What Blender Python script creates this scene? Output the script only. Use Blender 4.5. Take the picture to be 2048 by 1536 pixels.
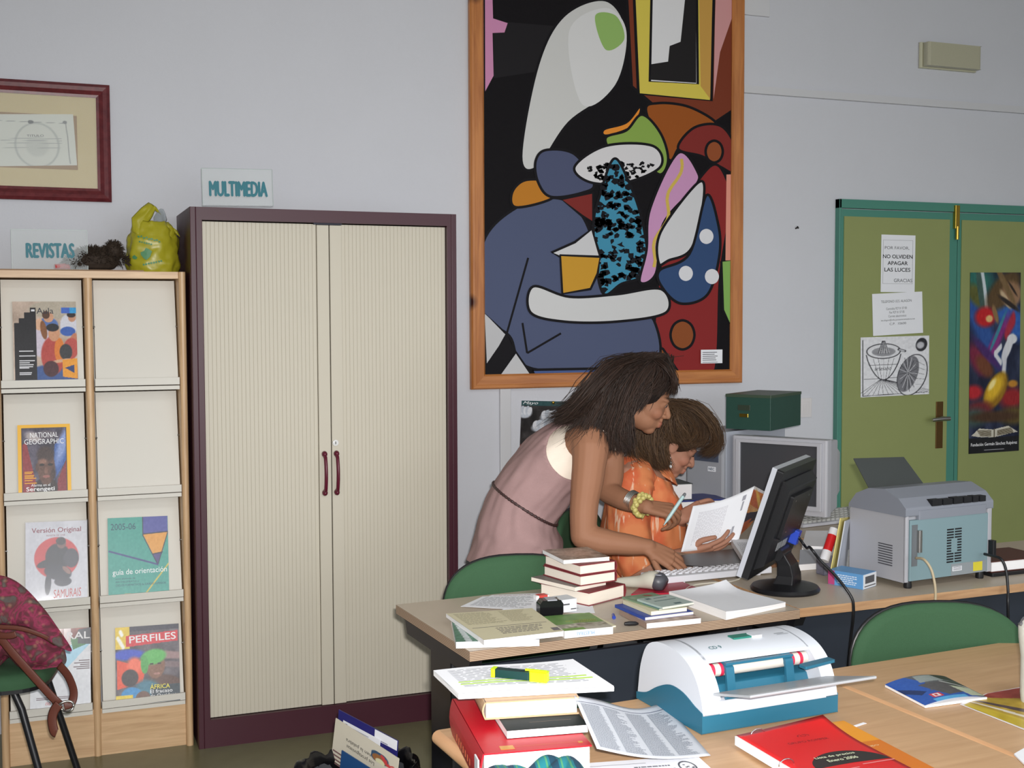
import bpy, bmesh, math, random
import numpy as np
from mathutils import Vector, Matrix, noise as mnoise

for _o in list(bpy.data.objects):
    bpy.data.objects.remove(_o)
SC = bpy.context.scene
COL = SC.collection
random.seed(7)
rng = np.random.default_rng(7)
V = Vector
PI = math.pi

def srgb(r, g, b):
    f = lambda c: (c / 255) / 12.92 if c <= 10.3 else (((c / 255) + .055) / 1.055) ** 2.4
    return (f(r), f(g), f(b), 1.0)

# ------------------------------------------------------------------ camera, world, lights, exposure
YAW, PITCH, ROLL = .3713, .054, -.0033
CAM = V((-.5182, -4.9572, 1.5765))
FPX = 2434.5
FW = V((math.sin(YAW) * math.cos(PITCH), math.cos(YAW) * math.cos(PITCH), -math.sin(PITCH)))
_r = V((math.cos(YAW), -math.sin(YAW), 0)); _u = _r.cross(FW)
RT = _r * math.cos(ROLL) + _u * math.sin(ROLL); UP = _u * math.cos(ROLL) - _r * math.sin(ROLL)
cam = bpy.data.cameras.new('camera'); camo = bpy.data.objects.new('camera', cam); COL.objects.link(camo)
cam.sensor_width = 36; cam.lens = FPX * 36 / 2048; cam.clip_start = .05
camo.matrix_world = Matrix(((RT.x, UP.x, -FW.x, CAM.x), (RT.y, UP.y, -FW.y, CAM.y), (RT.z, UP.z, -FW.z, CAM.z), (0, 0, 0, 1)))
SC.camera = camo
SC.view_settings.view_transform = 'Standard'; SC.view_settings.look = 'None'
SC.view_settings.exposure = 0.0; SC.view_settings.gamma = 1.0; SC.view_settings.use_curve_mapping = False

w = bpy.data.worlds.new('daylight'); SC.world = w; w.use_nodes = True
w.node_tree.nodes['Background'].inputs[0].default_value = (.92, .96, 1.0, 1)
w.node_tree.nodes['Background'].inputs[1].default_value = 1.5

def area(name, loc, target, sx, sy, power, col, spread=180):
    l = bpy.data.lights.new(name, 'AREA'); l.shape = 'RECTANGLE'; l.size = sx; l.size_y = sy; l.energy = power; l.color = col
    o = bpy.data.objects.new(name, l); COL.objects.link(o); o.location = loc
    l.spread = math.radians(spread); o.rotation_euler = (V(target) - V(loc)).to_track_quat('-Z', 'Y').to_euler()
    return o
area('window_daylight', (2.4, -8.6, 1.9), (1.5, -2.2, .4), 4.2, 1.8, 26, (.93, .97, 1.0), 120)
for _x, _y in ((-1.4, -4.4), (1.2, -4.4), (3.8, -4.4), (-1.4, -7.2), (1.2, -7.2), (3.8, -7.2)): area('ceiling_lamp', (_x, _y, 3.33), (_x, _y, 0), 1.2, .6, 20, (.95, .98, 1.0))
area('camera_flash', CAM + RT * .03 + UP * .055 - FW * .02, CAM + FW * 4 - UP * .55, .045, .02, 40, (1.0, .98, .96), 100)

# pixel of the 2048x1536 frame -> point on a plane of the room
def ray(px, py): return FW + RT * ((px - 1024) / FPX) + UP * ((768 - py) / FPX)
def atz(px, py, z): d = ray(px, py); return CAM + d * ((z - CAM.z) / d.z)
def aty(px, py, y): d = ray(px, py); return CAM + d * ((y - CAM.y) / d.y)
def atd(px, py, dist): return CAM + ray(px, py) * dist
def atp(px, py, p0, n): d = ray(px, py); return CAM + d * ((V(p0) - CAM).dot(V(n)) / d.dot(V(n)))

# ------------------------------------------------------------------ materials
MATS = {}
def mat(name, c, rough=.5, metal=0, var=0, vscale=30, bump=0, bscale=200, spec=.5, trans=0, coat=0, alpha=1, ior=1.45, stretch=(1, 1, 1)):
    if name in MATS: return MATS[name]
    m = bpy.data.materials.new(name); m.use_nodes = True; MATS[name] = m
    nt = m.node_tree; b = nt.nodes['Principled BSDF']; col = srgb(*c)
    b.inputs['Base Color'].default_value = col; b.inputs['Roughness'].default_value = rough; b.inputs['Metallic'].default_value = metal
    b.inputs['Specular IOR Level'].default_value = spec; b.inputs['Transmission Weight'].default_value = trans
    b.inputs['Coat Weight'].default_value = coat; b.inputs['Alpha'].default_value = alpha; b.inputs['IOR'].default_value = ior
    if var or bump:
        tc = nt.nodes.new('ShaderNodeTexCoord'); mp = nt.nodes.new('ShaderNodeMapping'); mp.inputs['Scale'].default_value = stretch
        nt.links.new(tc.outputs['Object'], mp.inputs[0])
    if var:
        n = nt.nodes.new('ShaderNodeTexNoise'); n.inputs['Scale'].default_value = vscale; n.inputs['Detail'].default_value = 4
        nt.links.new(mp.outputs[0], n.inputs['Vector'])
        mx = nt.nodes.new('ShaderNodeMix'); mx.data_type = 'RGBA'
        mx.inputs[6].default_value = tuple(max(0, x * (1 - var)) for x in col[:3]) + (1,)
        mx.inputs[7].default_value = tuple(min(1, x * (1 + var)) for x in col[:3]) + (1,)
        nt.links.new(n.outputs['Fac'], mx.inputs[0]); nt.links.new(mx.outputs[2], b.inputs['Base Color'])
    if bump:
        n2 = nt.nodes.new('ShaderNodeTexNoise'); n2.inputs['Scale'].default_value = bscale; n2.inputs['Detail'].default_value = 3
        nt.links.new(mp.outputs[0], n2.inputs['Vector'])
        bp = nt.nodes.new('ShaderNodeBump'); bp.inputs['Strength'].default_value = bump; bp.inputs['Distance'].default_value = .004
        nt.links.new(n2.outputs['Fac'], bp.inputs['Height']); nt.links.new(bp.outputs[0], b.inputs['Normal'])
    return m

def wood(name, dark, light, rough=.4, scale=6, stretch=(1, 14, 14), knots=False, contrast=1.0):
    if name in MATS: return MATS[name]
    m = bpy.data.materials.new(name); m.use_nodes = True; MATS[name] = m
    nt = m.node_tree; b = nt.nodes['Principled BSDF']; b.inputs['Roughness'].default_value = rough
    tc = nt.nodes.new('ShaderNodeTexCoord'); mp = nt.nodes.new('ShaderNodeMapping'); mp.inputs['Scale'].default_value = stretch
    nt.links.new(tc.outputs['Object'], mp.inputs[0])
    n = nt.nodes.new('ShaderNodeTexNoise'); n.inputs['Scale'].default_value = scale; n.inputs['Detail'].default_value = 6; n.inputs['Distortion'].default_value = .6
    nt.links.new(mp.outputs[0], n.inputs['Vector'])
    rp = nt.nodes.new('ShaderNodeValToRGB'); rp.color_ramp.elements[0].position = .5 - .2 / contrast; rp.color_ramp.elements[1].position = .5 + .2 / contrast
    rp.color_ramp.elements[0].color = srgb(*dark); rp.color_ramp.elements[1].color = srgb(*light)
    nt.links.new(n.outputs['Fac'], rp.inputs[0]); out = rp.outputs[0]
    if knots:
        vo = nt.nodes.new('ShaderNodeTexVoronoi'); vo.inputs['Scale'].default_value = 3.1
        nt.links.new(tc.outputs['Object'], vo.inputs['Vector'])
        r2 = nt.nodes.new('ShaderNodeValToRGB'); r2.color_ramp.elements[0].position = .05; r2.color_ramp.elements[1].position = .13
        r2.color_ramp.elements[0].color = srgb(80, 40, 22); r2.color_ramp.elements[1].color = (1, 1, 1, 1)
        nt.links.new(vo.outputs['Distance'], r2.inputs[0])
        mx = nt.nodes.new('ShaderNodeMix'); mx.data_type = 'RGBA'; mx.blend_type = 'MULTIPLY'; mx.inputs[0].default_value = 1
        nt.links.new(out, mx.inputs[6]); nt.links.new(r2.outputs[0], mx.inputs[7]); out = mx.outputs[2]
    nt.links.new(out, b.inputs['Base Color'])
    return m

def layered(name, c1, c2, period, rough=.6):            # plywood-like edge: thin horizontal plies
    if name in MATS: return MATS[name]
    m = bpy.data.materials.new(name); m.use_nodes = True; MATS[name] = m
    nt = m.node_tree; b = nt.nodes['Principled BSDF']; b.inputs['Roughness'].default_value = rough
    tc = nt.nodes.new('ShaderNodeTexCoord'); wv = nt.nodes.new('ShaderNodeTexWave'); wv.bands_direction = 'Z'
    wv.inputs['Scale'].default_value = .314 / period; wv.inputs['Distortion'].default_value = .6; wv.inputs['Detail'].default_value = 3
    nt.links.new(tc.outputs['Object'], wv.inputs['Vector'])
    rp = nt.nodes.new('ShaderNodeValToRGB'); rp.color_ramp.elements[0].color = srgb(*c1); rp.color_ramp.elements[1].color = srgb(*c2)
    rp.color_ramp.elements[0].position = .3; rp.color_ramp.elements[1].position = .7
    nt.links.new(wv.outputs['Fac'], rp.inputs[0]); nt.links.new(rp.outputs[0], b.inputs['Base Color'])
    return m

def printed(rough=.45, name='printed_ink', coat=0):      # colour comes from the print's own colour attribute
    if name in MATS: return MATS[name]
    m = bpy.data.materials.new(name); m.use_nodes = True; MATS[name] = m
    nt = m.node_tree; b = nt.nodes['Principled BSDF']; b.inputs['Roughness'].default_value = rough; b.inputs['Coat Weight'].default_value = coat
    b.inputs['Coat Roughness'].default_value = .08
    a = nt.nodes.new('ShaderNodeAttribute'); a.attribute_name = 'Col'
    nt.links.new(a.outputs['Color'], b.inputs['Base Color'])
    return m

# ------------------------------------------------------------------ mesh builder
class MB:
    def __init__(s): s.v = []; s.f = []; s.m = []; s.c = []
    def add(s, vs, fs, m=0, col=None):
        o = len(s.v); s.v += [tuple(p) for p in vs]
        for f in fs: s.f.append([o + i for i in f]); s.m.append(m); s.c.append(col)
        return s
    def box(s, x0, y0, z0, x1, y1, z1, m=0, top=None, side=None):
        vs = [(x0, y0, z0), (x1, y0, z0), (x1, y1, z0), (x0, y1, z0), (x0, y0, z1), (x1, y0, z1), (x1, y1, z1), (x0, y1, z1)]
        s.add(vs, [(0, 3, 2, 1)], m); s.add(vs, [(4, 5, 6, 7)], m if top is None else top)
        s.add(vs, [(0, 1, 5, 4), (1, 2, 6, 5), (2, 3, 7, 6), (3, 0, 4, 7)], m if side is None else side)
        return s
    def prism(s, poly, a, b, axis='z', m=0, cap=None):
        n = len(poly)
        def P(p, h): return (p[0], p[1], h) if axis == 'z' else ((p[0], h, p[1]) if axis == 'y' else (h, p[0], p[1]))
        vs = [P(p, a) for p in poly] + [P(p, b) for p in poly]
        s.add(vs, [[i, (i + 1) % n, n + (i + 1) % n, n + i] for i in range(n)], m)
        s.add(vs, [list(range(n))[::-1], list(range(n, 2 * n))], m if cap is None else cap)
        return s
    def tube(s, pts, r, n=8, m=0, cap=True, flat=None, up=None):
        pts = [V(p) for p in pts]; k = len(pts)
        rs = [r] * k if not hasattr(r, '__len__') else list(r)
        t0 = (pts[1] - pts[0]).normalized()
        a = V(up) if up is not None else (V((0, 0, 1)) if abs(t0.z) < .9 else V((1, 0, 0)))
        vs = []
        for i, p in enumerate(pts):
            t = (pts[min(i + 1, k - 1)] - pts[max(i - 1, 0)])
            t = t.normalized() if t.length > 1e-9 else t0
            sd = t.cross(a)
            if sd.length < 1e-6: sd = t.orthogonal()
            sd.normalize(); nn = sd.cross(t).normalized()
            if up is None: a = nn
            fl = 1 if flat is None else flat
            for j in range(n):
                an = 2 * PI * j / n
                vs.append(p + sd * (math.cos(an) * rs[i]) + nn * (math.sin(an) * rs[i] * fl))
        fs = []
        for i in range(k - 1):
            for j in range(n):
                fs.append([i * n + j, i * n + (j + 1) % n, (i + 1) * n + (j + 1) % n, (i + 1) * n + j])
        if cap: fs.append(list(range(n))[::-1]); fs.append([(k - 1) * n + j for j in range(n)])
        return s.add(vs, fs, m)
    def lathe(s, prof, n=24, c=(0, 0, 0), m=0, sy=1):
        vs = []; k = len(prof)
        for (r, z) in prof:
            for j in range(n):
                a = 2 * PI * j / n; vs.append((c[0] + r * math.cos(a), c[1] + r * math.sin(a) * sy, c[2] + z))
        fs = [[i * n + j, i * n + (j + 1) % n, (i + 1) * n + (j + 1) % n, (i + 1) * n + j] for i in range(k - 1) for j in range(n)]
        fs.append(list(range(n))[::-1]); fs.append([(k - 1) * n + j for j in range(n)])
        return s.add(vs, fs, m)
    def ell(s, c, r, M=None, n=16, k=10, m=0):
        c = V(c); vs = []
        for i in range(k + 1):
            th = PI * i / k
            for j in range(n):
                a = 2 * PI * j / n
                p = V((r[0] * math.sin(th) * math.cos(a), r[1] * math.sin(th) * math.sin(a), r[2] * math.cos(th)))
                vs.append(c + (M @ p if M is not None else p))
        fs = [[i * n + j, (i + 1) * n + j, (i + 1) * n + (j + 1) % n, i * n + (j + 1) % n] for i in range(k) for j in range(n)]
        return s.add(vs, fs, m)
    def grid(s, fn, nu, nv, m=0, thick=0):
        vs = [V(fn(i / nu, j / nv)) for j in range(nv + 1) for i in range(nu + 1)]
        ix = lambda i, j: j * (nu + 1) + i
        fs = [[ix(i, j), ix(i + 1, j), ix(i + 1, j + 1), ix(i, j + 1)] for j in range(nv) for i in range(nu)]
        return s.add(vs, fs, m)
    def build(s, name, mats, parent=None, loc=None, rot=None, smooth=False, bevel=0, seg=2, weld=False, solid=0, auto=None):
        me = bpy.data.meshes.new(name); me.from_pydata(s.v, [], s.f)
        mats = mats if isinstance(mats, (list, tuple)) else [mats]
        for m_ in mats: me.materials.append(m_)
        if len(mats) > 1: me.polygons.foreach_set('material_index', s.m)
        if any(c is not None for c in s.c):
            ca = me.color_attributes.new('Col', 'FLOAT_COLOR', 'CORNER')
            d = []
            for p, c in zip(me.polygons, s.c): d += list(srgb(*(c or (255, 255, 255)))) * p.loop_total
            ca.data.foreach_set('color', d)
        bm = bmesh.new(); bm.from_mesh(me)
        if weld: bmesh.ops.remove_doubles(bm, verts=bm.verts, dist=1e-5)
        bmesh.ops.recalc_face_normals(bm, faces=bm.faces); bm.to_mesh(me); bm.free()
        if smooth: me.polygons.foreach_set('use_smooth', [True] * len(me.polygons))
        if smooth and auto: me.set_sharp_from_angle(angle=math.radians(auto))
        o = bpy.data.objects.new(name, me); COL.objects.link(o)
        if parent is not None: o.parent = parent
        if loc is not None: o.location = loc
        if rot is not None: o.rotation_euler = rot
        if bevel:
            b = o.modifiers.new('bevel', 'BEVEL'); b.width = bevel; b.segments = seg; b.limit_method = 'ANGLE'
        if solid:
            b = o.modifiers.new('solid', 'SOLIDIFY'); b.thickness = solid; b.offset = 0
        return o

def tag(o, label, cat, group=None):
    o['label'] = label; o['category'] = cat
    if group: o['group'] = group
    return o
def thing(name, label, cat, loc=(0, 0, 0), rotz=0, group=None):
    o = bpy.data.objects.new(name, None); COL.objects.link(o); o.empty_display_size = .05
    o.location = loc; o.rotation_euler = (0, 0, rotz)
    return tag(o, label, cat, group)
def orient(o, origin, X, Y):                            # local x, y axes given in the world; z follows
    X = V(X).normalized(); Z = X.cross(V(Y)).normalized(); Y = Z.cross(X)
    o.matrix_world = Matrix(((X.x, Y.x, Z.x, origin[0]), (X.y, Y.y, Z.y, origin[1]), (X.z, Y.z, Z.z, origin[2]), (0, 0, 0, 1)))
    return o
def struct(o): o['kind'] = 'structure'; return o
def dup(root, loc, rotz, label=None, group=None):
    r = root.copy(); COL.objects.link(r); r.location = loc; r.rotation_euler = (0, 0, rotz)
    if label: r['label'] = label
    if group: r['group'] = group
    for ch in list(root.children):
        c = ch.copy(); COL.objects.link(c); c.parent = r
        for g in list(ch.children):
            d = g.copy(); COL.objects.link(d); d.parent = c
    return r

# lettering: glyph outlines of the built-in font, filled flat and fitted to a box (x0,y0,x1,y1) of the parent's local xy plane
def text(body, box, z, m, parent, name='lettering', bold=0, shear=0, rot=0, flip=False, keep=False, mirror=False):
    cu = bpy.data.curves.new('t', 'FONT'); cu.body = body; cu.size = 1; cu.shear = shear; cu.fill_mode = 'FRONT'; cu.resolution_u = 3
    to = bpy.data.objects.new('t', cu); me = to.to_mesh().copy(); to.to_mesh_clear()
    bpy.data.objects.remove(to); bpy.data.curves.remove(cu)
    n = len(me.vertices); co = np.zeros(n * 3); me.vertices.foreach_get('co', co); co = co.reshape(-1, 3)
    x0, y0 = co[:, 0].min(), co[:, 1].min(); sx, sy = np.ptp(co[:, 0]), np.ptp(co[:, 1])
    w_, h_ = box[2] - box[0], box[3] - box[1]
    fx, fy = w_ / sx, h_ / sy
    if keep: fx = fy = min(fx, fy)
    co[:, 0] = (co[:, 0] - x0) * fx; co[:, 1] = (co[:, 1] - y0) * fy; co[:, 2] = 0
    if flip: co[:, 0] = w_ - co[:, 0]; co[:, 1] = h_ - co[:, 1]
    if rot:
        c, s_ = math.cos(rot), math.sin(rot); xx = co[:, 0] * c - co[:, 1] * s_; co[:, 1] = co[:, 0] * s_ + co[:, 1] * c; co[:, 0] = xx
    co[:, 0] += box[0]; co[:, 1] += box[1]; co[:, 2] = z
    if bold:                                            # heavier strokes: the outline repeated a hair to either side
        fs = [list(p.vertices) for p in me.polygons]; k_ = bold * 1.1 * (co[:, 1].max() - co[:, 1].min()) ; V_ = []; F_ = []
        for i_, (ox, oy) in enumerate(((-1, 0), (1, 0), (0, -.8), (0, .8))):
            F_ += [[q + i_ * n for q in f] for f in fs]; V_.append(co + np.array([ox * k_, oy * k_, .00003 * i_]))
        bpy.data.meshes.remove(me); me = bpy.data.meshes.new(name); me.from_pydata(np.concatenate(V_).tolist(), [], F_)
    else: me.vertices.foreach_set('co', co.ravel())
    me.materials.clear(); me.materials.append(m)
    me.name = name
    o = bpy.data.objects.new(name, me); COL.objects.link(o); o.parent = parent
    return o
def lines(boxes, z, col, parent, name='print_lines'):    # rows of print too small to read: thin bars
    b = MB()
    for (x0, y0, x1, y1) in boxes: b.add([(x0, y0, z), (x1, y0, z), (x1, y1, z), (x0, y1, z)], [(0, 1, 2, 3)], 0, col)
    o = b.build(name, printed(), parent); o['kind'] = 'stuff'; return o
def para(x0, y1, x1, rows, pitch, h, seed=1, ragged=.3):
    r = random.Random(seed); out = []
    for i in range(rows):
        x = x0; y = y1 - i * pitch; e = x1 - (x1 - x0) * ragged * r.random()
        while x < e:
            l = min((.05 + .1 * r.random()) * (x1 - x0), e - x)
            out.append((x, y - h, x + l, y)); x += l + .025 * (x1 - x0)
    return out

# pictures printed on flat sheets: a numpy canvas turned into a coloured grid
class Pic:
    def __init__(s, nx, ny, bg, asp=1):
        s.nx, s.ny = nx, ny
        s.X, s.Y = np.meshgrid((np.arange(nx + 1)) / nx, (np.arange(ny + 1)) / ny)
        s.a = np.zeros((ny + 1, nx + 1, 3)); s.a[:] = bg
    def put(s, mask, col): 
        mk = np.clip(mask, 0, 1)[..., None]; s.a = s.a * (1 - mk) + np.array(col, float) * mk; return s
    def E(s, cx, cy, rx, ry, col, rot=0, soft=.12):
        c, n = math.cos(rot), math.sin(rot); dx, dy = s.X - cx, s.Y - cy
        u = (dx * c + dy * n) / rx; v = (-dx * n + dy * c) / ry
        return s.put((1 - np.sqrt(u * u + v * v)) / soft + .5, col)
    def R(s, x0, y0, x1, y1, col):
        return s.put(((s.X >= x0) & (s.X <= x1) & (s.Y >= y0) & (s.Y <= y1)).astype(float), col)
    def P(s, poly, col):
        ins = np.zeros(s.X.shape, bool); n = len(poly)
        for i in range(n):
            (xa, ya), (xb, yb) = poly[i], poly[(i + 1) % n]
            if ya == yb: continue
            ins ^= ((s.Y >= min(ya, yb)) & (s.Y < max(ya, yb)) & (s.X < (s.Y - ya) * (xb - xa) / (yb - ya) + xa))
        return s.put(ins.astype(float), col)
    def L(s, x0, y0, x1, y1, w_, col):
        dx, dy = x1 - x0, y1 - y0; t = np.clip(((s.X - x0) * dx + (s.Y - y0) * dy) / (dx * dx + dy * dy), 0, 1)
        d = np.hypot(s.X - x0 - t * dx, s.Y - y0 - t * dy); return s.put((w_ - d) / (w_ * .6) + .3, col)
    def N(s, amt, cells=12, seed=1):
        g = np.random.default_rng(seed).normal(size=(cells + 2, cells + 2))
        fx, fy = s.X * cells, s.Y * cells; ix, iy = fx.astype(int), fy.astype(int); u, v = fx - ix, fy - iy
        u = u * u * (3 - 2 * u); v = v * v * (3 - 2 * v)
        n = (g[iy, ix] * (1 - u) + g[iy, ix + 1] * u) * (1 - v) + (g[iy + 1, ix] * (1 - u) + g[iy + 1, ix + 1] * u) * v
        s.a = np.clip(s.a + (n * amt)[..., None], 0, 255); return s
    def build(s, name, w_, h_, z, parent, m=None, shape=None):
        nx, ny = s.nx, s.ny
        x = s.X * w_; y = (1 - s.Y) * h_; zz = np.full_like(x, z)
        if shape is not None: x, y, zz = shape(s.X, s.Y)
        co = np.stack([x, y, zz], -1).reshape(-1, 3)
        i = (np.arange(ny)[:, None] * (nx + 1) + np.arange(nx)[None]).ravel()
        f = np.stack([i + nx + 1, i + nx + 2, i + 1, i], -1)
        me = bpy.data.meshes.new(name); me.from_pydata(co.tolist(), [], f.tolist())
        lin = s.a / 255; lin = np.where(lin <= .0404, lin / 12.92, ((lin + .055) / 1.055) ** 2.4)
        ca = me.color_attributes.new('Col', 'FLOAT_COLOR', 'POINT')
        ca.data.foreach_set('color', np.concatenate([lin, np.ones(lin.shape[:2] + (1,))], -1).ravel())
        me.materials.append(m or printed())
        o = bpy.data.objects.new(name, me); COL.objects.link(o); o.parent = parent
        if shape is not None: me.polygons.foreach_set('use_smooth', [True] * len(me.polygons))
        return o

BLACK = mat('black_ink', (22, 22, 26), .6)
WHITE_INK = mat('white_ink', (240, 240, 242), .5)
PAPER = mat('white_paper', (236, 237, 242), .75, var=.02, vscale=20)
PAGES = mat('book_page_edges', (232, 222, 208), .8, var=.08, vscale=120, stretch=(.2, .2, 8))
WPAGES = mat('white_page_edges', (240, 238, 238), .8, var=.04, vscale=120, stretch=(.2, .2, 8))
BLACKP = mat('black_plastic', (24, 24, 27), .4)
BLACKM = mat('black_painted_steel', (26, 26, 30), .35)
CHROME = mat('chrome', (200, 200, 205), .18, metal=1)
SILVER = mat('silver_metal', (190, 188, 185), .3, metal=1)
BRASS = mat('brass', (190, 160, 70), .3, metal=1)
CLEAR = mat('clear_acrylic', (226, 232, 232), .06, alpha=.22)
# ------------------------------------------------------------------ the room
WALL = mat('white_plaster', (203, 204, 210), .85, var=.03, vscale=3, bump=.25, bscale=90)
CEIL = mat('white_ceiling', (190, 188, 180), .9)
FLOOR = mat('olive_vinyl', (116, 113, 86), .32, var=.14, vscale=14, bump=.03, bscale=60)
struct(MB().box(-3.7, 0, 0, 6.6, .12, 3.35).build('wall_back', WALL))
struct(MB().box(-3.82, -9, 0, -3.7, .12, 3.35).build('wall_left', WALL))
struct(MB().box(6.6, -9, 0, 6.72, .12, 3.35).build('wall_right', WALL))
struct(MB().box(-3.82, -9, -.1, 6.72, .12, 0).build('floor', FLOOR))
struct(MB().box(-3.82, -9, 3.35, 6.72, .12, 3.45).build('ceiling', CEIL))
DUCT = mat('white_duct', (203, 203, 206), .5)
zr = aty(1492, 187, 0).z
struct(MB().box(2.566, -.022, zr, 6.6, 0, zr + .034).build('trim_1', DUCT, bevel=.003))        # cable duct on the wall
xv = aty(998, 830, 0).x
struct(MB().box(xv, -.018, 0, xv + .05, 0, 1.2695).build('trim_2', DUCT, bevel=.003))    # vertical duct

NDOWN = (0, -1, 0)
def sheet_on(name, label, cat, TL, TR, BL, p0, n, t, m, group=None, bevel=0, lift=0):
    a, b, c = (atp(*p, p0, n) for p in (TL, TR, BL))
    w_, h_ = (b - a).length, (a - c).length
    o = MB().box(0, 0, 0, w_, h_, t).build(name, m, bevel=bevel)
    X = (b - a).normalized(); Y = (a - c); Z = X.cross(Y).normalized()
    orient(o, c + Z * lift, X, Y)
    if label: tag(o, label, cat, group)
    return o, w_, h_
def on_wall(name, label, cat, TL, TR, BL, y, t, m, **k):
    return sheet_on(name, label, cat, TL, TR, BL, (0, y, 0), (0, 1, 0), t, m, **k)

# doors: two olive leaves in a teal frame
OLIVE = mat('olive_door_paint', (142, 150, 94), .45, var=.04, vscale=8)
TEAL = mat('teal_door_paint', (74, 134, 118), .4)
DARKGAP = mat('dark_gap', (18, 30, 26), .8)
dx = 3.094; dz = 2.145; xm = aty(1905, 600, 0).x; xe = 4.62
f = MB().box(dx, -.035, 0, dx + .014, 0, dz).box(dx, -.035, dz - .042, xe, 0, dz).box(xe - .03, -.035, 0, xe, 0, dz - .042)
struct(f.build('trim_3', TEAL, bevel=.003))
for nm, xa, xb, e0, e1 in (('door_1', dx + .018, xm, .012, .052), ('door_2', xm + .004, xe - .034, .02, .05)):
    d = struct(MB().box(xa, -.028, .008, xb, 0, dz - .047).build(nm, TEAL, bevel=.002))
    MB().box(xa + e0, -.033, .04, xb - e1, -.027, dz - .082).build('door_panel', OLIVE, d, bevel=.001)
    if nm == 'door_1':
        c = aty(1880, 850, -.04)
        pl = MB().box(c.x - .022, -.037, c.z - .118, c.x + .022, -.03, c.z + .118).build('handle_plate', mat('bronze_plate', (112, 84, 48), .3, metal=.8), d, bevel=.002)
        h = MB().tube([(c.x, -.036, c.z + .035), (c.x, -.085, c.z + .035)], .011, 12).tube([(c.x + .02, -.085, c.z + .035), (c.x - .03, -.088, c.z + .036), (c.x - .085, -.082, c.z + .031)], [.011, .0115, .009], 12)
        h.build('lever', SILVER, pl, smooth=True, auto=50)
    else:
        c = aty(1913, 445, -.04)
        b = MB().box(c.x - .013, -.048, c.z - .03, c.x + .015, -.028, c.z + .085).build('door_bolt', BRASS, d, bevel=.003)
        MB().tube([(c.x + .004, -.042, c.z - .085), (c.x + .004, -.042, c.z - .02)], .009, 10).build('bolt_rod', BRASS, b, smooth=True, auto=50)
        MB().box(c.x - .012, -.042, dz - .055, c.x + .016, -.028, dz - .035).build('strike_plate', mat('rusty_brown', (120, 75, 45), .5), d, bevel=.002)

# sheets of paper taped on the door
YD = -.034
o, w_, h_ = on_wall('notice_sheet', 'white notice asking in bold capitals to switch off lights, taped on green door', 'notice', (1759, 469), (1827, 471), (1761, 584), YD, .0015, PAPER)
for s, bx, bo in (('POR FAVOR,', (.1, .74, .82, .80), 0), ('NO OLVIDEN', (.05, .59, .92, .655), .025), ('APAGAR', (.19, .475, .78, .54), .025), ('LAS LUCES', (.1, .36, .86, .425), .025), ('GRACIAS', (.38, .175, .92, .235), 0)):
    text(s, (bx[0] * w_, bx[1] * h_, bx[2] * w_, bx[3] * h_), .0018, BLACK if bo else mat('grey_ink', (80, 80, 84), .6), o, bold=bo)
lines([(.05 * w_, .905 * h_, .93 * w_, .91 * h_), (.05 * w_, .145 * h_, .93 * w_, .15 * h_), (.05 * w_, .145 * h_, .06 * w_, .91 * h_), (.92 * w_, .145 * h_, .93 * w_, .91 * h_)], .0018, (165, 165, 170), o)
o, w_, h_ = on_wall('phone_list', 'white sheet of small typed contact details on green door, below the lights notice', 'notice', (1744, 588), (1844, 583), (1746, 672), YD - .001, .0015, PAPER)
GINK = mat('grey_ink', (80, 80, 84), .6)
text('TELEFONO I.E.S. ALAGON', (.17 * w_, .77 * h_, .78 * w_, .83 * h_), .0018, GINK, o)
for s, a, b, y in (('Centralita 927 01 57 00', .27, .68, .60), ('Fax 927 01 57 05', .33, .63, .51), ('Correo electronico:', .31, .67, .42), ('ies.alagon@edu.juntaextremadura.net', .16, .84, .325), ('C.P.  10600', .33, .66, .235)):
    text(s, (a * w_, y * h_, b * w_, (y + .055) * h_), .0018, GINK, o)
o, w_, h_ = on_wall('drawing_sheet', 'ink drawing of a citrus juicer and half an orange, lowest sheet on green door', 'drawing', (1720, 675), (1857, 671), (1721, 795), YD - .0015, .0015, PAPER)
p = Pic(150, 130, (228, 228, 232)); K = (40, 40, 46)
for a, b, c_, d_ in ((.03, .05, .03, .98), (.03, .98, .98, .96)): p.L(a, b, c_, d_, .006, K)
for i in range(17):                                     # hatched table rays
    x = -.05 + i * .075; p.L(.3, .70, x, .97, .003, K)
p.L(.05, .70, .62, .69, .004, K)
bowl = [(.08 + .5 * t, .30 + .42 * math.sin(PI * t) ** .75) for t in np.linspace(0, 1, 25)]
p.P(bowl, (232, 232, 236))
p.E(.33, .24, .25, .13, K, 0, .05); p.E(.33, .24, .235, .115, (228, 228, 232), 0, .05); p.E(.33, .25, .17, .075, (150, 150, 155), 0, .1)
for i in range(24): p.L(*bowl[i], *bowl[i + 1], .008, K)
for t in (.2, .35, .5, .65, .8): p.L(.08 + .5 * t, .37, .33 + (t - .5) * .2, .71, .003, K)
p.L(.12, .47, .54, .47, .003, K)
p.P([(.25, .27), (.31, .07), (.35, .07), (.42, .27)], (190, 190, 194))
for t in (-.08, -.045, -.01, .03, .07): p.L(.33 + t * .25, .07, .33 + t, .28, .005, K)
p.L(.55, .22, .64, .25, .02, K); p.L(.56, .225, .63, .25, .011, (215, 215, 220))
p.E(.75, .66, .215, .36, K, .28, .03); p.E(.75, .66, .20, .345, (226, 226, 230), .28, .03)
p.E(.69, .64, .14, .31, (120, 120, 126), .28, .05)
for i in range(22):
    an = 2 * PI * i / 22; p.L(.69, .62, .69 + .13 * math.cos(an), .64 + .3 * math.sin(an), .004, K if i % 2 else (215, 215, 220))
for i in range(5): p.L(.80, .42 + i * .1, .93, .5 + i * .08, .003, K)
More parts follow.
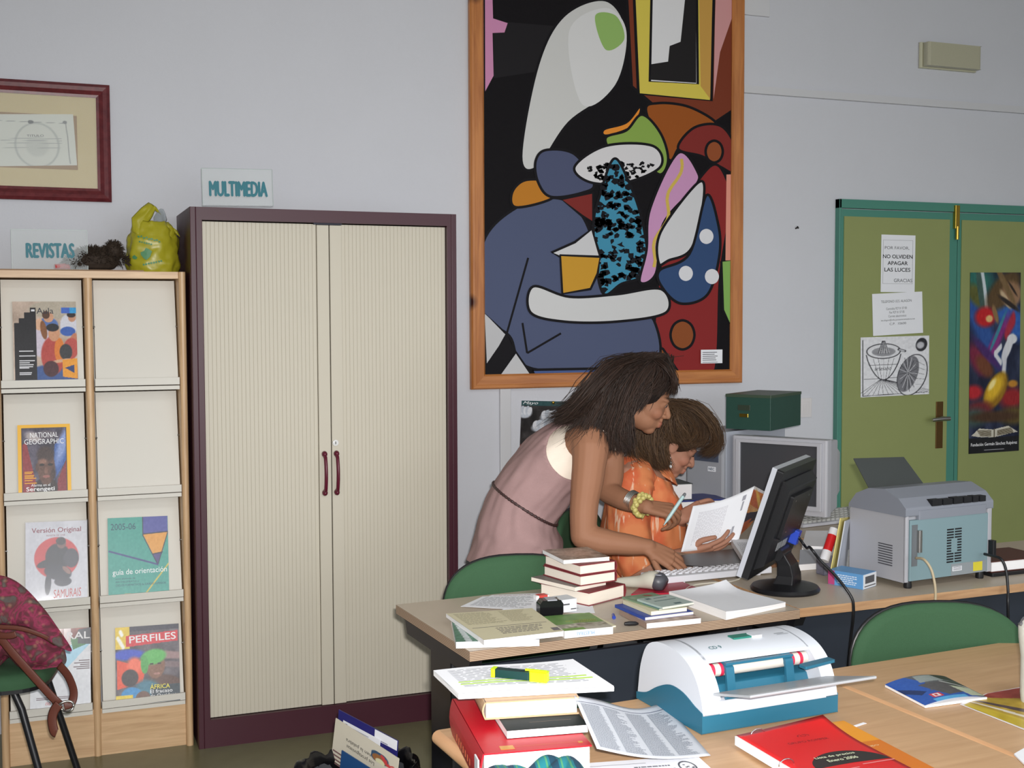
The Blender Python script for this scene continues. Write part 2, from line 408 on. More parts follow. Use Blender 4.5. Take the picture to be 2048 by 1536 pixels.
p.E(.885, .15, .085, .115, K, .2, .1); p.E(.87, .16, .055, .06, (190, 190, 196), .5, .4)
p.N(5, 40, 3); p.build('ink_drawing', w_, h_, .0018, o)
text('artesano', (.2 * w_, .44 * h_, .44 * w_, .49 * h_), .0021, BLACK, o, shear=.2)

POSTER = mat('poster_paper', (30, 28, 40), .3)
o, w_, h_ = on_wall('poster', 'tall narrow fantasy poster in deep blues, reds and gold on the right door leaf', 'poster', (1939, 545), (2040, 545), (1937, 908), YD, .0015, POSTER)
p = Pic(110, 380, (26, 34, 60))
p.N(14, 8, 4)
p.E(.2, .28, .5, .10, (40, 80, 150), .5, .8); p.E(.85, .27, .4, .09, (45, 95, 175), .2, .7); p.E(.1, .05, .4, .08, (40, 105, 95), 0, .8)
p.E(.14, .13, .2, .055, (90, 92, 40), .2, .6)
p.E(.26, .10, .2, .055, (200, 210, 215), 1.1, .2); p.E(.2, .095, .19, .05, (60, 88, 80), 1.1, .3)
p.E(.66, .10, .35, .09, (88, 66, 36), -.2, .4); p.E(.82, .12, .2, .07, (150, 115, 85), 0, .4); p.E(.66, .05, .3, .03, (120, 95, 60), .5, .5); p.E(.7, .15, .12, .025, (200, 175, 140), .4, .5)
p.E(.84, .09, .1, .01, (40, 28, 20), .4, .6); p.E(.76, .17, .2, .015, (40, 30, 24), .2, .6)
p.E(.30, .245, .2, .055, (190, 24, 30), 0, .5); p.E(.38, .255, .07, .02, (225, 185, 120), 0, .5); p.E(.5, .23, .08, .03, (140, 110, 70), .6, .5)
p.L(.72, .33, .86, .26, .05, (170, 40, 60)); p.E(.5, .39, .3, .05, (130, 40, 120), -.5, .6); p.E(.55, .33, .2, .02, (60, 130, 150), -.6, .6)
p.E(.16, .48, .2, .07, (120, 30, 60), .3, .7); p.E(.3, .52, .18, .05, (110, 60, 34), .2, .6); p.E(.35, .45, .3, .03, (70, 35, 100), .3, .8)
p.E(.84, .37, .1, .028, (226, 226, 228), 0, .3); p.E(.75, .42, .14, .045, (222, 222, 226), -.5, .3); p.L(.70, .46, .68, .55, .045, (215, 215, 222)); p.L(.62, .41, .5, .45, .02, (220, 220, 225)); p.L(.5, .45, .62, .5, .02, (220, 220, 225))
p.E(.08, .66, .18, .04, (180, 30, 40), 0, .7); p.E(.85, .7, .25, .06, (150, 30, 34), 0, .8); p.E(.86, .62, .1, .02, (190, 130, 40), 0, .6)
p.E(.52, .655, .25, .085, (150, 110, 18), -.25, .25); p.E(.5, .64, .18, .055, (226, 182, 40), -.25, .7); p.E(.45, .62, .08, .022, (250, 230, 150), -.3, .7)
p.E(.2, .76, .25, .05, (110, 34, 40), 0, .7); p.E(.9, .8, .3, .05, (90, 74, 30), 0, .7); p.E(.1, .8, .25, .05, (60, 80, 74), 0, .8)
p.E(.5, .80, .5, .03, (70, 45, 24), 0, .7)
p.P([(.05, .90), (.2, .862), (.48, .872), (.78, .855), (.97, .892), (.78, .90), (.5, .915), (.2, .91)], (205, 200, 185))
p.L(.5, .875, .5, .915, .012, (90, 80, 60))
for i in range(5): p.L(.16 + i * .015, .874 + i * .007, .44, .879 + i * .007, .003, (110, 100, 80)); p.L(.56, .88 + i * .006, .84 + i * .012, .868 + i * .006, .003, (110, 100, 80))
p.R(0, .915, 1, 1, (16, 16, 20)); p.N(4, 50, 5)
p.build('poster_print', w_, h_, .0019, o, printed(.35, 'glossy_poster_ink'))
text('Fundación Germán Sánchez Ruipérez', (.04 * w_, .035 * h_, .96 * w_, .058 * h_), .0023, WHITE_INK, o, bold=.01)
lines([(.3 * w_, .014 * h_, .7 * w_, .018 * h_)], .0023, (150, 150, 155), o)

# emergency light, switches, cover plate, nail
c = aty(1901, 114, -.03)
t = thing('emergency_light', 'cream emergency light high on white wall above the doors', 'lamp', (c.x, 0, c.z))
CREAM = mat('cream_plastic', (196, 194, 168), .45)
MB().box(-.175, -.02, -.062, .175, 0, .062).build('back_plate', CREAM, t, bevel=.01)
MB().box(-.165, -.065, -.057, .165, -.02, .057).build('diffuser', mat('ribbed_diffuser', (178, 175, 152), .35, var=.1, vscale=200), t, bevel=.014, seg=3)
for px, lb in ((1571, 'white light switch nearer the green archive box'), (1607, 'white light switch nearer the green door')):
    c = aty(px, 818 if px < 1600 else 815, 0)
    t = thing('light_switch', lb, 'switch', (c.x, 0, c.z), 0, 'light switches beside the door')
    SW = mat('switch_plastic', (212, 208, 208), .4)
    MB().box(-.042, -.009, -.046, .042, 0, .046).build('plate', SW, t, bevel=.003)
    MB().box(-.024, -.013, -.028, .024, -.008, .028).build('rocker', SW, t, bevel=.002)
    MB().box(-.008, -.0145, -.018, .008, -.012, .018).build('insert', SW, t, bevel=.001)
c = aty(1513, 0, 0)
tag(MB().box(c.x - .09, -.014, c.z - .075, c.x + .065, 0, c.z + .09).build('cover_plate', mat('plate_white', (207, 207, 210), .6), bevel=.003), 'white square junction cover on wall beside the painting top right corner', 'cover plate')
c = aty(1591, 457, 0)
tag(MB().tube([(c.x, 0, c.z), (c.x + .004, -.012, c.z + .004)], .0035, 8).tube([(c.x + .004, -.012, c.z + .004), (c.x + .005, -.014, c.z + .005)], .007, 10).build('nail', mat('iron', (60, 55, 52), .4, metal=1)), 'small dark nail alone in the white wall left of the doors', 'nail')
# ------------------------------------------------------------------ tambour cabinet
MAROON = mat('maroon_steel', (66, 27, 39), .42, var=.06, vscale=120, bump=.05, bscale=500)
TAMB = mat('cream_tambour', (196, 189, 173), .5)
CW, CD, CH = 1.007, .45, 1.98
t = thing('cabinet', 'tall maroon cabinet with two closed cream tambour doors', 'cabinet', (0, -CD, 0))
e = .02
MB().box(0, 0, 0, .02, CD - .006, CH).build('side_panel', MAROON, t, bevel=.002)
MB().box(CW - .02, 0, 0, CW, CD - .006, CH).build('side_panel', MAROON, t, bevel=.002)
MB().box(.02, .01, CH - .02, CW - .02, CD - .006, CH).build('top_panel', MAROON, t, bevel=.002)
MB().box(.02, CD - .02, 0, CW - .02, CD - .006, CH - .02).build('back_panel', MAROON, t)
MB().box(.02, .0, CH - .046, CW - .02, .02, CH).build('top_rail', MAROON, t, bevel=.002)
MB().box(.02, .0, 0, CW - .02, .02, .104).build('plinth', MAROON, t, bevel=.002)
for x0, x1 in ((.02, .043), (CW - .038, CW - .02)):
    MB().box(x0, 0, .104, x1, .02, CH - .046).build('stile', MAROON, t, bevel=.002)
MB().box(.45, .012, CH - .052, .557, .03, CH - .045).build('top_guide', mat('dark_blue_guide', (22, 24, 46), .5), t)
XM, SWD = .508, .0475
z0, z1 = .106, CH - .05
nsl = 28
slat_me = None
for side in (0, 1):
    xa, xb = (.044, XM - SWD) if side == 0 else (XM + SWD, CW - .039)
    d = MB().box(xa, .024, z0, xb, .028, z1).build('tambour_door', mat('tambour_joint', (184, 177, 161), .7), t)
    pit = (xb - xa) / nsl
    if slat_me is None:
        poly = [(-.5, 0), (-.5, -.25), (-.44, -.4), (.44, -.4), (.5, -.25), (.5, 0)]
        slat_me = MB().prism([(p[0] * (pit - .0012), p[1] * .0038) for p in poly], z0, z1).build('slat', TAMB, d)
        slat_me.location = (xa + pit * .5, .024, 0); src = slat_me; rest = range(1, nsl)
    else: rest = range(nsl)
    for i in rest:
        s = src.copy(); COL.objects.link(s); s.parent = d; s.location = (xa + pit * (i + .5), .024, 0)
    xs0, xs1 = (XM - SWD, XM - .0012) if side == 0 else (XM + .0012, XM + SWD)
    st = MB().box(xs0 + .001, .012, z0, xs1, .026, z1 - .004).build('lead_stile', TAMB, d, bevel=.002)
    hx = aty(650 if side == 0 else 674, 948, -CD).x
    hz0, hz1 = aty(662, 990, -CD - .02).z, aty(662, 906, -CD - .02).z
    h = MB(); pts = [(hx, .014, hz0 + .008), (hx, -.012, hz0 + .018), (hx, -.022, (hz0 + hz1) / 2), (hx, -.012, hz1 - .018), (hx, .014, hz1 - .008)]
    pts = [V(pts[0]).lerp(V(pts[1]), k / 3) for k in range(3)] + [V((hx, -.012 - .010 * math.sin(PI * k / 10), hz0 + .018 + (hz1 - hz0 - .036) * k / 10)) for k in range(11)] + [V(pts[3]).lerp(V(pts[4]), (k + 1) / 3) for k in range(3)]
    h.tube(pts, [.0095] * len(pts), 12, up=(1, 0, 0), flat=.7)
    h.ell((hx, .004, hz0 + .006), (.0105, .016, .012)); h.ell((hx, .004, hz1 - .006), (.0105, .016, .012))
    h.build('handle', mat('wine_plastic', (92, 20, 42), .35), d, smooth=True)
    if side:
        c = aty(672, 886, -CD)
        k = MB().tube([(c.x, .013, c.z), (c.x, .006, c.z)], .0115, 20).tube([(c.x, .007, c.z), (c.x, .004, c.z)], .0085, 20).build('lock', SILVER, d, smooth=True, auto=40)
        MB().box(c.x - .0012, .0028, c.z - .005, c.x + .0012, .0042, c.z + .005).build('keyhole', BLACK, k)
def acrylic_sign(label, TL, TR, BL, y, word, box):
    o, w_, h_ = on_wall('acrylic_sign', label, 'sign', TL, TR, BL, y, .003, CLEAR)
    g = mat('teal_sign_letters', (14, 106, 120), .5)
    text(word, (box[0] * w_, box[1] * h_, box[2] * w_, box[3] * h_), .0034, g, o, bold=.045)
    e = MB().box(-.0015, 0, 0, 0, h_, .003).box(w_, 0, 0, w_ + .0015, h_, .003).box(-.0015, h_, 0, w_ + .0015, h_ + .0015, .003).build('polished_edge', mat('acrylic_edge', (150, 165, 160), .3), o)
    b = MB().box(.0, -.0, -.045, w_, .003, 0).build('foot', CLEAR, o)
    return o
acrylic_sign('clear acrylic sign reading MULTIMEDIA on top of the maroon cabinet', (405, 337), (545, 340), (406, 411), -CD + .004 + .055, 'MULTIMEDIA', (.10, .26, .92, .66))

# ------------------------------------------------------------------ magazine rack
BEECH = wood('beech', (186, 150, 112), (212, 178, 138), .42, 5, (14, 14, 1))
BEECHH = wood('beech_flat', (190, 154, 116), (214, 180, 140), .42, 5, (1, 14, 14))
PANEL = mat('cream_shelf_panel', (211, 207, 198), .55)
RX0, RX1, RY, RZ = -.668, -.012, -.40, 1.748
t = thing('magazine_rack', 'beech magazine rack with sloping cream display shelves', 'rack', (0, 0, 0))
def upright(x0, x1, front):
    r = (x1 - x0) / 2; poly = [(x1, -.006), (x0, -.006), (x0, front + r)]
    poly += [((x0 + x1) / 2 - r * math.cos(PI * k / 8), front + r - r * math.sin(PI * k / 8)) for k in range(9)] + [(x1, front + r)]
    return MB().prism(poly[:3] + poly[4:-1], 0, RZ)
xmid = aty(178, 700, RY).x
for x0, x1, fr in ((RX0, RX0 + .026, RY), (xmid - .012, xmid + .016, RY + .012), (RX1 - .026, RX1, RY)):
    upright(x0, x1, fr).build('upright', BEECH, t, smooth=True, auto=40)
MB().box(RX0 + .026, RY + .008, RZ - .024, RX1 - .026, -.006, RZ).build('top_board', BEECHH, t, bevel=.001)
MB().box(RX0 + .026, -.012, .15, RX1 - .026, -.006, RZ - .024).build('back_panel', PANEL, t)
PZ = aty(300, 1410, RY).z
MB().box(RX0 + .026, RY + .02, 0, RX1 - .026, RY + .038, PZ).build('plinth', BEECHH, t, bevel=.001)
lips = [aty(290, y, RY).z for y in (758, 975, 1187, 1396)]
LEAN = .236
BAYS = ((RX0 + .028, xmid - .014), (xmid + .018, RX1 - .028))
def shelf_plane(row):                                   # point and normal of a row's sloping face
    return V((0, RY + .012, lips[row])), V((0, -1, LEAN)).normalized()
for row, zl in enumerate(lips):
    ztop = (RZ - .03) if row == 0 else lips[row - 1] - .05
    for x0, x1 in BAYS:
        y0 = RY + .012; hh = ztop - zl + .02
        m = MB().prism([(y0, zl - .02), (y0 + hh * LEAN, ztop), (y0 + hh * LEAN + .012, ztop), (y0 + .012, zl - .02)], x0 + .004, x1 - .004, 'x')
        p_ = m.build('sloping_shelf', PANEL, t)
        MB().box(x0, RY - .002, zl - .022, x1, RY + .006, zl + .004).build('lip', PANEL, p_, bevel=.002)
        MB().box(x0, RY + .004, zl - .04, x1, RY + .06, zl - .026).build('ledge', PANEL, p_, bevel=.001)
        for sx in (x0 + .002, x1 - .002):
            MB().tube([(sx - .004, y0 + .5 * hh * LEAN, zl + .5 * hh), (sx + .004, y0 + .5 * hh * LEAN, zl + .5 * hh)], .003, 8).build('shelf_pin', CHROME, p_)

GLOSS = printed(.42, 'glossy_cover_ink', coat=.15)
def magazine(label, row, TL, TR, BL, t_=.006, pm=None):
    p0, n = shelf_plane(row)
    o, w_, h_ = sheet_on('magazine', label, 'magazine', TL, TR, BL, p0 + n * .003, n, t_, WPAGES, group='magazines displayed on the beech rack')
    return o, w_, h_
# row 1
o, w_, h_ = magazine('school magazine with students in a classroom and black stepped band', 0, (25, 604), (152, 604), (28, 764))
p = Pic(120, 150, (190, 170, 155)); p.N(10, 10, 1)
p.E(.75, .1, .5, .12, (176, 166, 150)); p.E(.88, .3, .14, .14, (205, 205, 215)); p.E(.93, .21, .06, .05, (190, 140, 110)); p.E(.92, .17, .07, .035, (40, 30, 30)); p.E(.86, .38, .12, .06, (50, 90, 170)); p.E(.95, .5, .06, .1, (190, 120, 90), .3)
p.E(.55, .3, .16, .1, (80, 110, 170)); p.E(.56, .2, .08, .065, (200, 150, 120)); p.E(.52, .17, .06, .05, (80, 50, 34))
p.E(.43, .5, .16, .2, (200, 190, 205)); p.E(.41, .29, .07, .075, (215, 170, 140)); p.E(.48, .36, .05, .12, (130, 80, 44), -.2)
p.E(.66, .95, .5, .16, (56, 84, 140)); p.E(.62, .68, .19, .24, (176, 66, 58)); p.E(.9, .6, .12, .14, (180, 74, 66), .4); p.E(.72, .62, .08, .16, (214, 120, 40)); p.E(.82, .64, .1, .1, (50, 50, 54)); p.E(.64, .41, .09, .095, (200, 146, 112)); p.E(.62, .33, .1, .05, (26, 26, 34)); p.E(.75, .75, .16, .02, (205, 160, 130), -.1); p.E(.58, .85, .12, .1, (70, 34, 40))
p.R(.76, .08, 1, .15, (60, 100, 190)); p.R(.9, .08, 1, .15, (40, 150, 210))
for x0, y0 in ((.02, .27), (.10, .21), (.18, .14), (.27, .08)): p.R(x0, y0, .36, 1, (16, 14, 22))
p.P([(.76, .95), (.76, .74), (1, .72), (1, .98)], (226, 150, 40)); p.P([(.80, .84), (.95, .80), (.95, .91)], (40, 60, 110)); p.R(0, .985, 1, 1, (50, 60, 90))
p.N(4, 60, 2); p.build('cover_print', w_, h_, t_ := .0063, o, GLOSS)
text('Aula', (.375 * w_, .845 * h_, .64 * w_, .92 * h_), .0067, mat('slate_ink', (46, 48, 60), .4), o)
lines([(.09 * w_, (1 - y) * h_, x * w_, (1.012 - y) * h_) for y, x in ((.63, .31), (.69, .34), (.75, .33), (.775, .25), (.80, .31), (.825, .30), (.84, .24), (.9, .28), (.92, .27))] + [(.29 * w_, .875 * h_, .345 * w_, .9 * h_)], .0067, (215, 215, 220), o)
# row 2
o, w_, h_ = magazine('yellow bordered magazine with portrait of a man and blue red cloth', 1, (32, 851), (137, 848), (37, 990))
p = Pic(120, 160, (236, 178, 24)); p.R(.075, .05, .925, 1, (52, 46, 62)); 
q = Pic(120, 160, (60, 54, 72)); q.N(16, 9, 8)
q.P([(.07, .3), (.16, .25), (.38, 1), (.07, 1)], (140, 36, 44)); q.P([(.93, .5), (.75, .8), (.72, 1), (.93, 1)], (130, 40, 50)); q.P([(.93, .1), (.93, .5), (.62, .9), (.7, .3)], (58, 92, 160)); q.E(.85, .3, .08, .3, (130, 150, 200), .4, .8)
q.E(.3, .18, .16, .07, (170, 160, 160), .2, .6); q.E(.55, .15, .2, .06, (90, 80, 90))
q.E(.52, .93, .22, .16, (40, 28, 30)); q.E(.53, .62, .165, .26, (96, 64, 52)); q.E(.52, .44, .16, .12, (58, 40, 38), 0, .4); q.E(.47, .54, .08, .04, (140, 100, 84), 0, .8); q.E(.45, .585, .05, .018, (26, 16, 16)); q.E(.61, .585, .05, .018, (26, 16, 16)); q.E(.53, .67, .035, .05, (122, 84, 70), 0, .7); q.E(.53, .755, .07, .02, (150, 92, 84)); q.E(.36, .62, .03, .06, (80, 52, 44)); q.E(.66, .72, .05, .1, (60, 40, 36), 0, .9)
q.N(7, 50, 9)
mk = ((q.X > .085) & (q.X < .915) & (q.Y > .055)); p.a[mk] = q.a[mk]
p.build('cover_print', w_, h_, .0063, o, GLOSS)
text('NATIONAL', (.235 * w_, .81 * h_, .77 * w_, .885 * h_), .0067, WHITE_INK, o)
text('GEOGRAPHIC', (.125 * w_, .715 * h_, .875 * w_, .79 * h_), .0067, WHITE_INK, o)
text('Alarma en el', (.24 * w_, .105 * h_, .60 * w_, .145 * h_), .0067, WHITE_INK, o); text('Serengeti', (.15 * w_, .025 * h_, .68 * w_, .10 * h_), .0067, WHITE_INK, o, bold=.02)
lines([(.12 * w_, y * h_, x * w_, (y + .012) * h_) for y, x in ((.31, .28), (.29, .26), (.26, .30), (.24, .29), (.22, .34), (.19, .27), (.15, .35))], .0067, (236, 170, 30), o)
# row 3 left
o, w_, h_ = magazine('film magazine in clear sleeve with dark warrior on a red disc', 2, (46, 1046), (169, 1041), (51, 1206))
p = Pic(120, 160, (206, 206, 214)); p.N(4, 6, 2); p.E(.5, .46, .36, .26, (208, 56, 58), 0, .04)
p.E(.52, .45, .2, .17, (40, 38, 48)); p.E(.58, .28, .075, .065, (120, 84, 78)); p.E(.57, .25, .08, .05, (52, 46, 48)); p.E(.74, .47, .12, .12, (58, 56, 68)); p.E(.36, .52, .18, .05, (36, 34, 44), -.2); p.E(.52, .64, .22, .1, (44, 44, 58), .15); p.E(.36, .78, .05, .14, (52, 52, 66), .1); p.E(.66, .62, .08, .03, (150, 110, 100), .6); p.E(.6, .76, .14, .06, (48, 48, 62)); p.N(4, 40, 6)
p.build('cover_print', w_, h_, .0063, o, GLOSS)
text('Versión Original', (.1 * w_, .845 * h_, .9 * w_, .925 * h_), .0067, mat('maroon_ink', (140, 50, 70), .4), o, bold=.015); text('REVISTA DE CINE', (.34 * w_, .815 * h_, .64 * w_, .835 * h_), .0067, mat('maroon_ink', (140, 50, 70), .4), o)
text('SAMURAIS', (.45 * w_, .035 * h_, .9 * w_, .14 * h_), .0067, mat('red_ink', (200, 70, 66), .4), o, shear=.15, rot=.04)
sl = MB().box(-.003, -.002, .0069, w_ + .003, h_ + .004, .0073).build('clear_sleeve', mat('clear_film', (235, 238, 245), .06, alpha=.07), o)
# row 3 right
o, w_, h_ = magazine('teal school guide booklet with a large pencil on its cover', 2, (212, 1037), (332, 1032), (217, 1196))
p = Pic(120, 160, (62, 150, 138)); p.P([(.58, 0), (1, 0), (1, .2), (.58, .22)], (74, 78, 150)); p.P([(.58, .22), (1, .2), (.9, .46), (.74, .48)], (214, 150, 66)); p.P([(.74, .48), (.9, .46), (.82, .62)], (74, 66, 120))
B_ = (40, 44, 66)
for a in ((.58, 0, .58, .24), (.58, .24, .82, .62), (.82, .62, 1, .2), (.58, .22, 1, .2), (.74, .48, .9, .46)): p.L(*a, .008, B_)
p.L(.02, .42, .82, .615, .012, (56, 60, 120)); p.L(.58, 1, 1, .61, .012, (196, 176, 80)); p.P([(0, .97), (.35, .96), (.55, 1), (0, 1)], (220, 170, 70))
p.N(3, 40, 6); p.build('cover_print', w_, h_, .0063, o, GLOSS)
text('2005-06', (.05 * w_, .845 * h_, .46 * w_, .925 * h_), .0067, mat('navy_ink', (40, 70, 96), .4), o)
text('guía de orientación', (.07 * w_, .255 * h_, .97 * w_, .345 * h_), .0067, WHITE_INK, o, rot=.02)
text('para alumnos de', (.12 * w_, .215 * h_, .44 * w_, .24 * h_), .0067, mat('navy_ink', (40, 70, 96), .4), o); text('BACHILLERATO y', (.12 * w_, .175 * h_, .5 * w_, .2 * h_), .0067, mat('navy_ink', (40, 70, 96), .4), o); text('CICLOS FORMATIVOS de GRADO SUPERIOR', (.12 * w_, .135 * h_, .95 * w_, .16 * h_), .0067, mat('navy_ink', (40, 70, 96), .4), o)
# row 4 left
o, w_, h_ = magazine('white magazine half hidden behind the paisley bag', 3, (54, 1262), (174, 1255), (60, 1418))
p = Pic(120, 160, (212, 214, 220)); p.R(0, 0, 1, .13, (120, 50, 40)); p.N(26, 14, 4); p.R(0, .24, 1, 1, (212, 214, 220))
p.P([(.55, .24), (1, .14), (1, .2), (.55, .55)], (160, 205, 228)); p.P([(0, .24), (.55, .24), (.4, .6), (0, .7)], (190, 214, 228)); p.P([(.65, .13), (.98, .12), (.98, .2), (.7, .28)], (60, 120, 70)); p.P([(.78, .02), (1, 0), (1, .22), (.78, .2)], (60, 64, 74)); p.R(.55, .0, .66, .22, (205, 190, 190))
p.N(3, 30, 2); p.build('cover_print', w_, h_, .0063, o, GLOSS)
text('RAL', (.60 * w_, .86 * h_, .98 * w_, .95 * h_), .0067, WHITE_INK, o, bold=.02)
lines([(x * w_, y * h_, .98 * w_, (y + .012) * h_) for y, x in ((.57, .8), (.54, .72), (.515, .82), (.49, .71), (.465, .76))] + [(.1 * w_, y * h_, .7 * w_, (y + .01) * h_) for y in (.12, .10)], .0067, (110, 90, 96), o)
text('no nuclear', (.25 * w_, .03 * h_, .62 * w_, .085 * h_), .0067, mat('red_ink', (200, 70, 66), .4), o, shear=.3)
# row 4 right
o, w_, h_ = magazine('magazine headed PERFILES showing a person in a green headscarf', 3, (227, 1256), (354, 1247), (232, 1412))
p = Pic(120, 150, (84, 76, 84)); p.N(16, 10, 3)
p.R(0, 0, .22, .28, (222, 190, 50)); p.L(.08, .06, .1, .1, .03, (240, 240, 235)); p.L(.04, .14, .12, .26, .03, (240, 240, 235)); p.R(.22, 0, 1, .06, (44, 40, 60))
p.E(.2, .36, .25, .07, (40, 70, 190), 0, .4); p.P([(.02, .42), (.3, .5), (.5, .38), (.42, .72), (.02, .8)], (226, 76, 40)); p.E(.3, .5, .12, .1, (240, 110, 80), .4, .5)
p.E(.85, .4, .3, .05, (150, 120, 120), .1, .5); p.E(.85, .52, .25, .04, (120, 100, 104), .1, .5)
p.E(.72, .85, .36, .2, (92, 62, 52)); p.E(.5, .84, .2, .14, (60, 118, 140), .2, .4); p.E(.62, .52, .15, .17, (130, 88, 66)); p.E(.59, .41, .2, .1, (86, 176, 84), -.1, .25); p.E(.45, .5, .06, .12, (76, 160, 76)); p.E(.56, .5, .03, .012, (30, 20, 18)); p.E(.68, .5, .03, .012, (30, 20, 18)); p.E(.64, .63, .05, .014, (170, 120, 110))
p.E(.22, .66, .13, .11, (50, 40, 44)); p.E(.24, .88, .16, .1, (50, 140, 200)); p.E(.42, .94, .12, .1, (110, 78, 66)); p.R(0, .88, .26, 1, (222, 196, 60)); p.R(.55, .78, 1, 1, (40, 56, 66))
p.P([(.16, .115), (.98, .085), (.98, .22), (.16, .26)], (206, 32, 48)); p.N(5, 50, 5)
p.build('cover_print', w_, h_, .0063, o, GLOSS)
text('PERFILES', (.22 * w_, .785 * h_, .95 * w_, .875 * h_), .0067, WHITE_INK, o, bold=.015, rot=.03)
text('ÁFRICA', (.53 * w_, .175 * h_, .84 * w_, .245 * h_), .0067, mat('yellow_ink', (236, 220, 80), .4), o, bold=.01); text('El fracaso', (.53 * w_, .122 * h_, .88 * w_, .168 * h_), .0067, WHITE_INK, o, bold=.01); text('de Occidente', (.53 * w_, .066 * h_, .98 * w_, .11 * h_), .0067, WHITE_INK, o, bold=.01)

# things on the rack
o = tag(MB().box(-.655, -.36, RZ, -.155, -.06, RZ + .006).build('cardboard_sheet', mat('brown_card', (150, 122, 96), .8)), 'thin brown cardboard sheet lying on top of the magazine rack', 'cardboard')
acrylic_sign('clear acrylic sign reading REVISTAS on top of the magazine rack', (23, 459), (174, 461), (25, 539), -.30, 'REVISTAS', (.19, .30, .82, .66))
c = aty(190, 538, -.33)
t = thing('feather_duster', 'dark brown fluffy duster lying beside the REVISTAS sign', 'duster', (c.x, -.26, RZ + .008))
FUR = mat('dark_brown_feathers', (50, 38, 28), .8, var=.4, vscale=60)
m = MB()
def fuzz(m, cen, rad, n, ln, r0):
    for i in range(n):
        d = V(rng.normal(size=3)); d.normalize()
        if d.z < -.25: d.z = -d.z
        p = V((cen[0] + d.x * rad[0] * .8, cen[1] + d.y * rad[1] * .8, cen[2] + d.z * rad[2] * .8))
        tdir = (d + V((rng.normal() * .35, rng.normal() * .35, -.15 + rng.normal() * .25))).normalized()
        l = ln * (.6 + .7 * rng.random()); sd = tdir.cross(V((rng.normal(), rng.normal(), rng.normal()))).normalized() * r0
        q = p + tdir * l * .6 + d * .004; e_ = p + tdir * l + V((0, 0, -.15 * l))
        m.add([p - sd, p + sd, q + sd * .8, e_, q - sd * .8], [(0, 1, 2, 4), (4, 2, 3)])
m.ell((0, 0, .035), (.088, .052, .046)); m.ell((-.05, 0, .02), (.05, .045, .03)); m.ell((.068, 0, .072), (.028, .028, .034))
fuzz(m, (0, 0, .035), (.09, .055, .045), 1900, .024, .0016); fuzz(m, (.068, 0, .07), (.026, .026, .032), 420, .022, .0015); fuzz(m, (-.06, 0, .022), (.045, .05, .03), 420, .022, .0015); fuzz(m, (.09, 0, .03), (.03, .035, .03), 320, .022, .0015)
for i_, v_ in enumerate(m.v):
    if v_[2] < .0: m.v[i_] = (v_[0], v_[1], .0)
m.build('feathers', FUR, t)
MB().tube([(-.085, -.02, .012), (-.135, -.035, .010)], [.012, .010], 12).build('handle', mat('red_plastic', (190, 40, 40), .35), t, smooth=True, auto=50)

# yellow carrier bag with a bottle in it
c = aty(308, 541, -.27)
t = thing('plastic_bag', 'crumpled yellow plastic carrier bag with green print on the rack', 'bag', (c.x, -.24, RZ))
YB = mat('yellow_plastic_film', (172, 164, 40), .35, trans=.12)
def bagf(u, v):
    a = 2 * PI * u; prof = [(.0, .03), (.088, .0), (.096, .03), (.092, .08), (.09, .12), (.08, .158), (.058, .19)]
    k = v * (len(prof) - 1); i = min(int(k), len(prof) - 2); fr = k - i
    r = prof[i][0] * (1 - fr) + prof[i + 1][0] * fr; z = prof[i][1] * (1 - fr) + prof[i + 1][1] * fr
    n = mnoise.noise(V((math.cos(a) * 2.2, math.sin(a) * 2.2, z * 22))) * .010 + mnoise.noise(V((math.cos(a) * 6, math.sin(a) * 6, z * 50))) * .006
    r = r + n * min(1, v * 3)
    return (r * math.cos(a), r * math.sin(a) * .75, max(0, z + n * .4 * (v > .3)))
m = MB().grid(bagf, 60, 36)
o = m.build('bag_body', YB, t, smooth=True, weld=True, solid=.0008)
def strap(pts, ws):
    m = MB(); L_ = []
    def fn(u, v):
        k = v * (len(pts) - 1); i = min(int(k), len(pts) - 2); fr = k - i
        p = V(pts[i]).lerp(V(pts[i + 1]), fr); w0 = ws[i] * (1 - fr) + ws[i + 1] * fr
        n = mnoise.noise(V((u * 4, v * 6, 3.3))) * .008
        return p + V((0, -.012 * math.sin(PI * u) + n, 0)) + V((.55, 0, -.35)).normalized() * (u - .5) * w0
    return m.grid(fn, 10, 20)
strap([(-.045, -.04, .13), (-.05, -.03, .185), (-.02, -.02, .225), (.0, -.01, .252), (.018, 0, .225)], [.07, .06, .05, .032, .035]).build('bag_handle', YB, t, smooth=True, solid=.001)
strap([(.05, -.03, .14), (.06, -.02, .175), (.075, -.02, .165), (.088, -.02, .14)], [.06, .05, .03, .02]).build('bag_handle', YB, t, smooth=True, solid=.001)
gp = mat('green_print', (70, 128, 84), .5)
m = MB()
def on_bag(x, z): 
    return V((x, -.0765 * math.sqrt(max(0, 1 - (x / .108) ** 2)) - .002, z))
def patch(m, cx, cz, r, k, seed):
    rr = random.Random(seed); pts = [(cx + r * (.6 + .5 * rr.random()) * math.cos(2 * PI * i / k), cz + r * (.6 + .5 * rr.random()) * math.sin(2 * PI * i / k)) for i in range(k)]
    vs = [on_bag(*p) for p in pts] + [on_bag(cx, cz)]
    m.add(vs, [(i, (i + 1) % k, k) for i in range(k)])
patch(m, -.028, .068, .022, 11, 1); patch(m, -.07, .055, .009, 8, 2)
for i in range(9): patch(m, -.055 + i * .009, .13 - i * .0022 + .003 * (i % 2), .0048, 6, 10 + i)
for i in range(6): patch(m, -.052 + i * .008, .112 - i * .002, .004, 6, 30 + i)
for i in range(8): patch(m, -.04 + i * .009, .028 + i * .002, .0045, 6, 50 + i)
o = m.build('bag_print', gp, t); o['kind'] = 'stuff'
c2 = t.location
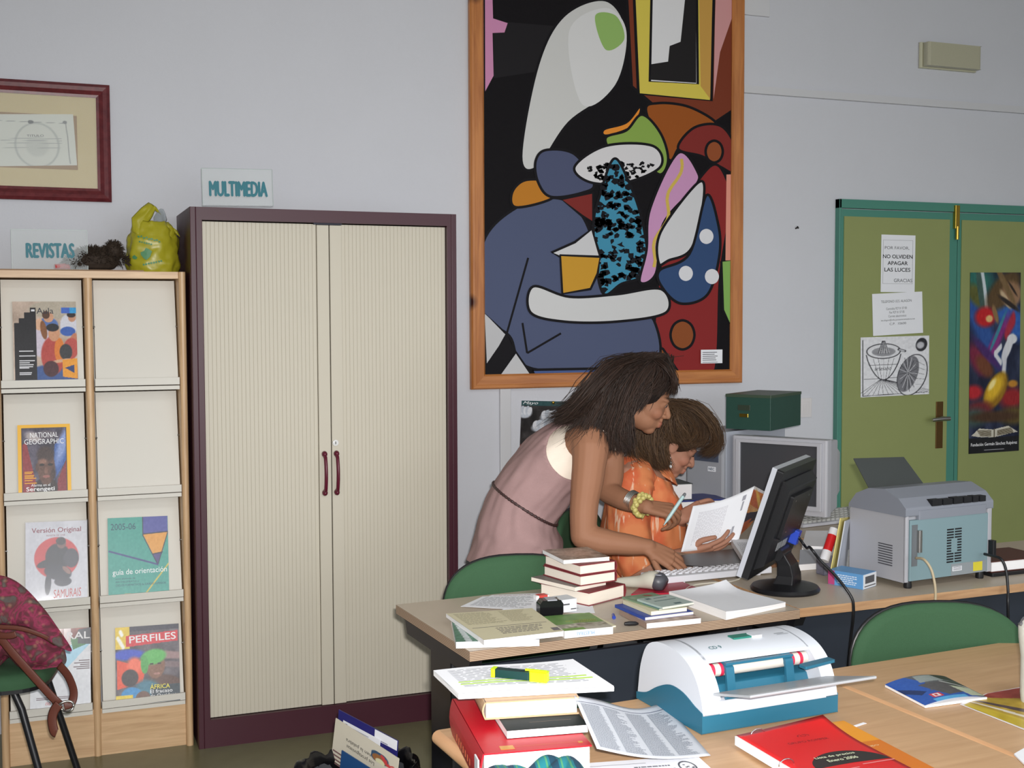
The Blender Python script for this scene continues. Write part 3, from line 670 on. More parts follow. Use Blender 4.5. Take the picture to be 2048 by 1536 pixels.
tb = thing('plastic_bottle', 'clear crumpled plastic bottle poking out of the yellow bag', 'bottle', (c2.x + .012, c2.y, RZ + .10))
tb.rotation_euler = (0, .16, 0)
prof = [(.02, 0), (.024, .01), (.023, .04), (.025, .06), (.022, .09), (.024, .105), (.016, .125), (.006, .14)]
MB().lathe(prof, 12).build('bottle_wall', mat('clear_pet', (235, 240, 242), .08, trans=.85, ior=1.3), tb, smooth=True, solid=.001)
MB().lathe([(.0242, .012), (.0252, .014), (.0252, .034), (.0242, .036)], 12).build('bottle_label', mat('red_blue_label', (206, 200, 206), .4), tb, smooth=True)

# framed certificate
fm = wood('mahogany_moulding', (84, 30, 36), (112, 46, 50), .35, 6, (6, 6, 6))
TR_, BR_ = aty(219, 170, -.025), aty(221, 404, -.025)
w_, h_ = .72, TR_.z - BR_.z
t = thing('framed_certificate', 'certificate in dark red moulded frame hanging above the magazine rack', 'picture', (TR_.x, -.003, BR_.z))
mw = .05
prof = [(0, 0), (0, -.018), (.012, -.028), (.026, -.024), (.04, -.014), (mw, -.012), (mw, 0)]
def rail(p0, p1, d_in):                                 # mitred length of moulding between two corners
    p0, p1 = V(p0), V(p1); ax = (p1 - p0).normalized(); vs = []
    for (q, y) in prof:
        vs.append(p0 + ax * q + V(d_in) * q + V((0, y, 0))); vs.append(p1 - ax * q + V(d_in) * q + V((0, y, 0)))
    n = len(prof); return MB().add(vs, [(2 * i, 2 * i + 1, 2 * ((i + 1) % n) + 1, 2 * ((i + 1) % n)) for i in range(n)] + [[2 * i for i in range(n)], [2 * i + 1 for i in range(n)]])
C4 = [(-w_, 0, 0), (0, 0, 0), (0, 0, h_), (-w_, 0, h_)]
for a, b, d_ in ((0, 1, (0, 0, 1)), (1, 2, (-1, 0, 0)), (2, 3, (0, 0, -1)), (3, 0, (1, 0, 0))):
    rail(C4[a], C4[b], d_).build('frame_rail', fm, t)
MB().box(-w_ + .04, -.006, .04, -.04, -.001, h_ - .04).build('mat_board', mat('cream_mat_board', (205, 188, 146), .8, var=.03, vscale=60), t)
ix, iz0, iz1 = aty(155, 300, -.01).x - TR_.x, aty(100, 338, -.01).z - BR_.z, aty(100, 229, -.01).z - BR_.z
MB().box(-w_ + .13, -.0066, iz0, ix, -.0058, iz1).build('backing', mat('tan_backing', (158, 128, 96), .85), t)
ct = Pic(140, 90, (206, 208, 200)); K = (120, 122, 124)
ct.E(.66, .6, .2, .44, (176, 178, 174), 0, .05); ct.E(.66, .6, .18, .41, (204, 206, 198), 0, .05); ct.E(.66, .62, .1, .2, (190, 192, 186), 0, .3)
for a in ((.1, .1, .93, .18), (.93, .18, .94, .97), (.1, .1, .08, .97)): ct.L(*a, .004, K)
for y in (.46, .5, .55, .64): ct.L(.35, y, .88, y + .02, .004, (150, 152, 154))
ct.E(.62, .15, .025, .035, (90, 92, 96)); ct.E(.92, .16, .02, .03, K)
d = ct.build('certificate', .40, iz1 - iz0 - .012, 0, t); d.rotation_euler = (PI / 2, -.055, 0); d.location = (ix - .402, -.0069, iz0 - .022 + .018)
text('TITULO', (.23, .108, .29, .116), .0003, mat('grey_ink', (80, 80, 84), .6), d)
MB().box(-w_ + .03, -.0115, .03, -.03, -.0095, h_ - .03).build('glass_pane', mat('picture_glass', (235, 240, 238), .03, alpha=.10), t)
# ------------------------------------------------------------------ large framed painting (plain abstract of colour fields)
PX0, PX1, PZ0, PZ1 = 1.2152, 2.5629, 1.2702, 3.12
PINE = wood('pine_frame', (164, 98, 48), (196, 128, 68), .4, 3.5, (1, 12, 12), knots=True)
PINEV = wood('pine_frame_upright', (164, 98, 48), (196, 128, 68), .4, 3.5, (12, 12, 1), knots=True)
pw, ph = PX1 - PX0, PZ1 - PZ0
t = thing('painting', 'large abstract painting of bold colour fields in a knotty pine frame', 'painting', (PX1, -.004, PZ0))
prof = [(0, 0), (0, -.022), (.006, -.03), (.018, -.03), (.02, -.028), (.056, -.026), (.064, -.018), (.064, 0)]
C4 = [(-pw, 0, 0), (0, 0, 0), (0, 0, ph), (-pw, 0, ph)]
for a, b, d_, m_ in ((0, 1, (0, 0, 1), PINE), (1, 2, (-1, 0, 0), PINEV), (2, 3, (0, 0, -1), PINE), (3, 0, (1, 0, 0), PINEV)):
    rail(C4[a], C4[b], d_).build('frame_rail', m_, t)
cvs = MB().box(-pw + .055, -.012, .055, -.055, -.002, ph - .055).build('canvas', mat('black_canvas', (22, 20, 23), .7, bump=.2, bscale=400, spec=.15), t)
PAINT = printed(.6, 'artist_paint'); PAINT.node_tree.nodes['Principled BSDF'].inputs['Specular IOR Level'].default_value = .15
def cvp(X, Y, y=-.016):                                 # point of the picture plane
    p = aty(920 + X / 1.92, Y / 1.92, -.02)
    return (min(max(p.x - PX1, -pw + .058), -.058), min(max(p.z - PZ0, .058), ph - .058))
def spline(pts, n=10):
    out = []; k = len(pts)
    for i in range(k):
        p0, p1, p2, p3 = (np.array(pts[(i + j - 1) % k], float) for j in range(4))
        for s in range(n):
            t_ = s / n
            out.append(.5 * ((2 * p1) + (-p0 + p2) * t_ + (2 * p0 - 5 * p1 + 4 * p2 - p3) * t_ ** 2 + (-p0 + 3 * p1 - 3 * p2 + p3) * t_ ** 3))
    return out
lay = [0]
def field(pts, col, smooth=True, line=5, lcol=(20, 18, 22), name='paint_field'):
    lay[0] += 1; y = -.0122 - lay[0] * .00012
    q = spline(pts) if smooth else [np.array(p, float) for p in pts]
    b = MB(); v = [cvp(*p) for p in q]
    b.add([(p[0], y, p[1]) for p in v], [list(range(len(v)))], 0, col)
    if line:
        n = len(q); inn, ou = [], []
        for i in range(n):
            d = q[(i + 1) % n] - q[i - 1]; l = math.hypot(*d) or 1; nn = np.array((-d[1], d[0])) / l * line
            a_, b_ = cvp(*(q[i] - nn)), cvp(*(q[i] + nn)); inn.append((a_[0], y - .00006, a_[1])); ou.append((b_[0], y - .00006, b_[1]))
        b.add(inn + ou, [(i, (i + 1) % n, n + (i + 1) % n, n + i) for i in range(n)], 0, lcol)
    return b.build(name, PAINT, t)
def circ(cx, cy, rx, ry, col, **k): return field([(cx + rx * math.cos(2 * PI * i / 8), cy + ry * math.sin(2 * PI * i / 8)) for i in range(8)], col, **k)
field([(130, 80), (380, 100), (390, 260), (130, 300)], (30, 28, 31), False, 0)
field([(640, -300), (1060, -300), (1060, 420), (980, 470), (800, 450), (660, 330)], (120, 56, 36), False, 6)
field([(96, -300), (122, -300), (128, 70), (184, 88), (172, 124), (126, 126), (130, 290), (98, 350)], (202, 138, 176), False, 0)
field([(985, -300), (1060, -300), (1060, 60), (1000, 200), (975, 380), (980, 100)], (206, 150, 150), False, 0)
field([(236, 600), (300, 250), (400, 60), (560, 0), (640, 120), (600, 330), (420, 470), (300, 640)], (204, 204, 202))
field([(420, 120), (560, 30), (640, 120), (600, 320), (470, 400)], (216, 216, 216), line=0)
field([(520, 60), (600, 60), (632, 150), (560, 190)], (146, 182, 104), line=0)
field([(556, 496), (640, 470), (690, 412), (690, 440), (650, 492), (562, 520)], (226, 140, 50), line=4)
field([(668, -300), (978, -300), (966, 386), (686, 360)], (214, 196, 84), False, 6)
field([(920, -300), (972, -300), (962, 380), (925, 330)], (196, 152, 76), False, 0)
field([(738, -300), (912, -300), (914, 322), (730, 312)], (222, 222, 224), False, 5)
field([(870, -300), (908, -300), (908, 318), (732, 306), (736, 246), (800, 236), (806, 176), (848, 160)], (34, 32, 33), False, 0)
field([(716, 430), (760, 396), (880, 410), (985, 474), (900, 500), (840, 570), (800, 610)], (152, 82, 32))
field([(838, 570), (900, 490), (1000, 482), (1056, 560), (1056, 660), (1000, 640), (930, 600)], (128, 46, 42)); circ(977, 582, 33, 42, (146, 78, 44))
field([(560, 530), (640, 500), (700, 440), (770, 510), (800, 610), (770, 670), (700, 620), (600, 600)], (136, 166, 78))
field([(750, 1210), (800, 900), (960, 640), (1030, 700), (1040, 800), (1000, 1060), (976, 1440), (850, 1440), (760, 1330)], (136, 42, 42), True); circ(855, 1286, 46, 56, (138, 76, 40))
field([(1024, 670), (1060, 670), (1060, 1000), (1020, 1000)], (222, 150, 130), False, 0); field([(1004, 1004), (1056, 1000), (1052, 1250), (1010, 1190)], (130, 172, 90), False, 5)
field([(720, 1300), (780, 1340), (840, 1440), (700, 1440)], (150, 84, 32), False)
field([(90, 930), (230, 790), (380, 762), (470, 830), (540, 1000), (620, 1180), (745, 1230), (725, 1420), (280, 1416), (190, 1290), (90, 1200)], (80, 88, 116))
field([(280, 1420), (720, 1412), (720, 1450), (290, 1450)], (74, 92, 140), False, 5)
field([(90, 1200), (180, 1284), (100, 1420)], (190, 190, 192), False, 6); field([(150, 1450), (215, 1352), (275, 1450)], (194, 194, 196), False, 6); field([(98, 1450), (100, 1400), (180, 1284), (210, 1350), (150, 1450)], (22, 20, 24), False, 0)
for a, b_ in (((262, 990), (180, 1280)), ((240, 1240), (258, 1356)), ((258, 1356), (388, 1280))):
    d = np.array(b_, float) - np.array(a, float); n_ = np.array((-d[1], d[0])) / math.hypot(*d) * 4
    field([np.array(a) - n_, np.array(a) + n_, np.array(b_) + n_, np.array(b_) - n_], (20, 18, 22), False, 0)
field([(200, 740), (250, 692), (345, 700), (356, 760), (216, 796)], (188, 122, 40)); field([(390, 766), (510, 740), (512, 850), (470, 830)], (124, 44, 40), False)
field([(290, 620), (330, 576), (440, 592), (514, 704), (470, 740), (350, 756), (300, 700)], (78, 84, 112))
field([(440, 640), (560, 560), (740, 560), (770, 640), (640, 700), (500, 700)], (214, 212, 214))
rr = random.Random(4)
def speckle(poly, n, col, r0):
    xs = [p[0] for p in poly]; ys = [p[1] for p in poly]; b = MB(); lay[0] += 1; y = -.0122 - lay[0] * .00012; k = 0
    while k < n:
        x, yy = rr.uniform(min(xs), max(xs)), rr.uniform(min(ys), max(ys)); ins = False
        for i in range(len(poly)):
            (xa, ya), (xb, yb) = poly[i], poly[(i + 1) % len(poly)]
            if (ya > yy) != (yb > yy) and x < (yy - ya) * (xb - xa) / (yb - ya) + xa: ins = not ins
        if not ins: continue
        k += 1; a0 = rr.random() * 6; m_ = rr.choice((5, 6, 7)); r = [r0 * rr.uniform(.4, 1.5) for _ in range(m_)]
        b.add([(lambda q: (q[0], y, q[1]))(cvp(x + r[i] * math.cos(a0 + 2 * PI * i / m_), yy + .8 * r[i] * math.sin(a0 + 2 * PI * i / m_))) for i in range(m_)], [list(range(m_))], 0, col)
    b.build('paint_speckles', PAINT, t)['kind'] = 'stuff'
speckle([(480, 640), (600, 620), (740, 630), (690, 680), (520, 690)], 90, (22, 20, 24), 8)
tealp = [(540, 740), (590, 610), (640, 680), (700, 850), (716, 1040), (620, 1090), (545, 1120), (512, 880)]
field(tealp, (66, 140, 170)); speckle(tealp, 170, (20, 20, 26), 13)
field([(836, 588), (912, 660), (900, 720), (780, 860), (752, 1050), (690, 1082), (716, 960), (730, 800)], (200, 148, 188))
wv = [(850 + 14 * math.sin(i * .9) - i * 7.5, 610 + i * 26) for i in range(17)]
for a, b_ in zip(wv, wv[1:]):
    d = np.array(b_) - np.array(a); n_ = np.array((-d[1], d[0])) / math.hypot(*d) * 6
    field([np.array(a) - n_, np.array(a) + n_, np.array(b_) + n_, np.array(b_) - n_], (208, 178, 84), False, 0)
field([(762, 1010), (770, 890), (910, 704), (936, 750), (890, 950), (800, 1000)], (208, 208, 210))
field([(764, 1040), (880, 975), (945, 750), (990, 860), (995, 980), (950, 1130), (850, 1166), (780, 1110)], (52, 76, 116))
for cx, cy in ((945, 908), (866, 1050), (966, 1062)): circ(cx, cy, 27, 29, (218, 218, 222), line=0)
field([(350, 970), (440, 930), (505, 880), (530, 960), (540, 1010), (390, 990)], (204, 204, 206), False)
field([(384, 980), (536, 986), (528, 1050), (500, 1110), (392, 1128)], (198, 148, 50), False)
field([(280, 1100), (420, 1140), (600, 1130), (770, 1110), (790, 1200), (600, 1235), (400, 1235), (270, 1200)], (206, 206, 206))
q0, q1 = aty(1402, 727, -.03), aty(1445, 699, -.03)
cc = MB().box(0, 0, 0, q1.x - q0.x, q1.z - q0.z, .002).build('caption_card', PAPER, t); cc.rotation_euler = (PI / 2, 0, 0); cc.location = (q0.x - PX1, -.0235, q0.z - PZ0)
lines([(.008, .05 - i * .009, .02 + .07 * rr.uniform(.7, 1), .053 - i * .009) for i in range(5)] + [(.008, .004, .088, .006)], .0022, (70, 70, 74), cc)

# calendar
o, w_, h_ = on_wall('calendar', 'wall calendar with white flowers on dark ground behind the women', 'calendar', (1036, 801), (1172, 804), (1035, 985), -.004, .003, PAPER)
p = Pic(150, 200, (30, 26, 26)); p.N(12, 16, 3)
for i in range(40):
    x, y = rng.random(), .35 + .22 * rng.random(); p.L(x, y + .12, x + rng.normal() * .06, y, .006, (90 + 50 * rng.random(), 96 + 30 * rng.random(), 34))
for i in range(25): p.E(rng.random(), .5 + rng.random() * .08, .05, .02, (120 + 40 * rng.random(), 60, 50), rng.random() * 3, .5)
for cx, cy, rx in ((.06, .13, .1), (.44, .17, .16), (.33, .28, .17), (.62, .22, .14)):
    p.E(cx, cy, rx, .06, (190, 196, 206), -.1, .3)
    for k in range(5): p.E(cx + rx * (k - 2) / 3.2, cy - .02 - .01 * (k % 2), rx * .30, .046, (214 - 26 * (k % 2), 216 - 22 * (k % 2), 222 - 18 * (k % 2)), .25 * (k - 2), .12)
p.R(0, 0, 1, .052, (28, 70, 72)); p.R(0, .6, 1, .65, (28, 70, 76)); p.R(0, .65, 1, 1, (226, 228, 232))
p.N(4, 60, 9); p.build('calendar_print', w_, h_, .0033, o, GLOSS)
text('Mayo', (.02 * w_, .952 * h_, .24 * w_, .993 * h_), .0036, WHITE_INK, o, shear=.4); text('2006', (.86 * w_, .96 * h_, .97 * w_, .985 * h_), .0036, WHITE_INK, o)
for r in range(5):
    for c_ in range(7): text(str(r * 7 + c_ + 1) if r * 7 + c_ < 31 else '.', ((.06 + c_ * .13) * w_, (.28 - r * .06) * h_, (.13 + c_ * .13) * w_, (.31 - r * .06) * h_), .0036, BLACK, o, keep=True)
MB().lathe([(.001, 0), (.007, .001), (.007, .004), (.002, .006)], 12, (.46 * w_, .985 * h_, .003)).build('hook', BRASS, o, smooth=True)

# ------------------------------------------------------------------ desks
TH = .0614; KX, KY, KD, KZ = .4416, -1.5479, .5589, .74
DTOP = mat('taupe_laminate', (188, 174, 156), .38, var=.03, vscale=40)
DEDGE = layered('ply_edge', (120, 92, 74), (188, 164, 138), .0042)
DEDGE2 = wood('beech_edge_band', (166, 126, 92), (196, 156, 116), .45, 5, (1, 16, 16))
DBLUE = mat('dark_blue_panel', (38, 44, 54), .5, var=.05, vscale=60)
def desk(name, label, loc, rotz, x0, x1, y0, y1, edge, legs, panel, inset=.07):
    t = thing(name, label, 'desk', loc, rotz)
    MB().box(x0, y0, KZ - .026, x1, y1, KZ, 0, 0, 1).build('desktop', [DTOP, edge], t, bevel=.0015)
    a = MB().box(x0 + .03, (y0 + y1) / 2 - .02, KZ - .066, x1 - .03, (y0 + y1) / 2 + .02, KZ - .026)
    a.prism([(y0 + .03, KZ - .026), (y0 + .055, KZ - .075), (y1 - .055, KZ - .075), (y1 - .03, KZ - .026)], x0 + .015, x0 + .05, 'x').prism([(y0 + .03, KZ - .026), (y0 + .055, KZ - .075), (y1 - .055, KZ - .075), (y1 - .03, KZ - .026)], x1 - .05, x1 - .015, 'x')
    a.build('under_frame', BLACKM, t, bevel=.003)
    for lx in legs:
        l = MB().box(lx - .03, (y0 + y1) / 2 - .08, .03, lx + .03, (y0 + y1) / 2 + .08, KZ - .07).build('leg', BLACKM, t, bevel=.008)
        MB().box(lx - .035, y0 + .05, 0, lx + .035, y1 - .05, .035).build('foot', BLACKM, l, bevel=.008)
    if panel: MB().box(panel[0], y0 + inset, panel[2], panel[1], y0 + inset + .016, panel[3]).build('modesty_panel', DBLUE, t, bevel=.002)
    return t
desk('office_desk', 'left desk with taupe top, layered edge and stacks of books', (KX, KY, 0), TH, 0, 1.0265, -KD, 0, DEDGE, (.06, .98), (.09, .98, .26, .638), .2)
J = atz(1597, 1217.3, KZ)
desk('office_desk', 'right desk carrying the computer screen and the grey laser printer', (J.x + .002, J.y, 0), .021, 0, 1.55, 0, .56, DEDGE2, (.5, 1.49), (.02, 1.52, .25, .713), .05)
desk('office_desk', 'desk against the wall carrying the old bulky monitor and computer tower', (1.90, -1.09, 0), 0, 0, .72, 0, 1.02, DEDGE2, (.1, .66), None)
desk('office_desk', 'narrow side desk under the dark slab behind the flat monitor', (1.512, -1.44, 0), 0, 0, 1.0, 0, .33, DEDGE2, (.3, .94), None)

# ------------------------------------------------------------------ chairs
GREEN = mat('green_upholstery', (50, 84, 56), .85, var=.12, vscale=350, bump=.15, bscale=900)
def pad(outline, y0, y1, bulge, bend, rings=8):         # cushion from an outline in xz, thickness along y
    m = MB(); n = len(outline); cx = sum(p[0] for p in outline) / n; cz = sum(p[1] for p in outline) / n; vs = []
    def rowv(s, y): return [(cx + (p[0] - cx) * s, y + bend * (cx + (p[0] - cx) * s) ** 2, cz + (p[1] - cz) * s) for p in outline]
    for side in (0, 1):
        base = len(vs)
    seq = [(i / rings, 0) for i in range(1, rings + 1)] + [(1.012, .5)] + [(i / rings, 1) for i in range(rings, 0, -1)]
    ym = (y0 + y1) / 2
    for s, sd in seq:
        if sd == .5: vs += rowv(1.012, ym)
        else: vs += rowv(s, (y0 - bulge * (1 - s ** 2.5)) if sd == 0 else (y1 + bulge * .3 * (1 - s ** 2.5)))
    fs = [(i * n + j, i * n + (j + 1) % n, (i + 1) * n + (j + 1) % n, (i + 1) * n + j) for i in range(len(seq) - 1) for j in range(n)]
    fs += [tuple(range(n)), tuple((len(seq) - 1) * n + j for j in range(n))]
    return m.add(vs, fs)
def make_chair(label):
    t = thing('chair', label, 'chair', group='green upholstered office chairs')
    out = []
    for i in range(48):
        a = 2 * PI * i / 48; c, s = math.cos(a), math.sin(a)
        e = 2 / 2.7 if s > 0 else 2 / 4.5
        out.append((.232 * math.copysign(abs(c) ** (2 / 2.7 if s > 0 else 2 / 4), c), .665 + .175 * math.copysign(abs(s) ** e, s)))
    pad(out, .195, .215, .012, -.55).build('backrest', GREEN, t, smooth=True)
    pad([(p[0] * 1.008, .665 + (p[1] - .665) * 1.012) for p in out], .217, .228, .0, -.55).build('back_shell', BLACKP, t, smooth=True)
    so = [(.23 * math.copysign(abs(math.cos(a)) ** .5, math.cos(a)), .21 * math.copysign(abs(math.sin(a)) ** .5, math.sin(a))) for a in (2 * PI * i / 40 for i in range(40))]
    seat = MB(); n = 40
    rows = [(1.0, .445), (1.01, .462), (.98, .482), (.9, .49), (.5, .494)]
    vs = [(p[0] * s, p[1] * s - .02, z) for s, z in rows for p in so]
    seat.add(vs, [(i * n + j, i * n + (j + 1) % n, (i + 1) * n + (j + 1) % n, (i + 1) * n + j) for i in range(4) for j in range(n)] + [tuple(range(n)), tuple(4 * n + j for j in range(n))])
    seat.build('seat', GREEN, t, smooth=True, auto=60)
    MB().prism([(p[0] * .99, p[1] * .99 - .02) for p in so], .432, .446).build('seat_shell', BLACKP, t, bevel=.004)
    for sx in (-1, 1):
        MB().tube([(sx * .19, -.13, .432), (sx * .205, -.155, .38), (sx * .24, -.25, .01)], .0115, 10).build('leg', BLACKM, t, smooth=True, auto=50)
        MB().tube([(sx * .19, .12, .432), (sx * .205, .145, .38), (sx * .24, .24, .01)], .0115, 10).build('leg', BLACKM, t, smooth=True, auto=50)
        MB().tube([(sx * .15, .10, .43), (sx * .155, .2, .425), (sx * .155, .225, .46), (sx * .15, .225, .62)], .011, 10).build('back_support', BLACKM, t, smooth=True, auto=50)
    MB().tube([(-.19, -.13, .428), (.19, -.13, .428)], .01, 8).tube([(-.19, .12, .428), (.19, .12, .428)], .01, 8).build('seat_frame', BLACKM, t)
    return t
def chair_at(px, py, dist, rz):                          # where the chair stands so that its back's top is at that spot
    c = atd(px, py, dist); return (c.x + .205 * math.sin(rz), c.y - .205 * math.cos(rz), 0)
ch = make_chair('green chair tucked behind the left desk, beside the book stack')
ch.location = chair_at(1034, 1105, 3.78, -.22); ch.rotation_euler = (0, 0, -.22)
hp = atd(1255, 1215, 4.63)
c2 = dup(ch, (hp.x - .02, hp.y, 0), .75, 'green chair the person in orange is seated on')
c3 = dup(ch, chair_at(1872, 1258, 3.14, -.3), -.3, 'green chair between the printer desk and the wooden front table')
c = atz(125, 1330, .47); c4 = dup(ch, (c.x - .24, c.y + .10, 0), 1.40, 'green chair at the magazine rack with the paisley bag on its seat')
# ------------------------------------------------------------------ things on the desks
def edge_frame(A, B, z):                                # ground frame from the two near corners seen in the photograph
    a, b = atz(*A, z), atz(*B, z); d = b - a
    return a, math.atan2(d.y, d.x), d.length
def book(name, label, cat, loc, rotz, w_, d_, h_, cover, hard=True, spine='R', group=None, pages=None, ov=.0035):
    t = thing(name, label, cat, loc, rotz, group)
    pages = pages or PAGES
    bt = .0028 if hard else .0007; o = ov if hard else .0004
    x0, x1, y0, y1 = o, w_ - o, o, d_ - o
    if spine == 'L': x0 = bt
    if spine == 'R': x1 = w_ - bt
    if spine == 'F': y0 = bt
    if spine == 'B': y1 = d_ - bt
    MB().box(x0, y0, bt, x1, y1, h_ - bt).build('pages', pages, t)
    m = MB().box(0, 0, 0, w_, d_, bt).box(0, 0, h_ - bt, w_, d_, h_)
    r = h_ / 2; bul = min(.006, h_ * .16) if hard else 0
    pts = [(math.sin(PI * k / 6) * bul, h_ * k / 6) for k in range(7)]
    q = [(p[0], p[1]) for p in pts] + [(p[0] - bt, p[1]) for p in pts[::-1]]
    if spine == 'R': m.prism([(w_ + a, b) for a, b in q], 0, d_, 'y')
    if spine == 'L': m.prism([(-a, b) for a, b in q], 0, d_, 'y')
    if spine == 'F': m.prism([(-a, b) for a, b in q], 0, w_, 'x')
    if spine == 'B': m.prism([(d_ + a, b) for a, b in q], 0, w_, 'x')
    m.build('cover', cover, t, bevel=.0004 if not hard else .0008)
    return t
def book_px(name, label, A, B, z, d_, h_, cover, **k):
    a, rz, w_ = edge_frame(A, B, z)
    return book(name, label, 'book', a, rz, w_, d_, h_, cover, **k), w_
def topprint(t, p, w_, d_, h_, m=None, name='cover_print', x0=0, y0=0):
    o = p.build(name, w_, d_, 0, t, m or printed(.4, 'cover_ink')); o.location = (x0, y0, h_ + .0003); return o
CLOTHRED = mat('dark_red_cloth', (122, 44, 50), .6, var=.08, vscale=200)
G5 = 'thick books stacked on the left desk'
e = .0006
z = KZ + .001
t, w_ = book_px('book', 'wide maroon hardback at the bottom of the thick book stack', (1178, 1213), (1250, 1194), z, .195, .040, CLOTHRED, group=G5)
b1z = z + .0405; b1 = t
t, w_ = book_px('book', 'thin grey paperback second from the bottom of the thick book stack', (1150, 1183), (1212, 1170), b1z, .19, .0125, mat('grey_cover', (120, 112, 108), .5), hard=False, group=G5); z = b1z + .013
t, w_ = book_px('book', 'thick maroon hardback in the middle of the thick book stack', (1161, 1173), (1232, 1162), z, .19, .031, CLOTHRED, group=G5); z += .0315
t, w_ = book_px('book', 'thick maroon hardback just under the paperback topping the stack', (1160, 1151), (1232, 1141), z, .19, .030, CLOTHRED, group=G5); z += .0305
t, w_ = book_px('book', 'paperback with a pale photo cover on top of the thick book stack', (1127, 1128), (1219, 1121), z, .17, .011, WPAGES, hard=False, spine='L', group=G5)
p = Pic(60, 90, (150, 132, 118)); p.N(22, 8, 3); p.E(.5, .5, .35, .3, (180, 150, 134), 0, .9); p.N(10, 30, 4); topprint(t, p, w_, .17, .011)

# left pile at the desk corner
t, w_ = book_px('book', 'thick white booklet with blue and green cover at the near desk corner', (912, 1297), (1079, 1292), KZ + .001, .235, .0165, WPAGES, hard=False, spine='B', pages=WPAGES)
p = Pic(90, 110, (70, 92, 120)); p.N(24, 7, 5); p.P([(0, .0), (.12, 0), (.3, 1), (0, 1)], (70, 120, 96)); p.P([(0, 0), (.05, 0), (.2, 1), (.12, 1)], (190, 200, 200)); p.N(10, 30, 6); topprint(t, p, w_, .235, .0165)
def sheaf(name, label, cat, pts, z0, h_, top, curl=0, n=8, side=None, group=None, seed=0, parts=True):
    """a sheaf of papers from its four top corners TL, TR, BR, BL"""
    TL, TR, BR, BL = (V(p) for p in pts); c = (TL + TR + BR + BL) / 4
    t = thing(name, label, cat, (c.x, c.y, z0), 0, group)
    def top_at(u, v):
        q = TL.lerp(TR, u).lerp(BL.lerp(BR, u), v)
        return q
    def hh(u, v): return h_(u, v) if callable(h_) else h_
    m = MB(); per = [(u / n, 0) for u in range(n)] + [(1, v / n) for v in range(n)] + [(1 - u / n, 1) for u in range(n)] + [(0, 1 - v / n) for v in range(n)]
    rows = 5; vs = []
    for r in range(rows):
        for (u, v) in per:
            q = top_at(u, v) - c; k = r / (rows - 1)
            j = .0 if not seed else (mnoise.noise(V((r * 7.1, seed, u + v * 3))) * .004)
            vs.append((q.x * (1 + j), q.y * (1 + j), hh(u, v) * k))
    N = len(per)
    m.add(vs, [(i * N + j, i * N + (j + 1) % N, (i + 1) * N + (j + 1) % N, (i + 1) * N + j) for i in range(rows - 1) for j in range(N)] + [tuple(range(N))[::-1]])
    m.build('sheets', side or WPAGES, t)
    def tp(u, v):
        q = top_at(u, v) - c; return (q.x, q.y, hh(u, v) + .0004)
    MB().grid(tp, 2 * n, 2 * n).build('top_sheet', top, t, smooth=True)
    return t, tp
def on_top(t, tp, name, rects, col, dz=.0006):          # print lying on a sheaf's top sheet: rects in its own u, v
    b = MB()
    for (u0, v0, u1, v1) in rects:
        k = max(1, int(abs(u1 - u0) * 10))
        for i in range(k):
            a_, b_ = u0 + (u1 - u0) * i / k, u0 + (u1 - u0) * (i + 1) / k
            b.add([V(tp(a_, v0)) + V((0, 0, dz)), V(tp(b_, v0)) + V((0, 0, dz)), V(tp(b_, v1)) + V((0, 0, dz)), V(tp(a_, v1)) + V((0, 0, dz))], [(0, 1, 2, 3)], 0, col)
    o = b.build(name, printed(), t); o['kind'] = 'stuff'; return o
def textlines(u0, u1, v0, v1, rows, seed=1, ragged=.3, h=.35):
    r = random.Random(seed); out = []; pitch = (v1 - v0) / rows
    for i in range(rows):
        u = u0; e_ = u1 - (u1 - u0) * ragged * r.random()
        while u < e_:
            l = min((.04 + .09 * r.random()) * (u1 - u0), e_ - u); out.append((u, v0 + i * pitch, u + l, v0 + i * pitch + pitch * h)); u += l + .02 * (u1 - u0)
    return out
CREAMP = mat('cream_paper', (212, 204, 172), .75)
zt = KZ + .0185
t, tp = sheaf('paper_stack', 'sheaf of papers with a cream form on top, on the white booklet', 'papers', [atz(892, 1226, zt + .012), atz(1064, 1215, zt + .012), atz(1127, 1263, zt + .012), atz(968, 1281, zt + .012)], zt, lambda u, v: .010 + .003 * v, CREAMP)
on_top(t, tp, 'form_print', textlines(.06, .55, .05, .5, 12, 2) + textlines(.58, .9, .05, .5, 12, 3), (170, 164, 140))
on_top(t, tp, 'form_print', [(.05, .6, .95, .61), (.9, .84, .99, .95)] + textlines(.3, .9, .66, .9, 5, 4), (110, 108, 112))
for i, (q, lb) in enumerate((([(921, 1213), (965, 1193), (1090, 1190), (1075, 1222)], 'typed sheet lying loose left of the rubber stamp, uppermost of three'), ([(936, 1206), (985, 1190), (1085, 1186), (1100, 1215)], 'sheet with faint red lines lying under the typed sheet by the stamp'), ([(1000, 1222), (1050, 1196), (1180, 1196), (1190, 1226)], 'white sheet lying flat beneath the rubber stamp'))):
    zz = KZ + .0035 - i * .0012
    P4 = [atz(x, y, zz) for x, y in (q[1], q[2], q[3], q[0])]; c = sum(P4, V()) / 4
    f4 = lambda u, v, P4=P4, c=c: P4[0].lerp(P4[1], u).lerp(P4[3].lerp(P4[2], u), v) - V((c.x, c.y, zz))
    o = MB().grid(f4, 6, 6).build('loose_sheet', PAPER, None, loc=(c.x, c.y, zz), solid=.0004); tag(o, lb, 'paper')
    on_top(o, f4, 'print_lines', textlines(.08, .9, .1, .9, 12, 9 + i), (150, 150, 156) if i != 1 else (190, 120, 120))

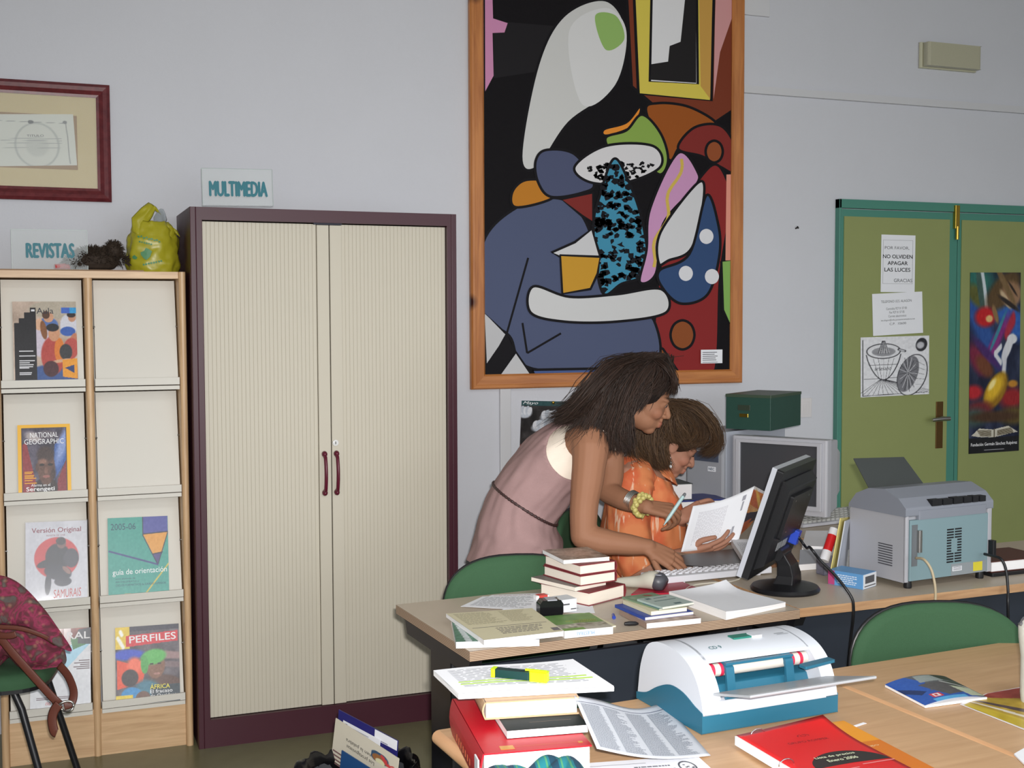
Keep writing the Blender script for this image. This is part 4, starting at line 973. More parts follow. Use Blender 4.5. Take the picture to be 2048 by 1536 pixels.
# MUESTRAS book
t, w_ = book_px('book', 'green book with MUESTRAS on its spine at the near desk edge', (1129, 1277), (1226, 1268), KZ + .001, .165, .0195, WPAGES, hard=False, spine='F', pages=WPAGES)
p = Pic(70, 110, (96, 138, 66)); p.N(10, 6, 2); p.R(0, .62, 1, .86, (150, 146, 130)); q = Pic(70, 110, (150, 146, 130)); q.N(30, 16, 4); k_ = (p.Y > .62 + .04 * np.sin(p.X * 9)) & (p.Y < .86); p.a[k_] = q.a[k_]; p.R(.0, .86, .45, 1, (104, 150, 60)); p.R(.45, .86, 1, 1, (176, 172, 158))
topprint(t, p, w_, .165, .0195)
yi = mat('yellow_print', (190, 186, 70), .5)
text('MATEMATICAS', (.28 * w_, .088, .9 * w_, .096), .0201, yi, t, flip=True); text('CUADERNO', (.4 * w_, .074, .9 * w_, .081), .0201, yi, t, flip=True)
o = text('MUESTRAS', (0, 0, .05, .009), 0, mat('sky_blue_print', (110, 160, 205), .5), t, flip=True, bold=.01); o.rotation_euler = (PI / 2, 0, 0); o.location = (.034, -.0008, .0055)

# rubber stamp, small box, eraser
c = atz(1106, 1238, KZ); t = thing('rubber_stamp', 'black self-inking rubber stamp standing on the loose sheets', 'stamp', (c.x, c.y + .02, KZ + .0045), -.12)
pr = [(-.03, 0), (.03, 0), (.034, .012), (.034, .036), (.026, .047), (-.026, .047), (-.034, .036), (-.034, .012)]
MB().prism(pr, -.016, .022, 'y').build('housing', mat('glossy_black_plastic', (18, 18, 20), .12), t, bevel=.005, seg=3)
MB().box(-.012, -.0172, .046, .016, .0232, .0485).build('label_window', mat('stamp_label', (170, 172, 180), .4), t, bevel=.001)
MB().box(-.028, -.012, -.003, .028, .018, .0).build('rubber_plate', mat('grey_rubber', (70, 70, 74), .7), t)
c = atz(1137, 1228, KZ)
o = MB().box(-.024, -.0, 0, .024, .055, .036).build('carton_box', mat('white_card', (214, 216, 220), .6), None, loc=(c.x + .006, c.y + .006, KZ + .0045), rot=(0, 0, .12), bevel=.001); tag(o, 'small white carton standing behind the black rubber stamp', 'box')
MB().box(.004, -.0006, .006, .022, 0, .009).box(-.02, -.0006, .02, .0, 0, .024).build('carton_print', mat('grey_ink', (80, 80, 84), .6), o)
c = atz(1086, 1203, KZ); o = MB().box(-.02, -.012, 0, .024, .012, .012).build('eraser', mat('white_rubber', (225, 222, 222), .7), None, loc=(c.x, c.y + .018, KZ + .0045), rot=(0, 0, .1), bevel=.003); tag(o, 'white eraser in a red sleeve behind the rubber stamp', 'eraser')
MB().box(-.012, -.0125, -.0003, .018, .0125, .0125).build('sleeve', mat('red_sleeve', (196, 66, 60), .5), o, bevel=.002)

# clear packet with blue cap, small booklet, pen cap
P4 = [atz(x, y, KZ + .003) for x, y in ((1185, 1196), (1236, 1192), (1252, 1240), (1192, 1236))]; c = sum(P4, V()) / 4
def pk(u, v):
    q = P4[0].lerp(P4[1], u).lerp(P4[3].lerp(P4[2], u), v) - V((c.x, c.y, KZ)); q.z = .004 + .008 * math.sin(PI * u) * math.sin(PI * v) * (1 + .6 * mnoise.noise(V((u * 5, v * 5, 2)))); return q
o = MB().grid(pk, 16, 16).build('clear_packet', mat('clear_film', (235, 238, 245), .06, alpha=.10), None, loc=(c.x, c.y, KZ), smooth=True); tag(o, 'crumpled clear plastic packet between the stamp and the small booklets', 'packet')
a = atz(1228, 1236, KZ + .005); o = MB().tube([(0, 0, 0), (.008, .022, .003)], [.0055, .004], 10).build('marker_stub', mat('blue_plastic', (36, 60, 150), .3), None, loc=(a.x, a.y, KZ + .006), smooth=True, auto=50); tag(o, 'small blue pen cap lying on the clear packet', 'cap')
a = atz(1249, 1248, KZ + .006); o = MB().tube([(0, 0, .0065), (.012, -.002, .0065), (.03, -.006, .006), (.038, -.008, .005)], [.0045, .0065, .006, .0025], 12).tube([(.004, -.004, .011), (.03, -.009, .011)], .0014, 6).build('pen_clip', BLACKP, None, loc=(a.x, a.y, KZ), smooth=True, auto=50); tag(o, 'black pen cap lying loose at the near desk edge', 'cap')
t, w_ = book_px('booklet', 'thin cream leaflet half under the green MUESTRAS book', (1206, 1257), (1232, 1254), KZ + .0005, .13, .004, CREAMP, hard=False, spine='L')
t.location.x -= .0

# small booklets stack
GB = 'small booklets stacked at the front of the left desk'
z = KZ + .001
t, w_ = book_px('book', 'thick paperback with white page edges at the bottom of the small booklets', (1293, 1258), (1402, 1247), z, .17, .0155, mat('tan_cover', (156, 132, 118), .5), hard=False, spine='L', pages=WPAGES, group=GB); z += .016
p = Pic(60, 60, (160, 138, 126)); p.N(26, 10, 8); topprint(t, p, w_, .17, .0155)
t, w_ = book_px('book', 'blue covered paperback second from the bottom of the small booklets', (1290, 1241), (1387, 1229), z, .165, .0085, mat('royal_blue_cover', (46, 74, 156), .4), hard=False, spine='L', group=GB); z += .009
t, w_ = book_px('book', 'cream paperback in the middle of the small booklets', (1302, 1231), (1374, 1222), z, .15, .011, CREAMP, hard=False, spine='L', group=GB); z += .0115
t, w_ = book_px('book', 'green booklet with a small red emblem in the small booklets', (1318, 1221), (1380, 1211), z, .17, .004, mat('sage_cover', (120, 144, 116), .45), hard=False, spine='L', group=GB)
p = Pic(50, 80, (118, 146, 120)); p.N(8, 6, 3); p.E(.68, .14, .12, .04, (150, 40, 44), .3, .3); p.P([(0, .55), (1, .7), (1, 1), (0, 1)], (84, 130, 150)); topprint(t, p, w_, .17, .004); z += .0045
t, w_ = book_px('book', 'pale blue booklet on top of the small booklets', (1325, 1219), (1388, 1209), z, .115, .006, mat('pale_teal_cover', (168, 184, 178), .45), hard=False, spine='L', group=GB)
t.location.z += .0004
lines([(.15 * w_, .09, .3 * w_, .105), (.38 * w_, .092, .8 * w_, .097), (.2 * w_, .062, .88 * w_, .067), (.5 * w_, .012, .72 * w_, .024)], .0063, (84, 110, 110), t)

# big ream of white paper with a curled back edge
P4 = [atz(1338, 1186, KZ + .02), atz(1452, 1172, KZ + .02), atz(1571, 1206, KZ + .012), atz(1452, 1232, KZ + .012)]
t, tp = sheaf('paper_ream', 'large sheaf of blank white paper with a curled edge near the screen', 'papers', P4, KZ + .0005, lambda u, v: .014 + .010 * (1 - u) ** 2 + .020 * max(0, 1 - v * 3.2) ** 2 * u + .012 * max(0, u - .75) * 4 * (1 - v) * .4, PAPER, n=14, seed=3)

# barcode scanner on a red folder, with its cable
P4 = [atz(x, y, KZ + .003) for x, y in ((1300, 1160), (1345, 1157), (1412, 1184), (1262, 1190))]
c = sum(P4, V()) / 4
o = MB().prism([(p.x - c.x, p.y - c.y) for p in P4[::-1]], 0, .005).build('folder', mat('crimson_folder', (160, 24, 50), .4), None, loc=(c.x, c.y, KZ + .0005), bevel=.0015); tag(o, 'crimson folder lying flat beneath the barcode scanner', 'folder')
a, b = atz(1236, 1176, KZ), atz(1326, 1186, KZ); d = (b - a).normalized()
t = thing('barcode_scanner', 'pale grey handheld barcode scanner with dark nose on crimson folder', 'scanner', (a.x, a.y, KZ + .006), math.atan2(d.y, d.x)); Ls = (b - a).length
SG = mat('putty_plastic', (190, 186, 172), .4)
k = [(0, .014), (.15, .0165), (.35, .019), (.5, .022), (.62, .028), (.75, .031), (.84, .030)]
MB().tube([(u * Ls, .01 * math.sin(u * 2), r * .92) for u, r in k], [r for u, r in k], 20, up=(0, 0, 1), flat=.92).build('housing', SG, t, smooth=True, auto=60)
n_ = MB().tube([(u * Ls, .01, z_) for u, z_ in ((.835, .028), (.9, .025), (.97, .021), (1.02, .018))], [.0315, .0325, .028, .022], 20, up=(0, 0, 1), flat=.88).build('nose', mat('charcoal_plastic', (72, 72, 78), .4), t, smooth=True, auto=60)
b_ = MB(); b_.ell((.92 * Ls, -.012, .0505), (.012, .008, .0012)); b_.build('emblem', mat('silver_badge', (180, 184, 196), .3), n_, smooth=True)
MB().tube([(0, 0, .013), (-.03, .01, .008), (-.06, .03, .004)], .003, 8).build('cable_tail', SG, t, smooth=True)
pts = [atz(1368, 1182, KZ + .004), atz(1385, 1171, KZ + .004), atz(1420, 1166, KZ + .004), atz(1455, 1164, KZ + .004), atz(1478, 1158, KZ + .004), atz(1486, 1150, KZ + .02), atz(1500, 1142, KZ + .03)]
pp = [V(tuple(x)) for x in pts]; sm = []
for i in range(len(pp) - 1):
    p0, p1, p2, p3 = pp[max(i - 1, 0)], pp[i], pp[i + 1], pp[min(i + 2, len(pp) - 1)]
    for s_ in range(6):
        q = s_ / 6; sm.append(.5 * ((2 * p1) + (p2 - p0) * q + (2 * p0 - 5 * p1 + 4 * p2 - p3) * q * q + (3 * p1 - p0 - 3 * p2 + p3) * q ** 3))
def smooth_path(pp, n=6):
    pp = [V(tuple(x)) for x in pp]; sm = []
    for i in range(len(pp) - 1):
        p0, p1, p2, p3 = pp[max(i - 1, 0)], pp[i], pp[i + 1], pp[min(i + 2, len(pp) - 1)]
        for s_ in range(n):
            q = s_ / n; sm.append(.5 * ((2 * p1) + (p2 - p0) * q + (2 * p0 - 5 * p1 + 4 * p2 - p3) * q * q + (3 * p1 - p0 - 3 * p2 + p3) * q ** 3))
    return sm + [pp[-1]]
tag(MB().tube(smooth_path(pts), .0024, 8).build('cable', mat('ivory_cable', (206, 200, 184), .5), smooth=True), 'thin ivory cable curving over the desk by the white paper sheaf', 'cable')

# keyboard, its back edge towards the camera
a = atz(1330, 1171, KZ); b = atz(1494, 1154, KZ); d = b - a
t = thing('keyboard', 'white keyboard seen from behind on the left desk', 'keyboard', (a.x, a.y, KZ + .001), math.atan2(d.y, d.x))
KW = .40; KB = mat('white_key_plastic', (214, 214, 220), .45)
MB().prism([(0, .004), (0, .024), (.012, .026), (.15, .012), (.155, .003)], 0, KW, 'x').build('case', KB, t, bevel=.002)
MB().box(.04, .004, 0, .075, .02, .006).build('foot', KB, t); MB().box(KW - .075, .004, 0, KW - .04, .02, .006).build('foot', KB, t)
km = None
for r in range(5):
    for i in range(16):
        if km is None: km = MB().add([(-.0075, -.0075, 0), (.0075, -.0075, 0), (.0075, .0075, 0), (-.0075, .0075, 0), (-.0058, -.0056, .005), (.0058, -.0056, .005), (.0058, .0056, .005), (-.0058, .0056, .005)], [(3, 2, 1, 0), (4, 5, 6, 7), (0, 1, 5, 4), (1, 2, 6, 5), (2, 3, 7, 6), (3, 0, 4, 7)]).build('key', KB, t); k = km
        else: k = km.copy(); COL.objects.link(k); k.parent = t
        y = .026 + r * .024; k.location = (.02 + i * .024, y, .0262 - (y - .012) * .101); k.rotation_euler = (-.1, 0, 0)

# flat screen monitor, back to the camera
hv = V((.76, .65, 0)).normalized(); fr = V((-.65, .76, 0)).normalized(); upv = V((0, 0, 1)) * math.cos(.315) - fr * math.sin(.315)
BL = atd(1495, 1161, 3.60)
bc = atz(1570, 1180, KZ)
t = thing('flat_monitor', 'black flat screen monitor seen from behind on a round foot', 'monitor', (bc.x, bc.y, KZ + .001))
BK = mat('monitor_black', (22, 22, 25), .38)
hinge = MB(); o = hinge.box(0, 0, -.022, .375, .345, 0).build('screen_housing', BK, t, bevel=.006, seg=3)
o.matrix_world = Matrix.Identity(4); orient(o, BL - V((bc.x, bc.y, KZ + .001)), hv, upv); hous = o
MB().box(-.0012, -.0012, -.036, .3762, .3462, -.021).build('front_bezel', mat('bezel_silver', (176, 178, 186), .35), hous, bevel=.003)
MB().box(.018, .018, -.0375, .357, .327, -.0355).build('screen', mat('lcd_dark', (30, 34, 44), .15), hous)
MB().prism([(0, .0), (0, .02), (.345, .02), (.345, .0)][:0] + [(.028, 0), (.05, .026), (.295, .026), (.315, 0)], .03, .345, 'x').build('back_cover', BK, hous, bevel=.006)
MB().box(.075, .13, .024, .30, .27, .036).build('rear_panel', BK, hous, bevel=.006)
for i in range(4): MB().box(.11 + (i % 2) * .15, .15 + (i // 2) * .1, .0355, .115 + (i % 2) * .15, .155 + (i // 2) * .1, .037).build('screw', CHROME, hous)
MB().box(.11, .085, .0255, .16, .112, .0268).box(.17, .085, .0255, .215, .112, .0268).build('rating_label', mat('grey_label', (150, 152, 156), .5), hous)
vp = MB().box(.245, .09, .02, .275, .135, .05).build('video_plug', mat('vga_blue', (40, 70, 180), .4), hous, bevel=.003)
mid = hv * .19 + upv * .06 + (-fr) * .028 + (BL - V((bc.x, bc.y, KZ + .001)))
MB().lathe([(.001, 0), (.104, 0), (.106, .006), (.10, .014), (.06, .020), (.001, .022)], 40).build('foot', BK, t, smooth=True, auto=40)
st = MB(); base = V((.02, .02, .016))
for k, (f_, wd, th_) in enumerate(((0, .052, .03), (.35, .044, .026), (.7, .040, .022), (1, .036, .02))): pass
A_, B_ = base, mid
q = []
for f_, wd, th_ in ((0, .055, .032), (.3, .046, .026), (.65, .04, .022), (1, .036, .02)):
    p = A_.lerp(B_, f_) + (-fr) * .015 * math.sin(PI * f_); q.append([p + hv * wd + fr * th_, p - hv * wd + fr * th_, p - hv * wd - fr * th_, p + hv * wd - fr * th_])
vs = [x for r_ in q for x in r_]
st.add(vs, [(i * 4 + j, i * 4 + (j + 1) % 4, (i + 1) * 4 + (j + 1) % 4, (i + 1) * 4 + j) for i in range(3) for j in range(4)] + [(0, 1, 2, 3), (12, 13, 14, 15)])
st.build('stand', BK, t, bevel=.004)
MB().tube([mid - hv * .05, mid + hv * .05], .02, 16).build('tilt_hinge', BK, t, smooth=True, auto=50)
pl = BL + hv * .26 + upv * .10 - fr * .05
pts = smooth_path([pl, pl + V((.01, -.03, -.03)), atd(1620, 1095, 3.47), atd(1640, 1120, 3.45), atd(1668, 1148, 3.45), atd(1690, 1175, 3.45), atd(1704, 1197, 3.44), atd(1707, 1215, 3.44), atd(1706, 1240, 3.45), atd(1700, 1290, 3.5), atd(1690, 1400, 3.55)])
tag(MB().tube(pts, .0042, 10).build('cable', BLACKP, smooth=True), 'black monitor cable hanging over the front edge of the right desk', 'cable')

# laser printer, back to the camera
a = atz(1812, 1181, KZ); b = atz(1984, 1157, KZ); rz = math.atan2(b.y - a.y, b.x - a.x); PW, PD, PH = (b - a).length, .245, .19
PZS = 1.42; t = thing('laser_printer', 'grey laser printer seen from behind with its output flap raised', 'printer', (a.x, a.y + .004, KZ + .0005), rz); t.scale = (1, 1, PZS)
PG = mat('printer_grey', (168, 168, 174), .45); PB = mat('printer_blue_grey', (124, 148, 154), .45); PT = mat('printer_top_grey', (132, 136, 146), .4)
pr = [(.006, .014), (PD, .014), (PD, .155), (PD - .05, .18), (PD - .13, .19), (.055, .176), (.006, .166)]
MB().prism(pr, 0, .012, 'x').prism(pr, PW - .012, PW, 'x').prism([(.012, .014), (.012, .165), (PD, .155), (PD, .014)], .012, PW - .012, 'x').build('side_shell', PG, t, bevel=.004)
MB().box(0, 0, .016, .014, .012, .168).build('corner_post', PG, t, bevel=.004); MB().box(PW - .02, 0, .016, PW, .012, .17).build('corner_post', PG, t, bevel=.004)
MB().prism([(-.001, .158), (-.001, .176), (.03, .196), (.09, .212), (.16, .208), (.215, .192), (PD + .003, .165), (PD + .003, .158)], -.003, PW + .003, 'x').build('top_cover', PT, t, bevel=.008, seg=3)
bk = MB().box(.016, -.002, .018, PW - .02, .012, .15).build('back_plate', PB, t, bevel=.002)
MB().box(.05, -.004, .15, PW - .03, .01, .17).build('rear_door', PT, t, bevel=.003)
sl = MB(); x = .105
while x < PW - .045:
    l = .02 + .02 * rr.random(); sl.box(x, -.004, .177, x + l, .03, .188 + .003 * rr.random()); x += l + .006
sl.build('paper_slot', BLACK, t)
g = MB()
for i in range(13):
    zz = .048 + i * .006
    if 4 <= i <= 8: g.box(.17, -.0035, zz, .188, 0, zz + .003).box(.215, -.0035, zz, .232, 0, zz + .003)
    else: g.box(.17, -.0035, zz, .198, 0, zz + .003).box(.204, -.0035, zz, .232, 0, zz + .003)
g.build('fan_grille', BLACK, bk)
g = MB()
for i in range(9): g.box(-.002, .055, .045 + i * .0055, .001, .115, .047 + i * .0055)
g.build('side_vent', mat('vent_dark', (70, 70, 76), .6), t)
MB().box(.022, -.0035, .05, .045, 0, .14).build('port_recess', mat('port_grey', (104, 108, 112), .5), bk)
MB().box(.042, -.014, .08, .056, -.002, .128).build('port_connector', SILVER, bk, bevel=.003)
MB().box(.19, -.0028, .018, PW - .025, -.001, .044).build('rating_label', mat('label_grey', (140, 146, 150), .5), bk)
MB().box(.195, -.0034, .028, .235, -.0026, .038).build('white_label', PAPER, bk); MB().box(.285, -.0034, .022, .325, -.0026, .042).build('warning_label', mat('yellow_label', (214, 200, 60), .5), bk)
ln = lines([(.197, .030 + i * .003, .233, .0312 + i * .003) for i in range(3)], 0, (60, 60, 64), bk); ln.location = (0, -.0037, 0); ln.rotation_euler = (PI / 2, 0, 0)
for sx, sy in ((.03, .02), (PW - .03, .02), (.03, PD - .03), (PW - .03, PD - .03)): MB().lathe([(.012, 0), (.013, .004), (.011, .016)], 14, (sx, sy, 0)).build('foot', BLACKP, t, smooth=True, auto=40)
p0, p1, p2, p3 = atd(1750, 1002, 3.86), atd(1866, 995, 3.92), atd(1807, 915, 4.06), atd(1706, 918, 4.0)
nn = (p1 - p0).cross(p3 - p0).normalized() * .004
m = MB(); vs = [p0, p1, p2, p3]; vs = [p - V(t.location) for p in vs + [p + nn for p in vs]]; vs = [V((p.x, p.y, p.z / PZS)) for p in vs]; vs2 = []
fl = m.add(vs + vs2, [(3, 2, 1, 0), (4, 5, 6, 7), (0, 1, 5, 4), (1, 2, 6, 5), (2, 3, 7, 6), (3, 0, 4, 7)]).build('output_flap', mat('dark_grey_flap', (70, 74, 74), .5), t, bevel=.003)
fl.rotation_euler = (0, 0, -rz)
q = MB().box(PW - .018, -.022, .055, PW - .002, 0, .088).build('power_plug', BLACKP, t, bevel=.004)
pts = smooth_path([atd(1969, 1108, 3.86), atd(1985, 1112, 3.82), atd(2002, 1118, 3.79), atd(2012, 1140, 3.78), atd(2016, 1180, 3.77), atd(2016, 1215, 3.76), atd(2017, 1300, 3.8), atd(2015, 1420, 3.85)])
tag(MB().tube(pts, .0045, 10).build('cable', BLACKP, smooth=True), 'black power cable running from the printer over the desk edge', 'cable')
pts = smooth_path([atd(1832, 1116, 3.71), atd(1848, 1119, 3.66), atd(1862, 1138, 3.64), atd(1869, 1165, 3.63), atd(1871, 1190, 3.63), atd(1869, 1225, 3.64), atd(1868, 1300, 3.7), atd(1868, 1400, 3.75)])
tag(MB().tube(pts, .004, 10).build('cable', mat('beige_cable', (186, 170, 140), .5), smooth=True), 'beige data cable hanging from the back of the printer', 'cable')

# small things between the screen and the printer
a, rz, w_ = edge_frame((1674, 1172), (1752, 1180), KZ)
a = atz(1726, 1180, KZ); b = atz(1751, 1172, KZ); rz = math.atan2(b.y - a.y, b.x - a.x)
t = thing('cartridge_box', 'blue ink cartridge box with white end beside the printer', 'box', (a.x, a.y, KZ + .0005), rz)
bw, bd, bh = (b - a).length + .004, .12, .046
MB().box(0, 0, 0, bw, bd, bh).build('carton', mat('sky_blue_card', (96, 150, 200), .4), t, bevel=.001)
MB().box(.001, -.0006, .001, bw - .001, 0, bh - .001).build('end_panel', mat('white_card', (214, 216, 220), .6), t)
MB().box(.012, -.0012, .016, bw - .014, -.0004, .038).box(.008, -.0012, .006, bw - .006, -.0004, .009).build('cartridge_picture', mat('grey_ink', (80, 80, 84), .6), t)
ln = lines(para(.012, .036, .085, 5, .006, .003, 3), 0, (214, 224, 236), t); ln.rotation_euler = (PI / 2, 0, -PI / 2); ln.location = (-.0008, .1, 0)
MB().box(-.0008, bd - .022, .001, 0, bd, bh - .001).build('red_corner', mat('magenta_card', (180, 70, 120), .5), t)
c = atz(1688, 1150, KZ)
t = thing('clear_cup', 'clear plastic tub standing beside the printer', 'cup', (c.x + .03, c.y + .06, KZ + .0005))
MB().lathe([(.030, 0), (.034, .075), (.0335, .075), (.029, .003)], 28).build('wall', mat('clear_tub', (225, 228, 230), .05, alpha=.28), t, smooth=True, auto=50)
MB().lathe([(.02, .002), (.022, .012), (.018, .014)], 16).build('dark_lid', BLACKP, t, smooth=True, auto=50)
c = atz(1655, 1148, KZ)
t = thing('pen_pot', 'small clear pot holding the glue stick', 'pot', (c.x, c.y, KZ + .0005))
MB().box(-.03, -.02, 0, .03, .02, .003).box(-.03, -.02, 0, -.0275, .02, .055).box(.0275, -.02, 0, .03, .02, .055).box(-.03, -.02, 0, .03, -.0175, .055).box(-.03, .0175, 0, .03, .02, .055).build('walls', mat('smoky_pot', (140, 140, 160), .08, alpha=.35), t)
a, b = atd(1648, 1122, 3.90), atd(1669, 1057, 3.94); d = b - a
t = thing('glue_stick', 'red and white glue stick leaning in the clear pot', 'glue stick', a)
t.rotation_euler = d.to_track_quat('Z', 'Y').to_euler(); L_ = d.length
MB().lathe([(.001, 0), (.0155, 0), (.0155, L_ * .3), (.001, L_ * .3)], 20).build('base', mat('white_glue_plastic', (226, 226, 230), .4), t, smooth=True, auto=40)
MB().lathe([(.0148, L_ * .3), (.0148, L_ * .78)], 20).build('barrel', mat('red_glue_label', (206, 36, 40), .35), t, smooth=True, auto=40)
MB().lathe([(.0155, L_ * .78), (.0155, L_ * .98), (.012, L_), (.001, L_)], 20).build('cap', mat('white_glue_plastic', (226, 226, 230), .4), t, smooth=True, auto=40)
def plate4(name, label, cat, P4, m, th, m2=None):
    P4 = [V(tuple(p)) for p in P4]; c = min(P4, key=lambda p: p.z); n_ = (P4[1] - P4[0]).cross(P4[3] - P4[0]).normalized() * th
    o = MB().add([p - c for p in P4] + [p - c + n_ for p in P4], [(3, 2, 1, 0), (4, 5, 6, 7), (0, 1, 5, 4), (1, 2, 6, 5), (2, 3, 7, 6), (3, 0, 4, 7)]).build(name, m, None, loc=c)
    return tag(o, label, cat)
plate4('folder', 'yellow card folder standing upright against the left side of the printer', 'folder', [atz(1656, 1164, KZ + .001), atz(1682, 1144, KZ + .001), atd(1698, 1034, 3.98), atd(1680, 1036, 3.82)], mat('pale_yellow_card', (212, 196, 120), .6), .003)
plate4('envelope', 'white envelope standing between yellow folder and printer', 'envelope', [atz(1669, 1160, KZ + .001), atz(1691, 1143, KZ + .001), atd(1704, 1036, 4.0), atd(1689, 1042, 3.84)], mat('bluish_paper', (190, 194, 204), .6), .003)
t, tp = sheaf('paper_stack', 'white papers lying behind the foot of the flat monitor', 'papers', [atz(1612, 1062, KZ + .03), atz(1668, 1062, KZ + .03), atz(1664, 1094, KZ + .03), atz(1604, 1092, KZ + .03)], KZ + .001, .03, PAPER)
t, tp = sheaf('paper_stack', 'low pile of bluish papers right behind the monitor stand', 'papers', [atz(1600, 1100, KZ + .02), atz(1655, 1098, KZ + .02), atz(1650, 1126, KZ + .02), atz(1598, 1130, KZ + .02)], KZ + .001, .02, mat('bluish_paper', (190, 194, 204), .6))
# dark desk tray with paper pile, left of the screen
a = atz(1441, 1150, KZ); b = atz(1500, 1142, KZ); rz = math.atan2(b.y - a.y, b.x - a.x)
t = thing('desk_board', 'dark slab with bare wooden edge under the right hand of the seated person', 'board', (a.x + .0, a.y, KZ + .0005), rz)
MB().prism([(0, 0), (.27, 0), (.27, .24), (.02, .24), (-.07, .10)], .0, .018).build('wooden_core', wood('brown_edge', (96, 66, 46), (130, 92, 66), .5), t, bevel=.001)
MB().prism([(.001, .001), (.269, .001), (.269, .239), (.021, .239), (-.068, .10)], .018, .022).build('dark_top', mat('dark_top_laminate', (36, 32, 30), .35), t, bevel=.001)
P4 = [atz(1462, 1078, KZ + .045), atz(1530, 1078, KZ + .045), atz(1530, 1118, KZ + .045), atz(1488, 1118, KZ + .045)]
t, tp = sheaf('paper_stack', 'pile of printed papers beside the left edge of the flat monitor', 'papers', P4, KZ + .024, .02, PAPER, seed=5)
on_top(t, tp, 'print_lines', textlines(.1, .9, .2, .9, 10, 31), (150, 152, 158))

# brown book and black case at the right end of the desk
a = atz(1984, 1158, KZ); b = atz(2060, 1160, KZ)
t = book('book', 'thick brown book with white pages right of the printer', 'book', (a.x + .025, a.y + .03, KZ + .012), .02, .24, .17, .036, mat('brown_leather', (84, 44, 36), .5), spine='R', pages=WPAGES)
o = MB().box(0, 0, 0, .26, .19, .0105).build('black_case', BLACKP, None, loc=(a.x + .02, a.y + .02, KZ + .0005), rot=(0, 0, .02), bevel=.004); tag(o, 'flat black case under the brown book at the right end', 'case')

# the old computer on the wall desk
PHI = -1.20
c = atd(1432, 1000, 5.12)
t = thing('computer_tower', 'pale grey computer tower partly hidden behind the seated person', 'computer', (c.x - .03, c.y + .02, KZ + .0005), PHI)
TG = mat('pale_grey_case', (172, 176, 186), .5); TF = mat('grey_bezel', (158, 160, 166), .5)
MB().box(-.095, .0, .0, .095, .42, .362).build('case', TG, t, bevel=.004)
f = MB().box(-.097, -.022, .0, .097, .002, .364).build('front_bezel', TF, t, bevel=.008)
MB().box(-.07, -.0245, .235, .075, -.02, .275).build('drive_bay', mat('drive_slate', (78, 84, 100), .4), f, bevel=.002)
MB().box(-.07, -.024, .30, .075, -.02, .34).build('drive_bay', TG, f, bevel=.002)
bd_ = MB().box(.02, -.0235, .195, .06, -.02, .215).build('badge', PAPER, f)
o = text('NEC', (0, 0, .03, .011), 0, mat('navy_ink', (40, 70, 96), .4), f, bold=.02); o.rotation_euler = (PI / 2, 0, 0); o.location = (.025, -.0242, .2)
c = atd(1556, 1030, 4.93)
t = thing('crt_monitor', 'bulky old pale grey monitor with blank screen on the wall desk', 'monitor', (c.x, c.y, KZ + .0005), -1.0)
CG = mat('crt_grey', (182, 182, 188), .5)
MB().box(-.205, 0, .045, .205, .05, .35).build('front_housing', CG, t, bevel=.008)
s_ = MB().prism([(-.165, .085), (.165, .085), (.165, .325), (-.165, .325)], -.003, .004, 'y').build('screen', mat('crt_glass', (70, 72, 76), .2), t)
fr_ = MB(); 
for x0, z0_, x1, z1_ in ((-.185, .068, .185, .085), (-.185, .325, .185, .338), (-.185, .085, -.165, .325), (.165, .085, .185, .325)): fr_.box(x0, -.012, z0_, x1, .002, z1_)
fr_.build('bezel', CG, t, bevel=.003)
m = MB(); rws = [(0.05, .20, .05, .345), (.16, .185, .06, .34), (.27, .14, .085, .30), (.36, .12, .10, .27)]
vs = []
for y, hw, z0_, z1_ in rws: vs += [(-hw, y, z0_), (hw, y, z0_), (hw, y, z1_), (-hw, y, z1_)]
m.add(vs, [(i * 4 + j, i * 4 + (j + 1) % 4, (i + 1) * 4 + (j + 1) % 4, (i + 1) * 4 + j) for i in range(3) for j in range(4)] + [(0, 1, 2, 3), (12, 13, 14, 15)]).build('rear_housing', CG, t, bevel=.006)
MB().lathe([(.12, 0), (.125, .012), (.08, .02), (.06, .05)], 28, (0, .16, 0)).build('foot', CG, t, smooth=True, auto=40)
c = atd(1484, 862, 5.14)
t = thing('archive_box', 'dark green cardboard archive box on top of the old computer', 'box', (c.x - .03, c.y - .05, KZ + .370), -.98)
AG = mat('dark_green_card', (38, 72, 62), .5, var=.08, vscale=60)
MB().box(-.075, 0, 0, .125, .33, .142).build('box_body', AG, t, bevel=.002)
MB().box(-.077, -.002, .134, .127, .332, .146).build('lid', mat('olive_green_card', (62, 78, 62), .5), t, bevel=.002)
h = MB().box(-.02, -.003, .08, .035, .0, .102).build('label_holder', mat('dark_label', (52, 62, 50), .4), t, bevel=.001); MB().box(-.012, -.005, .052, .028, 0, .066).build('pull', BRASS, t, bevel=.002)
t, w_ = book_px('keyboard', 'old grey keyboard lying behind the flat monitor', (1606, 1056), (1706, 1044), KZ + .002, .001, .001, CG)
for ch_ in list(t.children): bpy.data.objects.remove(ch_)
t['category'] = 'keyboard'
MB().prism([(0, 0), (0, .012), (.15, .032), (.165, .03), (.165, 0)], 0, .40, 'x').build('case', CG, t, bevel=.002)
k0 = None
